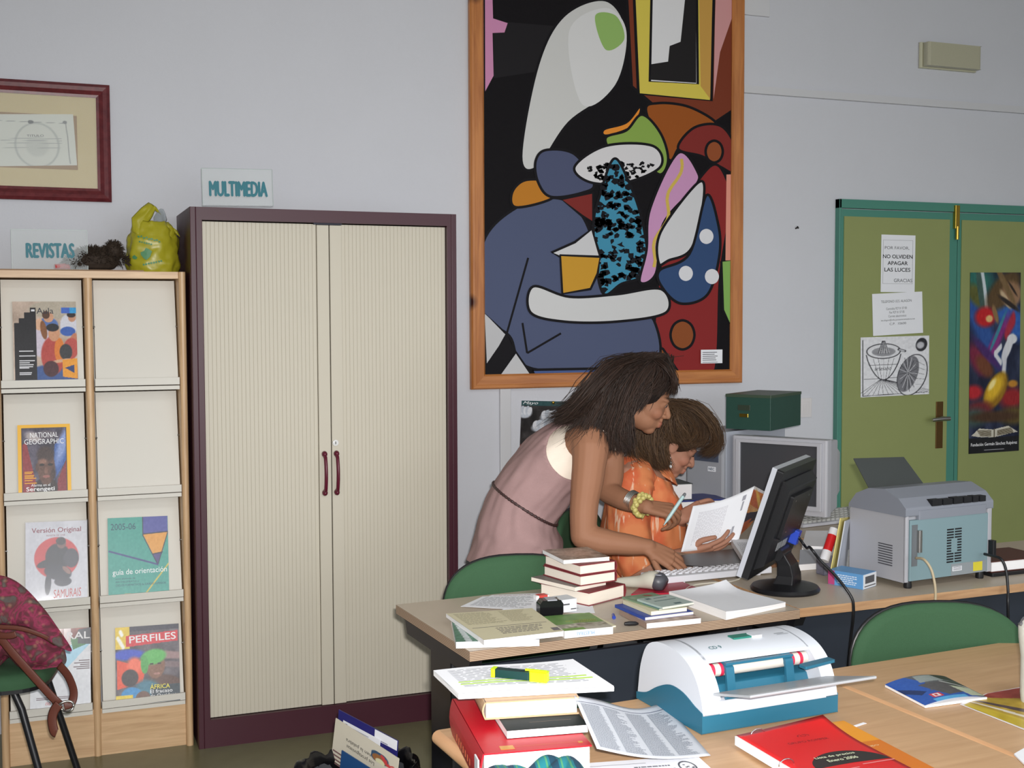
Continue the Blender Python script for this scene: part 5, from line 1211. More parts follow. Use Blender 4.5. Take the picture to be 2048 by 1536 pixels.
for r in range(5):
    for i in range(15):
        if k0 is None: k0 = MB().add([(-.009, -.009, 0), (.009, -.009, 0), (.009, .009, 0), (-.009, .009, 0), (-.007, -.007, .009), (.007, -.007, .009), (.007, .007, .009), (-.007, .007, .009)], [(3, 2, 1, 0), (4, 5, 6, 7), (0, 1, 5, 4), (1, 2, 6, 5), (2, 3, 7, 6), (3, 0, 4, 7)]).build('key', mat('old_key_grey', (176, 176, 172), .5), t); k = k0
        else: k = k0.copy(); COL.objects.link(k); k.parent = t
        y = .022 + r * .026; k.location = (.026 + i * .025, y, .0135 + y * .133 - .002); k.rotation_euler = (.13, 0, 0)
# white books beside the seated person's chin, on the wall desk
c = atd(1394, 1003, 4.93)
zb = c.z
t, tp = sheaf('paper_stack', 'tall pile of white paper behind the hand holding the pen', 'papers', [V((c.x - .16, c.y + .24, zb)), V((c.x + .16, c.y + .20, zb)), V((c.x + .12, c.y - .02, zb)), V((c.x - .18, c.y + .02, zb))], KZ + .001, zb - KZ - .001, PAPER)
o = MB().box(0, 0, 0, .27, .17, .005).build('folder', mat('navy_folder', (36, 48, 120), .4), None, loc=(c.x - .14, c.y + .015, zb + .001), rot=(0, 0, -.12), bevel=.001); tag(o, 'navy blue folder lying under the grey book near the pen', 'folder')
t = book('book', 'thick book with dark grey cover behind the pen', 'book', (c.x - .16, c.y + .03, zb + .0065), -.1, .15, .15, .066, mat('slate_cover', (84, 90, 88), .5), spine='L', pages=WPAGES)
# ------------------------------------------------------------------ front tables and what lies on them
TOPW = wood('table_beech', (186, 146, 108), (204, 166, 126), .4, 4, (1.2, 14, 14), contrast=.7)
NOSE = wood('beech_nosing', (190, 144, 104), (212, 168, 126), .35, 5, (10, 1.2, 10))
FX, FY = .209, -2.632
def fl(x, y, z=0):                                      # table-row coordinates -> world
    c, s = math.cos(TH), math.sin(TH); return V((FX + x * c - y * s, FY + x * s + y * c, z))
def front_table(label, x0, x1):
    t = thing('table', label, 'table', fl(x0, 0), TH); W_ = x1 - x0
    MB().box(.016, -.8, KZ - .03, W_ - .001, 0, KZ).build('tabletop', TOPW, t, bevel=.001)
    r = .015; pr = [(.016, KZ - .03)] + [(.016 - r * math.sin(PI * k / 8), KZ - .015 - r * math.cos(PI * k / 8)) for k in range(9)] + [(.016, KZ)]
    MB().prism(pr[1:-1], -.8, 0, 'y').build('rounded_edge', NOSE, t, smooth=True, auto=40)
    for x, y in ((.06, -.06), (W_ - .06, -.06), (.06, -.74), (W_ - .06, -.74)):
        MB().tube([(x, y, 0), (x, y, KZ - .03)], .02, 14).build('leg', BLACKM, t, smooth=True, auto=50)
    MB().box(.06, -.07, KZ - .08, W_ - .06, -.05, KZ - .03).box(.06, -.75, KZ - .08, W_ - .06, -.73, KZ - .03).build('apron', BLACKM, t)
    return t
front_table('left front table of pale beech under the machine and red book', 0, .948)
front_table('right front table of pale beech with the blue magazine on it', .950, 1.95)
ZT = KZ + .001

G3 = 'books piled on the front table'
RB = mat('red_binding', (186, 22, 38), .42, var=.05, vscale=80, bump=.08, bscale=500)
GOLD = mat('gold_foil', (206, 150, 60), .35, metal=.6)
a, rz, w_ = edge_frame((966, 1508), (1184, 1490), .815); fa = atz(899, 1398, .815); d_ = (fa - a).length
RH = .815 - ZT
t = book('book', 'very thick red hardback with gilt spine at the bottom of the pile', 'book', (a.x, a.y, ZT), rz, w_, d_, RH, RB, spine='L', pages=WPAGES, group=G3)
o = lines([(.05, .022, w_ * .98, .0228)], RH + .0003, (196, 130, 60), t)
MB().box(.035, .012, RH, .06, .03, RH + .0005).box(w_ - .02, .016, RH, w_ - .012, .024, RH + .0005).build('gilt_stamp', GOLD, t)
m = MB()
for i in range(7): m.box(-.0125, d_ * (.2 + .07 * i), RH * .42, -.0115, d_ * (.2 + .07 * i) + .006, RH * .58)
m.build('gilt_lettering', mat('dull_gold', (150, 70, 40), .5), t)['kind'] = 'stuff'
MB().box(-.0088, .004, .006, -.006, .035, RH - .012).build('spine_label', mat('white_card', (214, 216, 220), .6), t)
zb = .8156
a, rz, w_ = edge_frame((1014, 1478), (1176, 1465), zb)
t = book('book', 'slim black book with white page edges lying on the red hardback', 'book', (a.x, a.y, zb), rz, w_, .15, .015, mat('black_book_cover', (28, 36, 36), .6, spec=.2), hard=False, spine='B', pages=WPAGES, group=G3)
lines([(.05, .035, .13, .0358)], .0153, (120, 90, 60), t)
zb += .0155
a, rz, w_ = edge_frame((970, 1440), (1158, 1428), zb)
t = book('book', 'cream hardback with rounded spine under the highlighted paper stack', 'book', (a.x, a.y, zb), rz, w_, .21, .033, mat('cream_binding', (186, 152, 118), .5), spine='L', pages=WPAGES, group=G3)
zb += .034
P4 = [atz(867, 1340, zb + .011), atz(1146, 1317, zb + .011), atz(1228, 1371, zb + .011), atz(917, 1387, zb + .011)]
t, tp = sheaf('paper_stack', 'thick stack of printed sheets with neon highlighted lines under the marker', 'papers', P4, zb, lambda u, v: .010 + .0015 * math.sin(6 * u), PAPER, n=12, seed=7)
on_top(t, tp, 'print_lines', textlines(.08, .9, .1, .8, 16, 41, .1, .3), (150, 152, 160))
on_top(t, tp, 'highlight', [(.07, .575, .93, .605), (.07, .66, .95, .69)], (186, 232, 40), .0009)
tpc = V(t.location)
a, b = atz(984, 1335, zb + .03), atz(1096, 1346, zb + .03); d = b - a
t = thing('highlighter', 'dark green highlighter with neon yellow cap lying on the paper stack', 'marker', (a.x, a.y, zb + .0132), math.atan2(d.y, d.x)); L_ = d.length
NEON = mat('neon_yellow', (206, 240, 24), .35)
MB().box(.008, -.009, .001, L_ * .70, .009, .0165).build('barrel', mat('bottle_green_plastic', (16, 52, 50), .3), t, bevel=.004, seg=3)
MB().box(0, -.0095, .0005, .009, .0095, .017).build('end_plug', NEON, t, bevel=.003)
c_ = MB().box(L_ * .69, -.0105, .0, L_, .0105, .018).build('cap', NEON, t, bevel=.004, seg=3)
MB().box(L_ * .60, -.003, .018, L_ * .98, .003, .021).build('clip', NEON, c_, bevel=.001)

# newspaper sheet draped from the pile to the table
NP = mat('newsprint', (196, 200, 208), .85)
def npx(u, v):
    L0, L1 = (1148, 1392), (1194, 1497); R0, R1 = (1328, 1404), (1421, 1511)
    x = (L0[0] * (1 - v) + L1[0] * v) * (1 - u) + (R0[0] * (1 - v) + R1[0] * v) * u; y = (L0[1] * (1 - v) + L1[1] * v) * (1 - u) + (R0[1] * (1 - v) + R1[1] * v) * u
    y += 14 * math.sin(PI * u) * (1 - .1 * v) - 6 * math.sin(2 * PI * u) * (1 - v)
    return x, y
def npz(u, v): return ZT + .0012 + (1 - u) ** 1.35 * (.124 - .045 * v) + .016 * math.sin(PI * u) * (1 - v) ** 1.5
c = atz(1285, 1470, ZT); NO = V((c.x, c.y, ZT))
npf = lambda u, v: atz(*npx(u, v), npz(u, v)) - NO
o = MB().grid(npf, 24, 20).build('newspaper', NP, None, loc=NO, smooth=True, solid=.0008); tag(o, 'closely printed newspaper page draped from the book pile to the table', 'newspaper')
on_top(o, npf, 'newsprint_columns', sum([textlines(.04 + .235 * k, .24 + .235 * k, .14, .96, 46, 60 + k, .45 if k % 2 else .15, .5) for k in range(4)], []), (128, 134, 146), .0012)
on_top(o, npf, 'rule_line', [(.0, .105, 1, .112)], (54, 60, 96), .0014)
P4 = [atz(x, y, ZT + .0008) for x, y in ((1120, 1530), (1394, 1511), (1470, 1580), (1130, 1600))]; c = sum(P4, V()) / 4
f4 = lambda u, v, P4=P4, c=c: P4[0].lerp(P4[1], u).lerp(P4[3].lerp(P4[2], u), v) - V((c.x, c.y, ZT))
o = MB().grid(f4, 10, 8).build('letter_sheet', PAPER, None, loc=(c.x, c.y, ZT), solid=.0004); tag(o, 'grey white letter with a small round emblem below the newspaper', 'paper')
on_top(o, f4, 'print_lines', [(.1, .12, .6, .13)] + textlines(.5, .78, .22, .6, 4, 71), (120, 122, 130))
em = MB(); 
for k in range(20):
    a0 = 2 * PI * k / 20; u, v = .86 + .06 * math.cos(a0), .3 + .16 * math.sin(a0); u2, v2 = .86 + .06 * math.cos(a0 + .33), .3 + .16 * math.sin(a0 + .33)
    em.add([f4(u, v) + V((0, 0, .0008)), f4(u2, v2) + V((0, 0, .0008)), f4(.86 + (u2 - .86) * .8, .3 + (v2 - .3) * .8) + V((0, 0, .0008)), f4(.86 + (u - .86) * .8, .3 + (v - .3) * .8) + V((0, 0, .0008))], [(0, 1, 2, 3)], 0, (90, 92, 98))
for k in range(8): 
    u, v = .82 + .08 * rr.random(), .2 + .2 * rr.random(); em.add([f4(u, v) + V((0, 0, .0008)), f4(u + .02, v) + V((0, 0, .0008)), f4(u + .016, v + .03) + V((0, 0, .0008)), f4(u + .004, v + .025) + V((0, 0, .0008))], [(0, 1, 2, 3)], 0, (100, 102, 108))
em.build('emblem_print', printed(), o)

# striped cloth at the near edge
c = atz(1066, 1574, ZT + .03)
def clothf(u, v):
    x, y = (u - .5) * .25, (v - .5) * .17
    e_ = max(0, 1 - ((u - .5) * 2) ** 4) * max(0, 1 - ((v - .5) * 2) ** 4)
    n = mnoise.noise(V((x * 13 + 1.4, y * 15, .2))); n2 = abs(mnoise.noise(V((x * 20, y * 16, 4.0))))
    return (x + .01 * n, y + .01 * n2, .002 + e_ * (.058 + .024 * n + .022 * n2))
o = MB().grid(clothf, 70, 56).build('cloth', None or mat('cloth_teal', (24, 128, 140), .85), None, loc=(c.x, c.y - .012, ZT), rot=(0, 0, -.2), smooth=True, solid=.003); tag(o, 'crumpled cloth striped teal and green at the near table edge', 'cloth')
nt = bpy.data.materials.new('striped_cloth'); nt.use_nodes = True; o.data.materials[0] = nt; n_ = nt.node_tree; b_ = n_.nodes['Principled BSDF']; b_.inputs['Roughness'].default_value = .9
tc = n_.nodes.new('ShaderNodeTexCoord'); wv_ = n_.nodes.new('ShaderNodeTexWave'); wv_.inputs['Scale'].default_value = 8.5; wv_.inputs['Distortion'].default_value = 1.2; n_.links.new(tc.outputs['Object'], wv_.inputs[0])
rp = n_.nodes.new('ShaderNodeValToRGB'); rp.color_ramp.interpolation = 'CONSTANT'; n_.links.new(wv_.outputs['Fac'], rp.inputs[0]); n_.links.new(rp.outputs[0], b_.inputs['Base Color'])
for i, (ps, cl) in enumerate(((0, (18, 62, 84)), (.25, (20, 106, 118)), (.55, (70, 138, 98)), (.8, (26, 116, 126)))):
    el = rp.color_ramp.elements[i] if i < 2 else rp.color_ramp.elements.new(ps); el.position = ps; el.color = srgb(*cl)

# die-cutting / laminating machine
a, rz, MW = edge_frame((1406, 1470), (1674, 1425), ZT)
t = thing('laminating_machine', 'white and teal laminating machine with open front and feed tray', 'machine', (a.x, a.y, ZT), rz)
MWH = mat('machine_white', (204, 208, 216), .35); MTE = mat('machine_teal', (38, 98, 122), .4); MGR = mat('tray_grey', (164, 168, 172), .35)
MD = .262
shell = [(0, .040), (.006, .065), (.02, .095), (.040, .118), (.066, .134), (.10, .144), (.145, .148), (.19, .143), (.225, .124), (.248, .08), (.258, .03), (.26, .014)]
def fine(pr, n=4):
    P_ = smooth_path([(a, b, 0) for a, b in pr], n); return [(p[0], p[1]) for p in P_]
shell = fine(shell)
teal = [(0, 0), (0, .042), *fine([(.03, .050), (.075, .066), (.125, .068), (.175, .050), (.22, .026), (.263, .015)]), (.263, 0)]
MB().prism(teal, -.002, MW + .002, 'x').build('teal_base', MTE, t, bevel=.003)
MB().prism([(.004, 0), (.004, -.001), (.25, -.001), (.25, 0)][:0] + [(.006, -.0005), (.006, .004), (.25, .004), (.25, -.0005)], .01, MW - .01, 'x').build('rubber_base', BLACKP, t)
def clip_above(pr, z): return [p for p in pr if p[1] >= z]
lo_ = [(0, .040)]
MB().prism(shell + [(.26, .013), (.1, .03), (.0, .036)], 0, .046, 'x').build('left_housing', MWH, t, smooth=True, auto=40, bevel=.005, seg=3)
MB().prism(shell + [(.26, .013), (.1, .03), (.0, .036)], MW - .034, MW, 'x').build('right_housing', MWH, t, smooth=True, auto=40, bevel=.005, seg=3)
up_ = [p for p in shell if p[1] >= .130 and p[0] < .2]
lid = up_ + [(.225, .124), (.248, .08), (.258, .03), (.24, .03), (.225, .075), (.19, .125), (.145, .134), (.10, .137), (.072, .129), (.058, .124)]
ld = MB().prism(lid, .040, MW - .030, 'x').build('lid', MWH, t, smooth=True, auto=40)
MB().prism([(-.001, .036), (-.001, .062), (.012, .066), (.03, .062), (.03, .036)], .04, MW - .03, 'x').build('front_sill', MWH, t, bevel=.002)
MB().box(.046, .03, .05, MW - .034, .18, .056).box(.046, .175, .05, MW - .034, .185, .13).build('inner_well', MTE, t)
MB().prism([(.05, .056), (.06, .076), (.10, .086), (.17, .085), (.17, .056)], .046, MW - .034, 'x').build('inner_deck', MTE, t, bevel=.002)
r_ = MB().tube([(.047, .066, .106), (MW - .035, .066, .106)], .0135, 20).build('roller', mat('roller_cream', (206, 198, 188), .5), t, smooth=True, auto=50)
for i in (0, 2):
    for s_, x in ((1, .056 + i * .011), (-1, MW - .048 - i * .011)): MB().tube([(x, .066, .106), (x + .008 * s_, .066, .106)], .0139, 20).build('red_stripe', mat('red_stripe', (196, 40, 70), .5), r_)
for x in (.085, MW - .10): MB().prism([(.038, .062), (.046, .112), (.06, .124), (.085, .124), (.078, .121), (.058, .115), (.05, .10), (.048, .062)], x, x + .02, 'x').build('bracket', MTE, t, bevel=.002)
MB().box(.085, .046, .118, MW - .08, .056, .123).build('guide_bar', MTE, t)
tr_ = MB(); 
def tray(x, q, dz): return (x, .012 - q * .13, .072 + q * .032 + dz)
tr_.add([tray(.03, 0, 0), tray(MW - .02, 0, 0), tray(MW + .004, 1, 0), tray(.03, 1, 0), tray(.03, 0, .006), tray(MW - .02, 0, .006), tray(MW + .004, 1, .006), tray(.03, 1, .006)], [(3, 2, 1, 0), (4, 5, 6, 7), (0, 1, 5, 4), (1, 2, 6, 5), (2, 3, 7, 6), (3, 0, 4, 7)])
ty = tr_.build('feed_tray', MGR, t, bevel=.002)
m = MB(); m.add([tray(.03, .93, .0065), tray(MW + .003, .93, .0065), tray(MW + .004, .99, .0065), tray(.03, .99, .0065)], [(0, 1, 2, 3)])
m.build('white_marking', WHITE_INK, ty)
sg = MB().box(MW - .075, -.035, .095, MW + .005, -.012, .101).build('side_guide', MTE, ty, bevel=.003); sg.rotation_euler = (0, -.06, .06); sg.location = (-.01, .01, -.005)
MB().tube([(.05, -.004, .07), (MW - .05, -.004, .07)], .004, 8).build('tray_hinge', MTE, t)
o = text('CD 9', (0, 0, .03, .012), 0, mat('teal_print', (30, 96, 100), .4), ld, bold=.01); o.rotation_euler = (math.radians(12), 0, 0); o.location = (.075, .088, .1432)
MB().box(.155, .12, .145, .205, .145, .1505).build('release_button', mat('green_button', (30, 110, 96), .4), ld, bevel=.002); MB().box(.2, .115, .146, .225, .14, .152).build('release_tab', MWH, ld, bevel=.002)
lines([(.26, .12, .285, .124), (.262, .112, .292, .115)], 0, (150, 154, 160), ld).location = (0, 0, .1485)

# red price list, orange booklet, slip
w_ = .15; t = thing('booklet', 'orange booklet lying under the red price list', 'booklet', (.862, -2.900, ZT), -.03)
ORG = mat('orange_cover', (226, 150, 40), .45)
MB().box(-.02, -.29, 0, w_, 0, .004).build('pages', WPAGES, t); MB().box(-.021, -.29, .004, w_ + .001, .0005, .0048).build('cover', ORG, t)
p_ = MB().box(.02, -.29, .0048, w_ + .0008, -.12, .0051).build('cover_band', mat('deep_orange', (206, 116, 36), .45), t)
text('Catálogo', (.05, -.15, .13, -.14), .0055, mat('pale_print', (222, 196, 150), .5), t)
t = thing('catalogue', 'red price list with black oval title and white page block', 'catalogue', (.727, -2.946, ZT + .0055), 0)
RED = mat('red_cover', (206, 36, 38), .4); CWd, CHt, CTh = .200, .297, .017
MB().box(0, -CHt, 0, CWd - .004, 0, CTh).build('page_block', WPAGES, t, bevel=.001)
def cov(u, v): return (.004 + u * CWd, -CHt * v, CTh + .0012 + .016 * max(0, 1 - v * 2.2) ** 2 * u ** 2 + .003 * math.sin(PI * u))
cvr = MB().grid(cov, 16, 20).build('cover', RED, t, smooth=True, solid=.0012)
m = MB()                                                # half oval title panel
for k in range(24):
    a0, a1 = PI * k / 24, PI * (k + 1) / 24
    def q(an): return V(cov(.58 + .40 * math.cos(an), .715 - .20 * math.sin(an))) + V((0, 0, .0012))
    m.add([V(cov(.58, .715)) + V((0, 0, .0012)), q(a0), q(a1)], [(0, 1, 2)])
m.build('title_panel', mat('charcoal_ink', (46, 42, 42), .5), cvr)
for s_, u0, v0, wd, hh_ in (('Lista de precios', .30, .600, .086, .011), ('Enero 2006', .37, .665, .064, .011)):
    q = cov(u0, v0); text(s_, (q[0], q[1], q[0] + wd, q[1] + hh_), q[2] + .0022, mat('pale_lime_ink', (214, 220, 190), .5), cvr, bold=.015)
INK = mat('dark_red_ink', (110, 22, 30), .5)
q = cov(.27, .335); text('GRUPO ROMPER', (q[0], q[1], q[0] + .09, q[1] + .009), q[2] + .005, INK, cvr)
q = cov(.52, .24); m = MB()
for r0, r1, a0, a1 in ((.011, .013, -.4, 1.4), (.011, .013, 1.8, 3.5), (.005, .0065, 0, 6.3)):
    for k in range(12):
        x0, x1 = a0 + (a1 - a0) * k / 12, a0 + (a1 - a0) * (k + 1) / 12; m.add([(q[0] + r * math.cos(x), q[1] + .6 * r * math.sin(x), q[2] + .005) for r, x in ((r0, x0), (r1, x0), (r1, x1), (r0, x1))], [(0, 1, 2, 3)])
m.build('emblem', INK, cvr)
for u0, v0, ln in ((.3, .80, .05), (.62, .77, .07)):
    q = cov(u0, v0); lines([(q[0], q[1], q[0] + ln, q[1] + .003)], q[2] + .0022, (222, 140, 140), cvr)
for y in (-.012, -.17):
    x = .045 if y > -.1 else .004
    pts = [(x + .016 * math.cos(k * PI / 10), y, CTh + .001 + .012 * math.sin(k * PI / 10)) for k in range(11)]
    MB().tube(pts, .0011, 6).build('binder_ring', CHROME, t, smooth=True)
c = atz(1718, 1450, ZT); o = MB().box(-.02, -.004, 0, .02, .004, .0006).build('paper_slip', PAPER, None, loc=(c.x, c.y, ZT), rot=(0, 0, .28)); tag(o, 'tiny white paper slip on the table beside the orange booklet', 'paper')

# blue magazine, colourful map, wrapped bottle, sheet at the right
P4 = [atz(1770, 1374, ZT), atz(1892, 1358, ZT), atz(1974, 1399, ZT), atz(1850, 1416, ZT)]
c = sum(P4, V()) / 4
t = thing('magazine', 'blue and grey magazine with fanned pages on the right front table', 'magazine', (c.x, c.y, ZT))
b0 = [p - V((c.x, c.y, ZT)) for p in P4]
MB().prism([(p.x, p.y) for p in b0[::-1]], 0, .005).build('pages', WPAGES, t)
p = Pic(90, 110, (34, 84, 170)); p.P([(.3, 0), (1, 0), (1, .55), (.35, .62), (.45, .3)], (92, 92, 98)); p.P([(.42, .02), (.72, .02), (.8, .25), (.38, .3)], (150, 158, 156)); p.P([(.7, 0), (1, 0), (1, .3), (.78, .22)], (46, 46, 44)); p.P([(.3, .36), (.8, .3), (.75, .8), (.5, .85), (.42, .7)], (86, 82, 86)); p.P([(.75, .28), (1, .3), (1, 1), (.86, .98)], (60, 62, 58)); p.P([(.72, .5), (.98, .62), (.98, .96), (.78, .96)], (190, 196, 170)); p.L(.7, .3, .99, .6, .02, (200, 200, 200)); p.P([(.0, .3), (.28, .62), (.15, .7), (.0, .5)], (16, 44, 96)); p.R(.2, .9, .7, 1, (84, 168, 222))
p.R(.24, .72, .4, .86, (210, 50, 60)); p.R(.27, .74, .37, .84, (235, 225, 225)); p.R(.30, .755, .34, .825, (200, 50, 60)); p.N(4, 40, 3)
def mg(X, Y):
    P_ = [np.array(q) for q in b0]; A_ = [P_[0], P_[1], P_[2], P_[3]]
    x = (A_[0][0] * (1 - X) + A_[1][0] * X) * (1 - Y) + (A_[3][0] * (1 - X) + A_[2][0] * X) * Y; y = (A_[0][1] * (1 - X) + A_[1][1] * X) * (1 - Y) + (A_[3][1] * (1 - X) + A_[2][1] * X) * Y
    return x, y, .0055 + .012 * np.sin(PI * np.clip(X, 0, 1)) ** .8 * (1 - .3 * Y)
p.build('cover', 1, 1, 0, t, GLOSS, shape=mg)
for k in range(3):
    f_ = (k + 1) / 4
    MB().grid(lambda u, v: tuple(mg(np.array(u), np.array(v))[i] * 1.0 + (0, 0, -.0055 * f_)[i] for i in range(3)), 8, 4).build('page', PAPER, t, smooth=True) if k < 2 else None
P4 = [atz(1972, 1388, ZT), atz(2110, 1362, ZT), atz(2170, 1508, ZT), atz(1920, 1409, ZT)]; c = sum(P4, V()) / 4; b0m = [p - V((c.x, c.y, ZT)) for p in P4]
t = MB().prism([(p.x, p.y) for p in b0m[::-1]], 0, .0008).build('leaflet', PAPER, None, loc=(c.x, c.y, ZT)); tag(t, 'large red and yellow printed leaflet under the right edge of the blue magazine', 'leaflet')
p = Pic(90, 90, (226, 222, 226)); p.R(.03, .02, 1, .98, (150, 52, 48)); p.P([(.03, .35), (1, .25), (1, .98), (.03, .98)], (168, 138, 40)); p.P([(.03, .8), (1, .78), (1, .98), (.03, .98)], (190, 164, 36)); p.P([(.03, .55), (1, .56), (1, .64), (.03, .62)], (70, 50, 54)); p.P([(.03, .68), (1, .7), (1, .74), (.03, .73)], (216, 206, 190)); p.P([(.6, .82), (1, .82), (1, .95), (.6, .93)], (44, 46, 70)); p.N(9, 14, 6)
def mp_(X, Y):
    A_ = [np.array(q) for q in b0m]
    x = (A_[0][0] * (1 - X) + A_[1][0] * X) * (1 - Y) + (A_[3][0] * (1 - X) + A_[2][0] * X) * Y; y = (A_[0][1] * (1 - X) + A_[1][1] * X) * (1 - Y) + (A_[3][1] * (1 - X) + A_[2][1] * X) * Y
    return x, y, np.full_like(x, .0011)
p.build('leaflet_print', 1, 1, 0, t, GLOSS, shape=mp_)
c = atz(2075, 1404, ZT)
t = thing('wrapped_bottle', 'white paper wrapped bottle with foil neck at the right edge', 'bottle', (c.x, c.y, ZT))
WR = mat('white_wrap', (216, 216, 206), .5, bump=.3, bscale=60)
MB().lathe([(.001, 0), (.034, 0), (.036, .02), (.036, .10), (.041, .14), (.042, .165), (.034, .18), (.02, .188)], 28).build('wrapped_body', WR, t, smooth=True, auto=50)
MB().grid(lambda u, v: ((.041 - .026 * v + .006 * mnoise.noise(V((u * 20, v * 6, 1)))) * math.cos(2 * PI * u), (.041 - .026 * v + .006 * mnoise.noise(V((u * 20, v * 6, 1)))) * math.sin(2 * PI * u), .168 + .042 * v), 40, 10).build('foil_neck', mat('crumpled_foil', (190, 190, 196), .3, metal=.8), t, smooth=True, solid=.0006)
P4 = [atz(x, y, ZT + .0005) for x, y in ((2028, 1510), (2052, 1496), (2110, 1530), (2080, 1560))]; c = sum(P4, V()) / 4
o = MB().prism([(p.x - c.x, p.y - c.y) for p in P4[::-1]], 0, .003).build('note_card', PAPER, None, loc=(c.x, c.y, ZT)); tag(o, 'small white card at the right edge of the front table', 'card')

# ------------------------------------------------------------------ bag on the chair by the rack
c = atd(60, 1340, 3.78)
t = thing('handbag', 'slouchy magenta paisley handbag with brown leather straps on a green chair', 'handbag', (c.x, c.y, c.z))
def bagmat():
    m = bpy.data.materials.new('paisley_fabric'); m.use_nodes = True; n = m.node_tree; b = n.nodes['Principled BSDF']; b.inputs['Roughness'].default_value = .8
    tc = n.nodes.new('ShaderNodeTexCoord'); v1 = n.nodes.new('ShaderNodeTexVoronoi'); v1.inputs['Scale'].default_value = 42; v2 = n.nodes.new('ShaderNodeTexNoise'); v2.inputs['Scale'].default_value = 16; v2.inputs['Detail'].default_value = 5; v2.inputs['Distortion'].default_value = 1.5
    n.links.new(tc.outputs['Object'], v1.inputs['Vector']); n.links.new(tc.outputs['Object'], v2.inputs['Vector'])
    r1 = n.nodes.new('ShaderNodeValToRGB'); r1.color_ramp.interpolation = 'LINEAR'
    for i, (ps, cl) in enumerate(((0.25, (60, 34, 40)), (.42, (104, 30, 48)), (.5, (158, 40, 84)), (.57, (96, 44, 46)), (.65, (88, 92, 84)), (.78, (84, 40, 54)))):
        el = r1.color_ramp.elements[i] if i < 2 else r1.color_ramp.elements.new(ps); el.position = ps; el.color = srgb(*cl)
    n.links.new(v2.outputs['Fac'], r1.inputs[0])
    r2 = n.nodes.new('ShaderNodeValToRGB'); r2.color_ramp.elements[0].position = .1; r2.color_ramp.elements[1].position = .34; r2.color_ramp.elements[0].color = srgb(196, 150, 120); r2.color_ramp.elements[1].color = srgb(90, 50, 60)
    n.links.new(v1.outputs['Distance'], r2.inputs[0])
    mx = n.nodes.new('ShaderNodeMix'); mx.data_type = 'RGBA'; mx.blend_type = 'MIX'; mx.inputs[0].default_value = .28
    n.links.new(r1.outputs[0], mx.inputs[6]); n.links.new(r2.outputs[0], mx.inputs[7]); n.links.new(mx.outputs[2], b.inputs['Base Color']); return m
PAIS = bagmat(); LEA = mat('brown_leather_strap', (96, 50, 38), .5, var=.1, vscale=60)
def pillow(px, dist, thick, n=6, sm=6):
    q = spline(px, sm); pts = [atd(p[0], p[1], dist) - c for p in q]; ctr = sum(pts, V()) / len(pts); N = len(pts); vs = []
    seq = [(k / n, -1) for k in range(1, n + 1)] + [(k / n, 1) for k in range(n, 0, -1)]
    for s_, sd in seq:
        for p in pts:
            v = ctr.lerp(p, s_); z_ = thick * math.sqrt(max(0, 1 - s_ ** 3)) * (1 + .35 * mnoise.noise(v * 14 + V((sd, 0, 0))))
            vs.append(v + V(FW) * z_ * sd)
    return MB().add(vs, [(i * N + j, i * N + (j + 1) % N, (i + 1) * N + (j + 1) % N, (i + 1) * N + j) for i in range(len(seq) - 1) for j in range(N)] + [tuple(range(N)), tuple((len(seq) - 1) * N + j for j in range(N))])
pillow([(-110, 1180), (-40, 1170), (30, 1172), (80, 1215), (116, 1262), (131, 1305), (130, 1328), (100, 1336), (60, 1338), (20, 1310), (-20, 1345), (-110, 1345)], 3.80, .075).build('body', PAIS, t, smooth=True)
pillow([(-110, 1155), (-50, 1148), (8, 1152), (46, 1172), (84, 1212), (112, 1250), (143, 1297), (134, 1301), (118, 1286), (84, 1266), (50, 1254), (0, 1250), (-110, 1254)], 3.72, .028).build('flap', PAIS, t, smooth=True)
def strapx(pts, wd, dz=.004):
    P_ = smooth_path([atd(*p) - c for p in pts], 5)
    return MB().tube(P_, [wd] * len(P_), 8, up=V(FW), flat=.16)
strapx([(-60, 1252, 3.69), (0, 1254, 3.68), (45, 1258, 3.68), (86, 1272, 3.69), (112, 1288, 3.71)], .007).build('flap_trim', LEA, t, smooth=True)
strapx([(-10, 1262, 3.68), (20, 1300, 3.67), (50, 1334, 3.67), (84, 1372, 3.67), (110, 1400, 3.67), (122, 1410, 3.68)], .013).build('strap', LEA, t, smooth=True)
strapx([(118, 1330, 3.76), (136, 1352, 3.74), (147, 1382, 3.71), (143, 1405, 3.69), (128, 1412, 3.68)], .013).build('strap', LEA, t, smooth=True)
strapx([(118, 1408, 3.66), (108, 1422, 3.66), (104, 1440, 3.66), (108, 1462, 3.66), (113, 1466, 3.66)], .0145).build('strap_end', LEA, t, smooth=True)
strapx([(-30, 1268, 3.68), (15, 1272, 3.67), (32, 1268, 3.67)], .010).build('side_strap', LEA, t, smooth=True)
rc = atd(133, 1413, 3.665) - c; ax1, ax2 = V(RT), V(UP)
MB().tube([rc + ax1 * .021 * math.cos(2 * PI * k / 24) + ax2 * .016 * math.sin(2 * PI * k / 24) + V(FW) * .006 * math.sin(4 * PI * k / 24) for k in range(25)], .0035, 8).build('ring', SILVER, t, smooth=True)
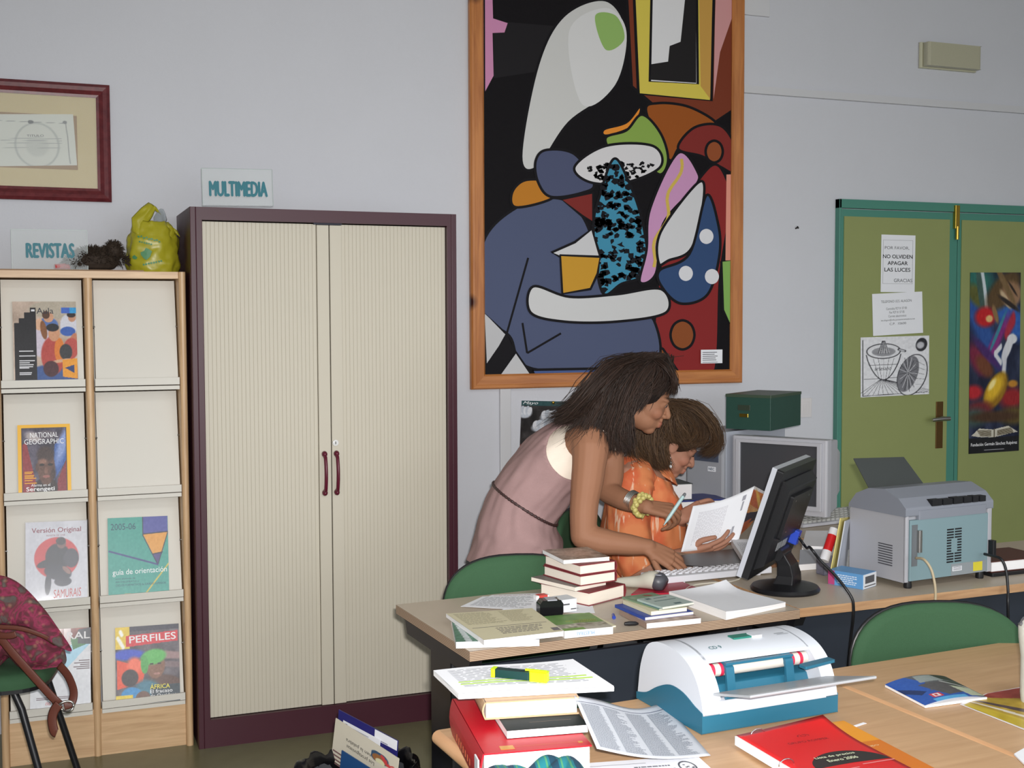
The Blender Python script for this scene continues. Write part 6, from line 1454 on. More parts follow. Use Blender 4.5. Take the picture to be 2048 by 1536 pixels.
# ------------------------------------------------------------------ bin with liner, brochures standing in it
c = atd(742, 1520, 3.50)
t = thing('waste_bin', 'waste bin lined with a shiny black bag on the olive floor', 'bin', (c.x - .035, c.y, 0))
LIN = mat('black_liner_film', (14, 14, 17), .22)
MB().lathe([(.12, .002), (.155, .27), (.149, .27), (.116, .01)], 28).build('bucket', mat('grey_bucket', (70, 72, 76), .5), t, smooth=True, auto=50)
def liner(u, v):
    a0 = 2 * PI * u; n = mnoise.noise(V((math.cos(a0) * 3, math.sin(a0) * 3, v * 3)))
    n2 = mnoise.noise(V((math.cos(a0) * 8, math.sin(a0) * 8, v * 5 + 4)))
    if v < .5: r = .143 + .01 * v; z = .10 + .36 * v; k = .3
    else: w2 = (v - .5) * 2; r = .148 + .045 * w2; z = .28 + .045 * math.sin(PI * min(1, w2 * 1.3)) - .07 * w2; k = 1
    r += k * (.016 * n + .011 * n2); z += k * (.030 * n + .016 * n2)
    return (r * math.cos(a0), r * math.sin(a0), z)
MB().grid(liner, 90, 30).build('liner', LIN, t, smooth=True, weld=True, solid=.0008)
def board(label, name, TL, TR, drop, th, m):
    a_, b_ = atd(*TL), atd(*TR); X = (b_ - a_); w2 = X.length; Y = V((.06, -.08, 1)).normalized(); Y = (Y - X.normalized() * Y.dot(X.normalized())).normalized()
    o = MB().box(0, -drop, 0, w2, 0, th).build(name, m); orient(o, a_, X, Y); tag(o, label, 'brochure', 'brochures standing in the bin'); return o, w2
NAVY = mat('navy_cover', (40, 38, 112), .4)
o, w2 = board('navy blue folder with white label strips, rearmost in the bin', 'brochure', (679, 1419, 3.66), (797, 1481, 3.46), .15, .003, NAVY)
MB().box(w2 * .63, -.030, .003, w2 - .001, -.001, .0034).build('white_strip', PAPER, o); lines([(w2 * .66, -.028, w2 * .85, -.0255)], .0037, (110, 112, 140), o)
o2 = MB().box(.03, -.15, .0055, w2 * .74, -.022, .0068).build('inserted_sheet', PAPER, o); MB().box(.042, -.04, .0068, .052, -.028, .0071).build('sheet_logo', NAVY, o2); lines([(.058, -.034 - i * .009, w2 * .55, -.031 - i * .009) for i in range(4)], .0072, (176, 178, 190), o2)
o, w2 = board('cream brochure with upside-down black headline, front in the bin', 'brochure', (673, 1436, 3.60), (799, 1517, 3.40), .13, .003, mat('cream_card', (208, 200, 182), .5))
text('Los protagonistas', (w2 * .22, -.066, w2 * .66, -.052), .0034, BLACK, o, flip=True); text('tienen la palabra', (w2 * .2, -.048, w2 * .68, -.034), .0034, BLACK, o, flip=True)
pc = Pic(60, 30, (208, 200, 182)); pc.E(.35, .5, .4, .55, (60, 84, 110), 0, .1); pc.E(.35, .62, .3, .4, (150, 100, 60), 0, .1); pc.E(.4, .85, .2, .3, (214, 210, 170), 0, .2)
for k in range(9): pc.L(.7, .8, .7 + .28 * math.cos(2.2 + k * .45), .8 - .7 * abs(math.sin(k * .4 + .4)), .05, (200, 70, 70))
pc.build('brochure_picture', w2 * .36, .03, 0, o).location = (w2 * .6, -.048, .0035)
lines([(.004, -.10 - i * .012, .05, -.095 - i * .012) for i in range(4)], .0035, (120, 90, 90), o)
o, w2 = board('blue brochure leaning in front of the cream one in the bin', 'brochure', (685, 1500, 3.50), (748, 1540, 3.40), .09, .003, mat('petrol_blue_cover', (36, 74, 122), .4))
# ------------------------------------------------------------------ people
ZUP = V((0, 0, 1)); FH = V((FW.x, FW.y, 0)).normalized(); RH_ = V((RT.x, RT.y, 0)).normalized()
def skinmat():
    m = printed(.62, 'skin'); b = m.node_tree.nodes['Principled BSDF']; b.inputs['Specular IOR Level'].default_value = .22
    nt = m.node_tree; n2 = nt.nodes.new('ShaderNodeTexNoise'); n2.inputs['Scale'].default_value = 90; bp = nt.nodes.new('ShaderNodeBump'); bp.inputs['Strength'].default_value = .06; bp.inputs['Distance'].default_value = .003
    nt.links.new(n2.outputs['Fac'], bp.inputs['Height']); nt.links.new(bp.outputs[0], b.inputs['Normal']); return m
SKIN = skinmat()
def lin3(c): return np.array(srgb(*c)[:3])
def limb(m, pts, radii, n=16, sub=4, flat=None, up=None):
    P_ = smooth_path(pts, sub); k = len(pts) - 1; R_ = []
    for i in range(len(P_)):
        f_ = i / sub; j = min(int(f_), k - 1); q = f_ - j; q = q * q * (3 - 2 * q); R_.append(radii[j] * (1 - q) + radii[j + 1] * q)
    m.tube(P_, R_, n, flat=flat, up=up); m.ell(P_[0], (R_[0],) * 3, None, n, 8) if flat is None else None; m.ell(P_[-1], (R_[-1],) * 3, None, n, 8) if flat is None else None
def rings(axis, sub=6):                                 # axis: (point, front vector, half thickness, half width)
    out = []
    for i in range(len(axis) - 1):
        for s_ in range(sub):
            q = s_ / sub
            def cm(k):
                g = lambda j: axis[min(max(j, 0), len(axis) - 1)][k]
                p0, p1, p2, p3 = g(i - 1), g(i), g(i + 1), g(i + 2)
                return .5 * ((2 * p1) + (p2 - p0) * q + (2 * p0 - 5 * p1 + 4 * p2 - p3) * q * q + (3 * p1 - p0 - 3 * p2 + p3) * q ** 3)
            out.append(tuple(cm(k) for k in range(4)))
    out.append(axis[-1]); return out
def loft(m, rg, wv, n=40, add=0, cap=True, power=2.3, disp=None):
    vs = []
    for r, (p, fv, a_, b_) in enumerate(rg):
        f_ = fv.normalized()
        for j in range(n):
            t_ = 2 * PI * j / n; c, s_ = math.cos(t_), math.sin(t_)
            x = math.copysign(abs(c) ** (2 / power), c); y = math.copysign(abs(s_) ** (2 / power), s_)
            q = p + f_ * (x * (a_ + add)) + wv * (y * (b_ + add))
            if disp: q = q + (f_ * x + wv * y).normalized() * disp(r / (len(rg) - 1), t_, q)
            vs.append(q)
    fs = [(i * n + j, i * n + (j + 1) % n, (i + 1) * n + (j + 1) % n, (i + 1) * n + j) for i in range(len(rg) - 1) for j in range(n)]
    if cap: fs += [tuple(range(n)), tuple((len(rg) - 1) * n + j for j in range(n))]
    return m.add(vs, fs)
def fuse(m, voxel, smooth=5):                           # one continuous surface from overlapping volumes
    me = bpy.data.meshes.new('tmp'); me.from_pydata(m.v, [], m.f); bm = bmesh.new(); bm.from_mesh(me); bmesh.ops.recalc_face_normals(bm, faces=bm.faces); bm.to_mesh(me); bm.free()
    o = bpy.data.objects.new('tmp', me); COL.objects.link(o)
    r = o.modifiers.new('r', 'REMESH'); r.mode = 'VOXEL'; r.voxel_size = voxel
    if smooth: q = o.modifiers.new('s', 'SMOOTH'); q.factor = .5; q.iterations = smooth
    dg = bpy.context.evaluated_depsgraph_get(); ev = o.evaluated_get(dg); out = bpy.data.meshes.new_from_object(ev)
    bpy.data.objects.remove(o); return out
def mesh_arrays(me):
    n = len(me.vertices); co = np.zeros(n * 3); me.vertices.foreach_get('co', co); return co.reshape(-1, 3)
def join_mb(me, m):                                     # append a builder's geometry to a mesh
    bm = bmesh.new(); bm.from_mesh(me); t2 = bpy.data.meshes.new('t2'); t2.from_pydata(m.v, [], m.f); b2 = bmesh.new(); b2.from_mesh(t2); bmesh.ops.recalc_face_normals(b2, faces=b2.faces); b2.to_mesh(t2); b2.free(); bm.from_mesh(t2); bm.to_mesh(me); bm.free(); bpy.data.meshes.remove(t2); return me
def finish(me, name, m, parent, origin, colors=None):
    me.transform(Matrix.Translation(-V(origin))); me.polygons.foreach_set('use_smooth', [True] * len(me.polygons)); me.materials.clear(); me.materials.append(m); me.name = name
    if colors is not None:
        ca = me.color_attributes.new('Col', 'FLOAT_COLOR', 'POINT'); ca.data.foreach_set('color', np.concatenate([colors, np.ones((len(colors), 1))], 1).ravel())
    o = bpy.data.objects.new(name, me); COL.objects.link(o); o.parent = parent; return o
class Head:
    def __init__(s, px, py, dist, pitch, yaw, k=1.0):
        s.o = atd(px, py, dist); f0 = RH_ * math.cos(yaw) + FH * math.sin(yaw); s.k = k
        s.f = f0 * math.cos(pitch) - ZUP * math.sin(pitch); s.u = f0 * math.sin(pitch) + ZUP * math.cos(pitch); s.s = s.f.cross(s.u)   # s points to the near (right hand) side
        s.M = Matrix((s.f, s.s, s.u)).transposed()
    def __call__(s, F, S, U): return s.o + (s.f * F + s.s * S + s.u * U) * s.k
    def ell(s, m, c, r, rot=0, n=20, kk=14):
        M_ = s.M @ Matrix.Rotation(rot, 3, 'Y'); m.ell(s(*c), [x * s.k for x in r], M_, n, kk)
def head_volume(m, h):
    h.ell(m, (-.012, 0, .030), (.094, .074, .082)); h.ell(m, (-.03, 0, .0), (.075, .066, .07)); h.ell(m, (.040, 0, .03), (.052, .060, .060))
    h.ell(m, (.038, 0, -.015), (.055, .058, .062)); h.ell(m, (.034, 0, -.058), (.052, .050, .044)); h.ell(m, (.062, 0, -.088), (.024, .024, .019))
    h.ell(m, (.066, 0, -.062), (.026, .030, .026)); h.ell(m, (.01, 0, -.055), (.05, .052, .042), .3)
    for sd in (-1, 1):
        h.ell(m, (.058, .036 * sd, -.026), (.027, .026, .026)); h.ell(m, (.070, .030 * sd, .024), (.022, .028, .010)); h.ell(m, (.099, .0095 * sd, -.030), (.011, .0085, .0085))
        h.ell(m, (-.010, .074 * sd, -.002), (.019, .008, .032), -.15); h.ell(m, (-.002, .070 * sd, -.012), (.012, .01, .014)); h.ell(m, (.0755, .032 * sd, .0095), (.0125, .017, .0115))
    m.tube([h(.086, 0, .020), h(.096, 0, .004), h(.108, 0, -.014), h(.113, 0, -.025)], [.0075, .0085, .0095, .0105], 12); h.ell(m, (.1105, 0, -.0265), (.0115, .0108, .0105))
    h.ell(m, (.093, 0, -.057), (.0095, .022, .0065)); h.ell(m, (.0905, 0, -.068), (.0098, .019, .0072)); h.ell(m, (.095, 0, -.047), (.006, .008, .009))
def face_colors(co, col, h, base, lip, brow, cheek):
    d = (co - np.array(h.o)) / h.k; F = d @ np.array(h.f); S = d @ np.array(h.s); U = d @ np.array(h.u)
    def blob(f, s_, u, rf, rs, ru): return np.clip(1.5 - np.sqrt(((F - f) / rf) ** 2 + ((np.abs(S) - s_) / rs) ** 2 + ((U - u) / ru) ** 2) * 1.2, 0, 1)[:, None]
    for (bl, c_, st) in ((blob(.066, .045, -.03, .03, .025, .022), cheek, .45), (blob(.1, 0, -.0575, .02, .023, .0075), lip, .9), (blob(.098, 0, -.0685, .02, .020, .0075), lip, .9), (blob(.085, .032, .033, .03, .024, .0048), brow, .85), (blob(.085, .034, .0085, .012, .018, .0028), brow, .6), (blob(.1, .007, -.036, .01, .004, .003), (70, 40, 34), .8)):
        col[:] = col * (1 - bl * st) + lin3(c_) * bl * st
    return col
def hand(body, extra, W, d, nb, s_, curls, thumb, sc=1.0, spread=(.10, .02, -.06, -.14), roll=None):
    d = V(d).normalized(); nb = (V(nb) - d * V(nb).dot(d)).normalized(); sv = d.cross(nb).normalized() * s_
    kn = ((.086, .029), (.090, .010), (.086, -.009), (.077, -.027)); ln = ((.042, .025, .020), (.046, .029, .021), (.042, .026, .020), (.033, .020, .018))
    for i in range(4):
        K = W + (d * kn[i][0] + sv * kn[i][1] + nb * (.003 if i in (1, 2) else 0)) * sc
        body.tube([W + sv * (.018 - .011 * i) * sc * .9 - d * .008, W + (d * .045 + sv * (kn[i][1] * .8)) * sc, K], [.0155 * sc, .0135 * sc, .0108 * sc], 10); body.ell(K, (.0108 * sc,) * 3, None, 10, 8)
        A_ = 0; p = K - d * .006 * sc; pts = [p]; dd = d
        for j in range(3):
            A_ += curls[i][j]; dd = (d * math.cos(A_) - nb * math.sin(A_) + sv * spread[i]).normalized(); p = p + dd * ln[i][j] * sc * (1.12 if j == 0 else 1); pts.append(p)
        P_ = smooth_path(pts, 4); R_ = [(.0094 - .0028 * k / (len(P_) - 1)) * sc * (.9 if i == 3 else 1) for k in range(len(P_))]
        extra.tube(P_, R_, 10); extra.ell(P_[-1], (R_[-1],) * 3, None, 10, 8)
    body.tube([W + d * .012 * sc + sv * .014 * sc, W + (d * .038 + sv * .030 - nb * .006) * sc], [.015 * sc, .0145 * sc], 10)
    p = W + (d * .030 + sv * .026 - nb * .006) * sc; pts = [p]
    for (a_, b_, c_, l) in thumb: p = p + (d * a_ + sv * b_ - nb * c_).normalized() * l * sc; pts.append(p)
    P_ = smooth_path(pts, 4); R_ = [(.0125 - .0045 * k / (len(P_) - 1)) * sc for k in range(len(P_))]; extra.tube(P_, R_, 10); extra.ell(P_[-1], (R_[-1],) * 3, None, 10, 8)
    return d, nb, sv
def locks(name, guides, n, m_, parent, origin, width=.0035, seed=1, segs=9):
    """hair: tapered locks; a guide is ((px,py,dist,jx,jy,jd) x k, weight)"""
    r = random.Random(seed); b = MB(); cols = []
    tot = sum(g[1] for g in guides)
    for g, wgt in guides:
        for _ in range(int(n * wgt / tot)):
            sft = [r.gauss(0, .5) for _ in range(3)]; pts = []
            for k, (x, y, dd, jx, jy, jd) in enumerate(g):
                pts.append(atd(x + jx * (sft[0] + .35 * r.gauss(0, .5)), y + jy * (sft[1] + .35 * r.gauss(0, .5)), dd + jd * (sft[2] + .3 * r.gauss(0, .5))) - origin)
            P_ = smooth_path(pts, max(2, segs // (len(pts) - 1))); P_ = [p + V((mnoise.noise(p * 22 + V((9 * seed, 0, _ * .13))), mnoise.noise(p * 22 + V((0, 7, _ * .13))), mnoise.noise(p * 22 + V((3, 0, _ * .13))))) * .006 for p in P_]; wd = width * r.uniform(.5, 1.3); N = len(P_)
            b.tube(P_, [wd * (.75 + .5 * math.sin(PI * min(1, i / N * 1.2))) * (1 - (i / (N - 1)) ** 4 * .85) for i in range(N)], 4, cap=False, flat=.45)
    return b.build(name, m_, parent, smooth=True)
def hairmat(name, dark, light):
    m = bpy.data.materials.new(name); m.use_nodes = True; n = m.node_tree; b = n.nodes['Principled BSDF']; b.inputs['Roughness'].default_value = .55; b.inputs['Specular IOR Level'].default_value = .3
    g = n.nodes.new('ShaderNodeNewGeometry'); rp = n.nodes.new('ShaderNodeValToRGB'); rp.color_ramp.elements[0].color = srgb(*dark); rp.color_ramp.elements[1].color = srgb(*light)
    n.links.new(g.outputs['Random Per Island'], rp.inputs[0]); n.links.new(rp.outputs[0], b.inputs['Base Color']); return m
def cut_faces(o, origin, balls):                         # openings: faces inside the balls go, the rim is eased onto them
    bm = bmesh.new(); bm.from_mesh(o.data); og = V(origin)
    dele = [f for f in bm.faces if any((f.calc_center_median() + og - c).length < r for c, r in balls)]; bmesh.ops.delete(bm, geom=dele, context='FACES')
    for v in bm.verts:
        if v.is_boundary:
            c, r = min(balls, key=lambda b: abs((v.co + og - b[0]).length - b[1])); d = v.co + og - c
            if abs(d.length - r) < .02: v.co = c + d.normalized() * r - og
    bm.to_mesh(o.data); bm.free()
def fold(seed, amp, fx=3, fy=9):
    def f(v, t_, q): return amp * (mnoise.noise(V((math.cos(t_) * fx, math.sin(t_) * fx + seed, v * fy))) + .5 * mnoise.noise(V((math.cos(t_) * fx * 2.3, math.sin(t_) * fx * 2.3 + seed, v * fy * 1.7))))
    return f
def D(px, py, d): return atd(px, py, d)
def img(x, y): return (RH_ * x - ZUP * y)               # direction given as it looks in the picture (y down)

# ---- the standing person
SD = 4.20
h1 = Head(1281, 797, SD, math.radians(21), math.radians(4), 1.0)
hipz = D(1040, 1085, SD); O1 = V((hipz.x + .02, hipz.y, 0))
T1 = thing('person', 'standing person with long dark hair in a dusty pink tunic, leaning over', 'person', O1)
ax1_ = [(D(1030, 1150, SD), img(1, -.02), .125, .165), (D(1036, 1100, SD), img(1, .1), .138, .172), (D(1042, 1055, SD), img(.95, .3), .132, .160), (D(1050, 1007, SD), img(.84, .54), .112, .132),
        (D(1082, 960, SD), img(.80, .60), .110, .138), (D(1120, 922, SD), img(.78, .63), .116, .150), (D(1155, 893, SD), img(.72, .69), .098, .150), (D(1188, 876, SD), img(.66, .75), .068, .120), (D(1208, 868, SD), img(.6, .8), .052, .062)]
rg1 = rings(ax1_)
body = MB(); extra = MB()
loft(body, rg1, FH, 36)
neck = [D(1200, 872, SD), D(1228, 848, SD), D(1256, 822, SD)]; limb(body, neck, [.060, .052, .054])
head_volume(body, h1)
ns, ne, nw = D(1180, 886, 4.035), D(1167, 1072, 3.99), D(1297, 1094, 3.975)
limb(body, [D(1160, 893, 4.10), ns, D(1176, 950, 4.01), D(1168, 1015, 4.0), ne], [.07, .064, .055, .047, .043])
limb(body, [ne, D(1200, 1082, 3.985), D(1245, 1088, 3.98), nw], [.043, .045, .037, .0265])
fs_, fe, fw = D(1214, 896, 4.33), D(1217, 984, 4.28), D(1293, 1014, 4.15)
limb(body, [D(1190, 890, 4.28), fs_, D(1222, 940, 4.32), fe], [.062, .056, .047, .041]); limb(body, [fe, D(1248, 1000, 4.22), fw], [.041, .037, .0255])
d1, n1, s1 = hand(body, extra, nw, img(.82, .42) - FH * .22, img(.35, -.55) - FH * .75, 1, ((.25, .5, .35), (.3, .5, .35), (.35, .5, .35), (.35, .55, .35)), ((.75, .35, .5, .04), (.9, .05, .35, .03), (.9, -.05, .3, .024)), .98)
d2, n2, s2 = hand(body, extra, fw, img(.97, .14) - FH * .18, img(.1, -.8) - FH * .55, -1, ((.7, .9, .5), (.85, .95, .5), (.95, 1.0, .5), (1.0, 1.0, .5)), ((.8, .35, .55, .036), (.95, -.05, .45, .03), (.95, -.25, .2, .022)), .95)
for sd in (-1, 1):
    hj = D(1034, 1108, SD + sd * .085); kn = V((hj.x + .05, hj.y, .44)); an = V((hj.x + .01, hj.y, .08))
    limb(body, [hj, hj.lerp(kn, .5), kn, kn.lerp(an, .35), an], [.09, .075, .056, .054, .036]); limb(body, [an + V((-.02, 0, -.03)), an + RH_ * .07 + V((0, 0, -.05)), an + RH_ * .15 + V((0, 0, -.058))], [.036, .030, .02])
me = fuse(body, .0038, 5); me = join_mb(me, extra); co = mesh_arrays(me)
base1 = lin3((150, 106, 81)); col = np.tile(base1, (len(co), 1)); face_colors(co, col, h1, base1, (150, 72, 66), (44, 30, 26), (160, 100, 80))
finish(me, 'body', SKIN, T1, O1, col)
e1 = MB(); h1.ell(e1, (.0785, .032, .0085), (.0105, .0125, .0095)); e1.build('eye', mat('eye_white', (150, 128, 118), .35), T1, smooth=True).location = -O1
e1 = MB(); h1.ell(e1, (.0865, .0325, .0075), (.0042, .0075, .0066)); e1.build('iris', mat('dark_iris', (30, 20, 18), .15), T1, smooth=True).location = -O1
PINK = mat('dusty_pink_linen', (156, 126, 124), .85, var=.10, vscale=22, bump=.22, bscale=420)
rgd = rings([(D(1034, 1116, SD), img(1, .02), .170, .20)] + [(D(1038, 1085, SD), img(.98, .15), .152, .182)] + [(p, f_, a_ + .013, b_ + .013) for p, f_, a_, b_ in ax1_[2:8]], 12)
m = MB(); loft(m, rgd, FH, 110, 0, False, 2.25, fold(1.7, .0095, 2.6, 5))
m.v = [tuple(V(p) - O1) for p in m.v]; dr = m.build('tunic', PINK, T1, smooth=True)
sc_, sf_ = D(1166, 890, 4.03), D(1200, 905, 4.36); nk = D(1222, 905, SD)
cut_faces(dr, O1, ((sc_, .126), (sf_, .11), (nk, .105)))
q = dr.modifiers.new('solid', 'SOLIDIFY'); q.thickness = .003; q.offset = 1
CAMI = mat('cream_jersey', (234, 220, 204), .75, bump=.12, bscale=60, stretch=(1, 1, 6))
rgc = rings([(p, f_, a_ + .005, b_ + .005) for p, f_, a_, b_ in ax1_[4:8]], 14)
m = MB(); loft(m, rgc, FH, 110, 0, False, 2.25, fold(4.1, .003, 4, 3)); m.v = [tuple(V(p) - O1) for p in m.v]; cm_ = m.build('camisole', CAMI, T1, smooth=True)
s2c, nk2 = D(1197, 888, 4.035), D(1226, 895, SD)
cut_faces(cm_, O1, ((s2c, .091), (D(1215, 900, 4.36), .09), (nk2, .098)))
q = cm_.modifiers.new('solid', 'SOLIDIFY'); q.thickness = .002; q.offset = 1
m = MB()
for pts in ([(1146, 862, 4.05), (1160, 854, 4.06), (1178, 853, 4.05), (1196, 857, 4.03), (1214, 868, 4.02), (1226, 884, 4.035), (1231, 900, 4.055)],): m.tube([p - O1 for p in smooth_path([D(*p) for p in pts], 4)], .0042, 8)
m.build('shoulder_strap', CAMI, T1, smooth=True)
bi = min(range(len(rgd)), key=lambda i: (rgd[i][0] - D(1048, 1008, SD)).length); p, f_, a_, b_ = rgd[bi]; f_ = f_.normalized()
pts = [p + f_ * (math.copysign(abs(math.cos(2 * PI * k / 60)) ** (2 / 2.25), math.cos(2 * PI * k / 60)) * (a_ + .006)) + FH * (math.copysign(abs(math.sin(2 * PI * k / 60)) ** (2 / 2.25), math.sin(2 * PI * k / 60)) * (b_ + .006)) - O1 for k in range(61)]
bl = MB().tube(pts, .0045, 8).build('belt', mat('braided_brown', (66, 44, 42), .5), T1, smooth=True)
m = MB()
for k in range(0, 60): m.ell((pts[k] + pts[k + 1]) / 2, (.0055, .0055, .0055), None, 8, 6)
m.build('belt_beads', mat('dark_beads', (58, 42, 42), .3), bl, smooth=True)['kind'] = 'stuff'
m = MB()
for sd in (-1, 1):
    hj = D(1034, 1108, SD + sd * .085); kn = V((hj.x + .05, hj.y, .44)); an = V((hj.x + .01, hj.y, .12))
    limb(m, [hj + V((0, 0, -.02)), hj.lerp(kn, .5), kn, kn.lerp(an, .5), an], [.092, .092, .08, .075, .072])
m.v = [tuple(V(p) - O1) for p in m.v]; m.build('trousers', PINK, T1, smooth=True)
for sd in (-1, 1):
    hj = D(1034, 1108, SD + sd * .085); an = V((hj.x + .01, hj.y, .08)); m = MB(); limb(m, [an + V((-.03, 0, -.04)), an + RH_ * .07 + V((0, 0, -.052)), an + RH_ * .16 + V((0, 0, -.058))], [.038, .034, .026]); m.v = [tuple(V(p) - O1) for p in m.v]; m.build('shoe', mat('brown_shoe', (70, 46, 36), .5), T1, smooth=True)
# bracelets
fa = (fw - fe).normalized()
def bracelet(name, frac, r, th_, m_, lumps=0):
    p = fe.lerp(fw, frac) + V((0, 0, .0)); x = fa.orthogonal().normalized(); y = fa.cross(x); b = MB(); N = 40
    pts = [p + x * r * math.cos(2 * PI * k / N) + y * r * math.sin(2 * PI * k / N) - O1 for k in range(N + 1)]
    if not lumps: b.tube(pts, th_, 8, cap=False, up=fa, flat=.6)
    else:
        rr2 = random.Random(5)
        for k in range(lumps):
            a0 = 2 * PI * k / lumps; q = p + (x * math.cos(a0) + y * math.sin(a0)) * r + fa * rr2.uniform(-.012, .012) - O1; b.ell(q, (th_ * rr2.uniform(.7, 1.2), th_ * rr2.uniform(.7, 1.2), th_ * rr2.uniform(.8, 1.3)), None, 10, 8)
    return b.build(name, m_, T1, smooth=True)
cuff = [bracelet('silver_bracelet', .60 + .028 * k, .0355 - .0006 * k, .0034, SILVER) for k in range(5)]; bracelet('gold_bracelet', .90, .0365, .0088, mat('pale_gold_beads', (196, 184, 112), .3), 44)
HM1 = hairmat('dark_brown_hair', (32, 24, 20), (62, 45, 37))
hb = MB(); h1.ell(hb, (-.022, 0, .045), (.104, .088, .090)); h1.ell(hb, (-.06, 0, -.005), (.075, .082, .085)); h1.ell(hb, (.035, 0, .085), (.062, .068, .045))
hb.tube([D(1240, 770, SD), D(1205, 808, SD), D(1168, 840, SD)], [.088, .07, .03], 16); hb.tube([D(1244, 795, 4.125), D(1240, 845, 4.11), D(1242, 885, 4.10)], [.042, .034, .014], 12); hb.tube([D(1225, 815, 4.13), D(1215, 860, 4.11), D(1225, 900, 4.08)], [.05, .04, .014], 12)
me = fuse(hb, .006, 4); hair = finish(me, 'hair', mat('hair_underlayer', (30, 22, 20), .5), T1, O1)
G = []
N_, F_ = 4.10, 4.30
G.append((((1296, 712, 4.16, 30, 5, .10), (1232, 730, 4.13, 26, 12, .22), (1186, 778, 4.13, 22, 16, .26), (1150, 822, 4.14, 26, 16, .22), (1118, 838, 4.14, 30, 22, .18)), 3))
G.append((((1296, 712, 4.14, 30, 5, .08), (1240, 742, 4.085, 26, 12, .08), (1205, 800, 4.075, 24, 16, .08), (1182, 850, 4.06, 28, 16, .08), (1168, 876, 4.05, 40, 22, .06)), 3))
G.append((((1300, 711, 4.14, 28, 5, .08), (1262, 745, 4.09, 30, 12, .05), (1238, 808, 4.07, 26, 14, .05), (1222, 858, 4.05, 24, 14, .05), (1226, 892, 4.03, 30, 16, .05)), 4))
G.append((((1308, 711, 4.14, 22, 5, .06), (1288, 745, 4.095, 22, 10, .03), (1256, 800, 4.075, 13, 12, .03), (1248, 850, 4.07, 14, 12, .04), (1246, 894, 4.07, 20, 16, .05)), 4))
G.append((((1312, 712, 4.17, 22, 4, .10), (1337, 732, 4.15, 8, 5, .16), (1349, 762, 4.15, 5, 5, .16), (1341, 788, 4.14, 12, 8, .12)), 1.6))
G.append((((1306, 711, 4.14, 18, 4, .05), (1318, 742, 4.105, 14, 8, .03), (1304, 772, 4.09, 12, 8, .03), (1278, 792, 4.085, 12, 8, .03)), 1.6))
G.append((((1270, 722, 4.25, 30, 6, .14), (1205, 765, 4.28, 24, 14, .14), (1160, 825, 4.27, 30, 18, .14), (1135, 860, 4.24, 40, 24, .14)), 1.5))
G.append((((1308, 711, 4.13, 18, 4, .04), (1328, 738, 4.105, 9, 6, .02), (1330, 766, 4.09, 9, 8, .02), (1312, 788, 4.08, 13, 6, .02)), 1.8))
G.append((((1300, 711, 4.13, 18, 4, .04), (1300, 745, 4.09, 14, 8, .02), (1290, 785, 4.075, 12, 10, .02), (1272, 815, 4.07, 12, 10, .02)), 1.6))
locks('hair_locks', G, 5400, HM1, hair, O1, .0020, 3)
# ---- her pen
P0, P1 = D(1344, 1026, 4.085), D(1371, 986, 4.09); d = (P1 - P0)
t = thing('pen', 'pale blue green pen held upright by the standing person', 'pen', P0); t.rotation_euler = d.to_track_quat('Z', 'Y').to_euler(); L_ = d.length
MB().lathe([(.001, -.05), (.003, -.04), (.0062, -.02), (.0062, L_ * .8), (.0056, L_ * .84)], 16).build('barrel', mat('pale_cyan_plastic', (176, 204, 204), .35), t, smooth=True, auto=50)
MB().lathe([(.0056, L_ * .84), (.005, L_ * .95), (.0028, L_)], 16).build('tip', mat('grey_tip', (110, 112, 116), .3), t, smooth=True, auto=50)

# ---- the seated person
QD = 4.63
h2 = Head(1341, 889, QD, math.radians(31), math.radians(10), 1.02)
O2 = V((hp.x, hp.y, 0)); Wv = FH * math.cos(.17) - RH_ * math.sin(.17); Fv2 = RH_ * math.cos(.17) + FH * math.sin(.17)
T2 = thing('person', 'seated person with short brown hair in an orange patterned blouse, reading a page', 'person', O2)
ax2_ = [(D(1262, 1222, QD), img(1, 0), .130, .185), (D(1268, 1165, QD), img(1, .02), .135, .175), (D(1278, 1100, QD), img(1, .05), .138, .165), (D(1288, 1030, QD), img(1, .12), .132, .168), (D(1288, 975, QD), img(.95, .3), .112, .165), (D(1286, 940, QD), img(.9, .4), .085, .135), (D(1294, 920, QD), img(.85, .5), .060, .070)]
body = MB(); extra = MB(); loft(body, rings(ax2_), Wv, 36); limb(body, [D(1296, 930, QD), D(1312, 912, QD), D(1326, 896, QD)], [.062, .056, .056]); head_volume(body, h2)
ns, ne, nw = D(1258, 958, 4.455), D(1268, 1136, 4.42), D(1374, 1108, 4.36)
limb(body, [D(1275, 955, 4.54), ns, D(1256, 1040, 4.42), ne], [.075, .062, .052, .044]); limb(body, [ne, D(1318, 1128, 4.39), nw], [.045, .040, .028])
fs_, fe, fw2 = D(1300, 965, 4.80), D(1335, 1085, 4.80), D(1362, 1036, 4.48)
limb(body, [D(1290, 960, 4.72), fs_, fe], [.07, .060, .045]); limb(body, [fe, fe.lerp(fw2, .5), fw2], [.045, .039, .026])
hand(body, extra, nw, img(.97, -.22) - FH * .12, img(.1, .75) - FH * .65, -1, ((.25, .35, .2), (.22, .3, .2), (.2, .3, .2), (.2, .3, .2)), ((.75, .5, .25, .034), (1, .05, .1, .030), (1, -.05, .05, .022)), 1.0, (.03, 0, -.03, -.06))
hand(body, extra, fw2, img(.85, -.5) - FH * .3, img(-.3, -.6) - FH * .7, -1, ((.5, .7, .4), (.55, .7, .4), (.6, .75, .4), (.65, .75, .4)), ((.75, .4, .5, .034), (.9, .1, .3, .03), (.95, 0, .2, .022)), .92)
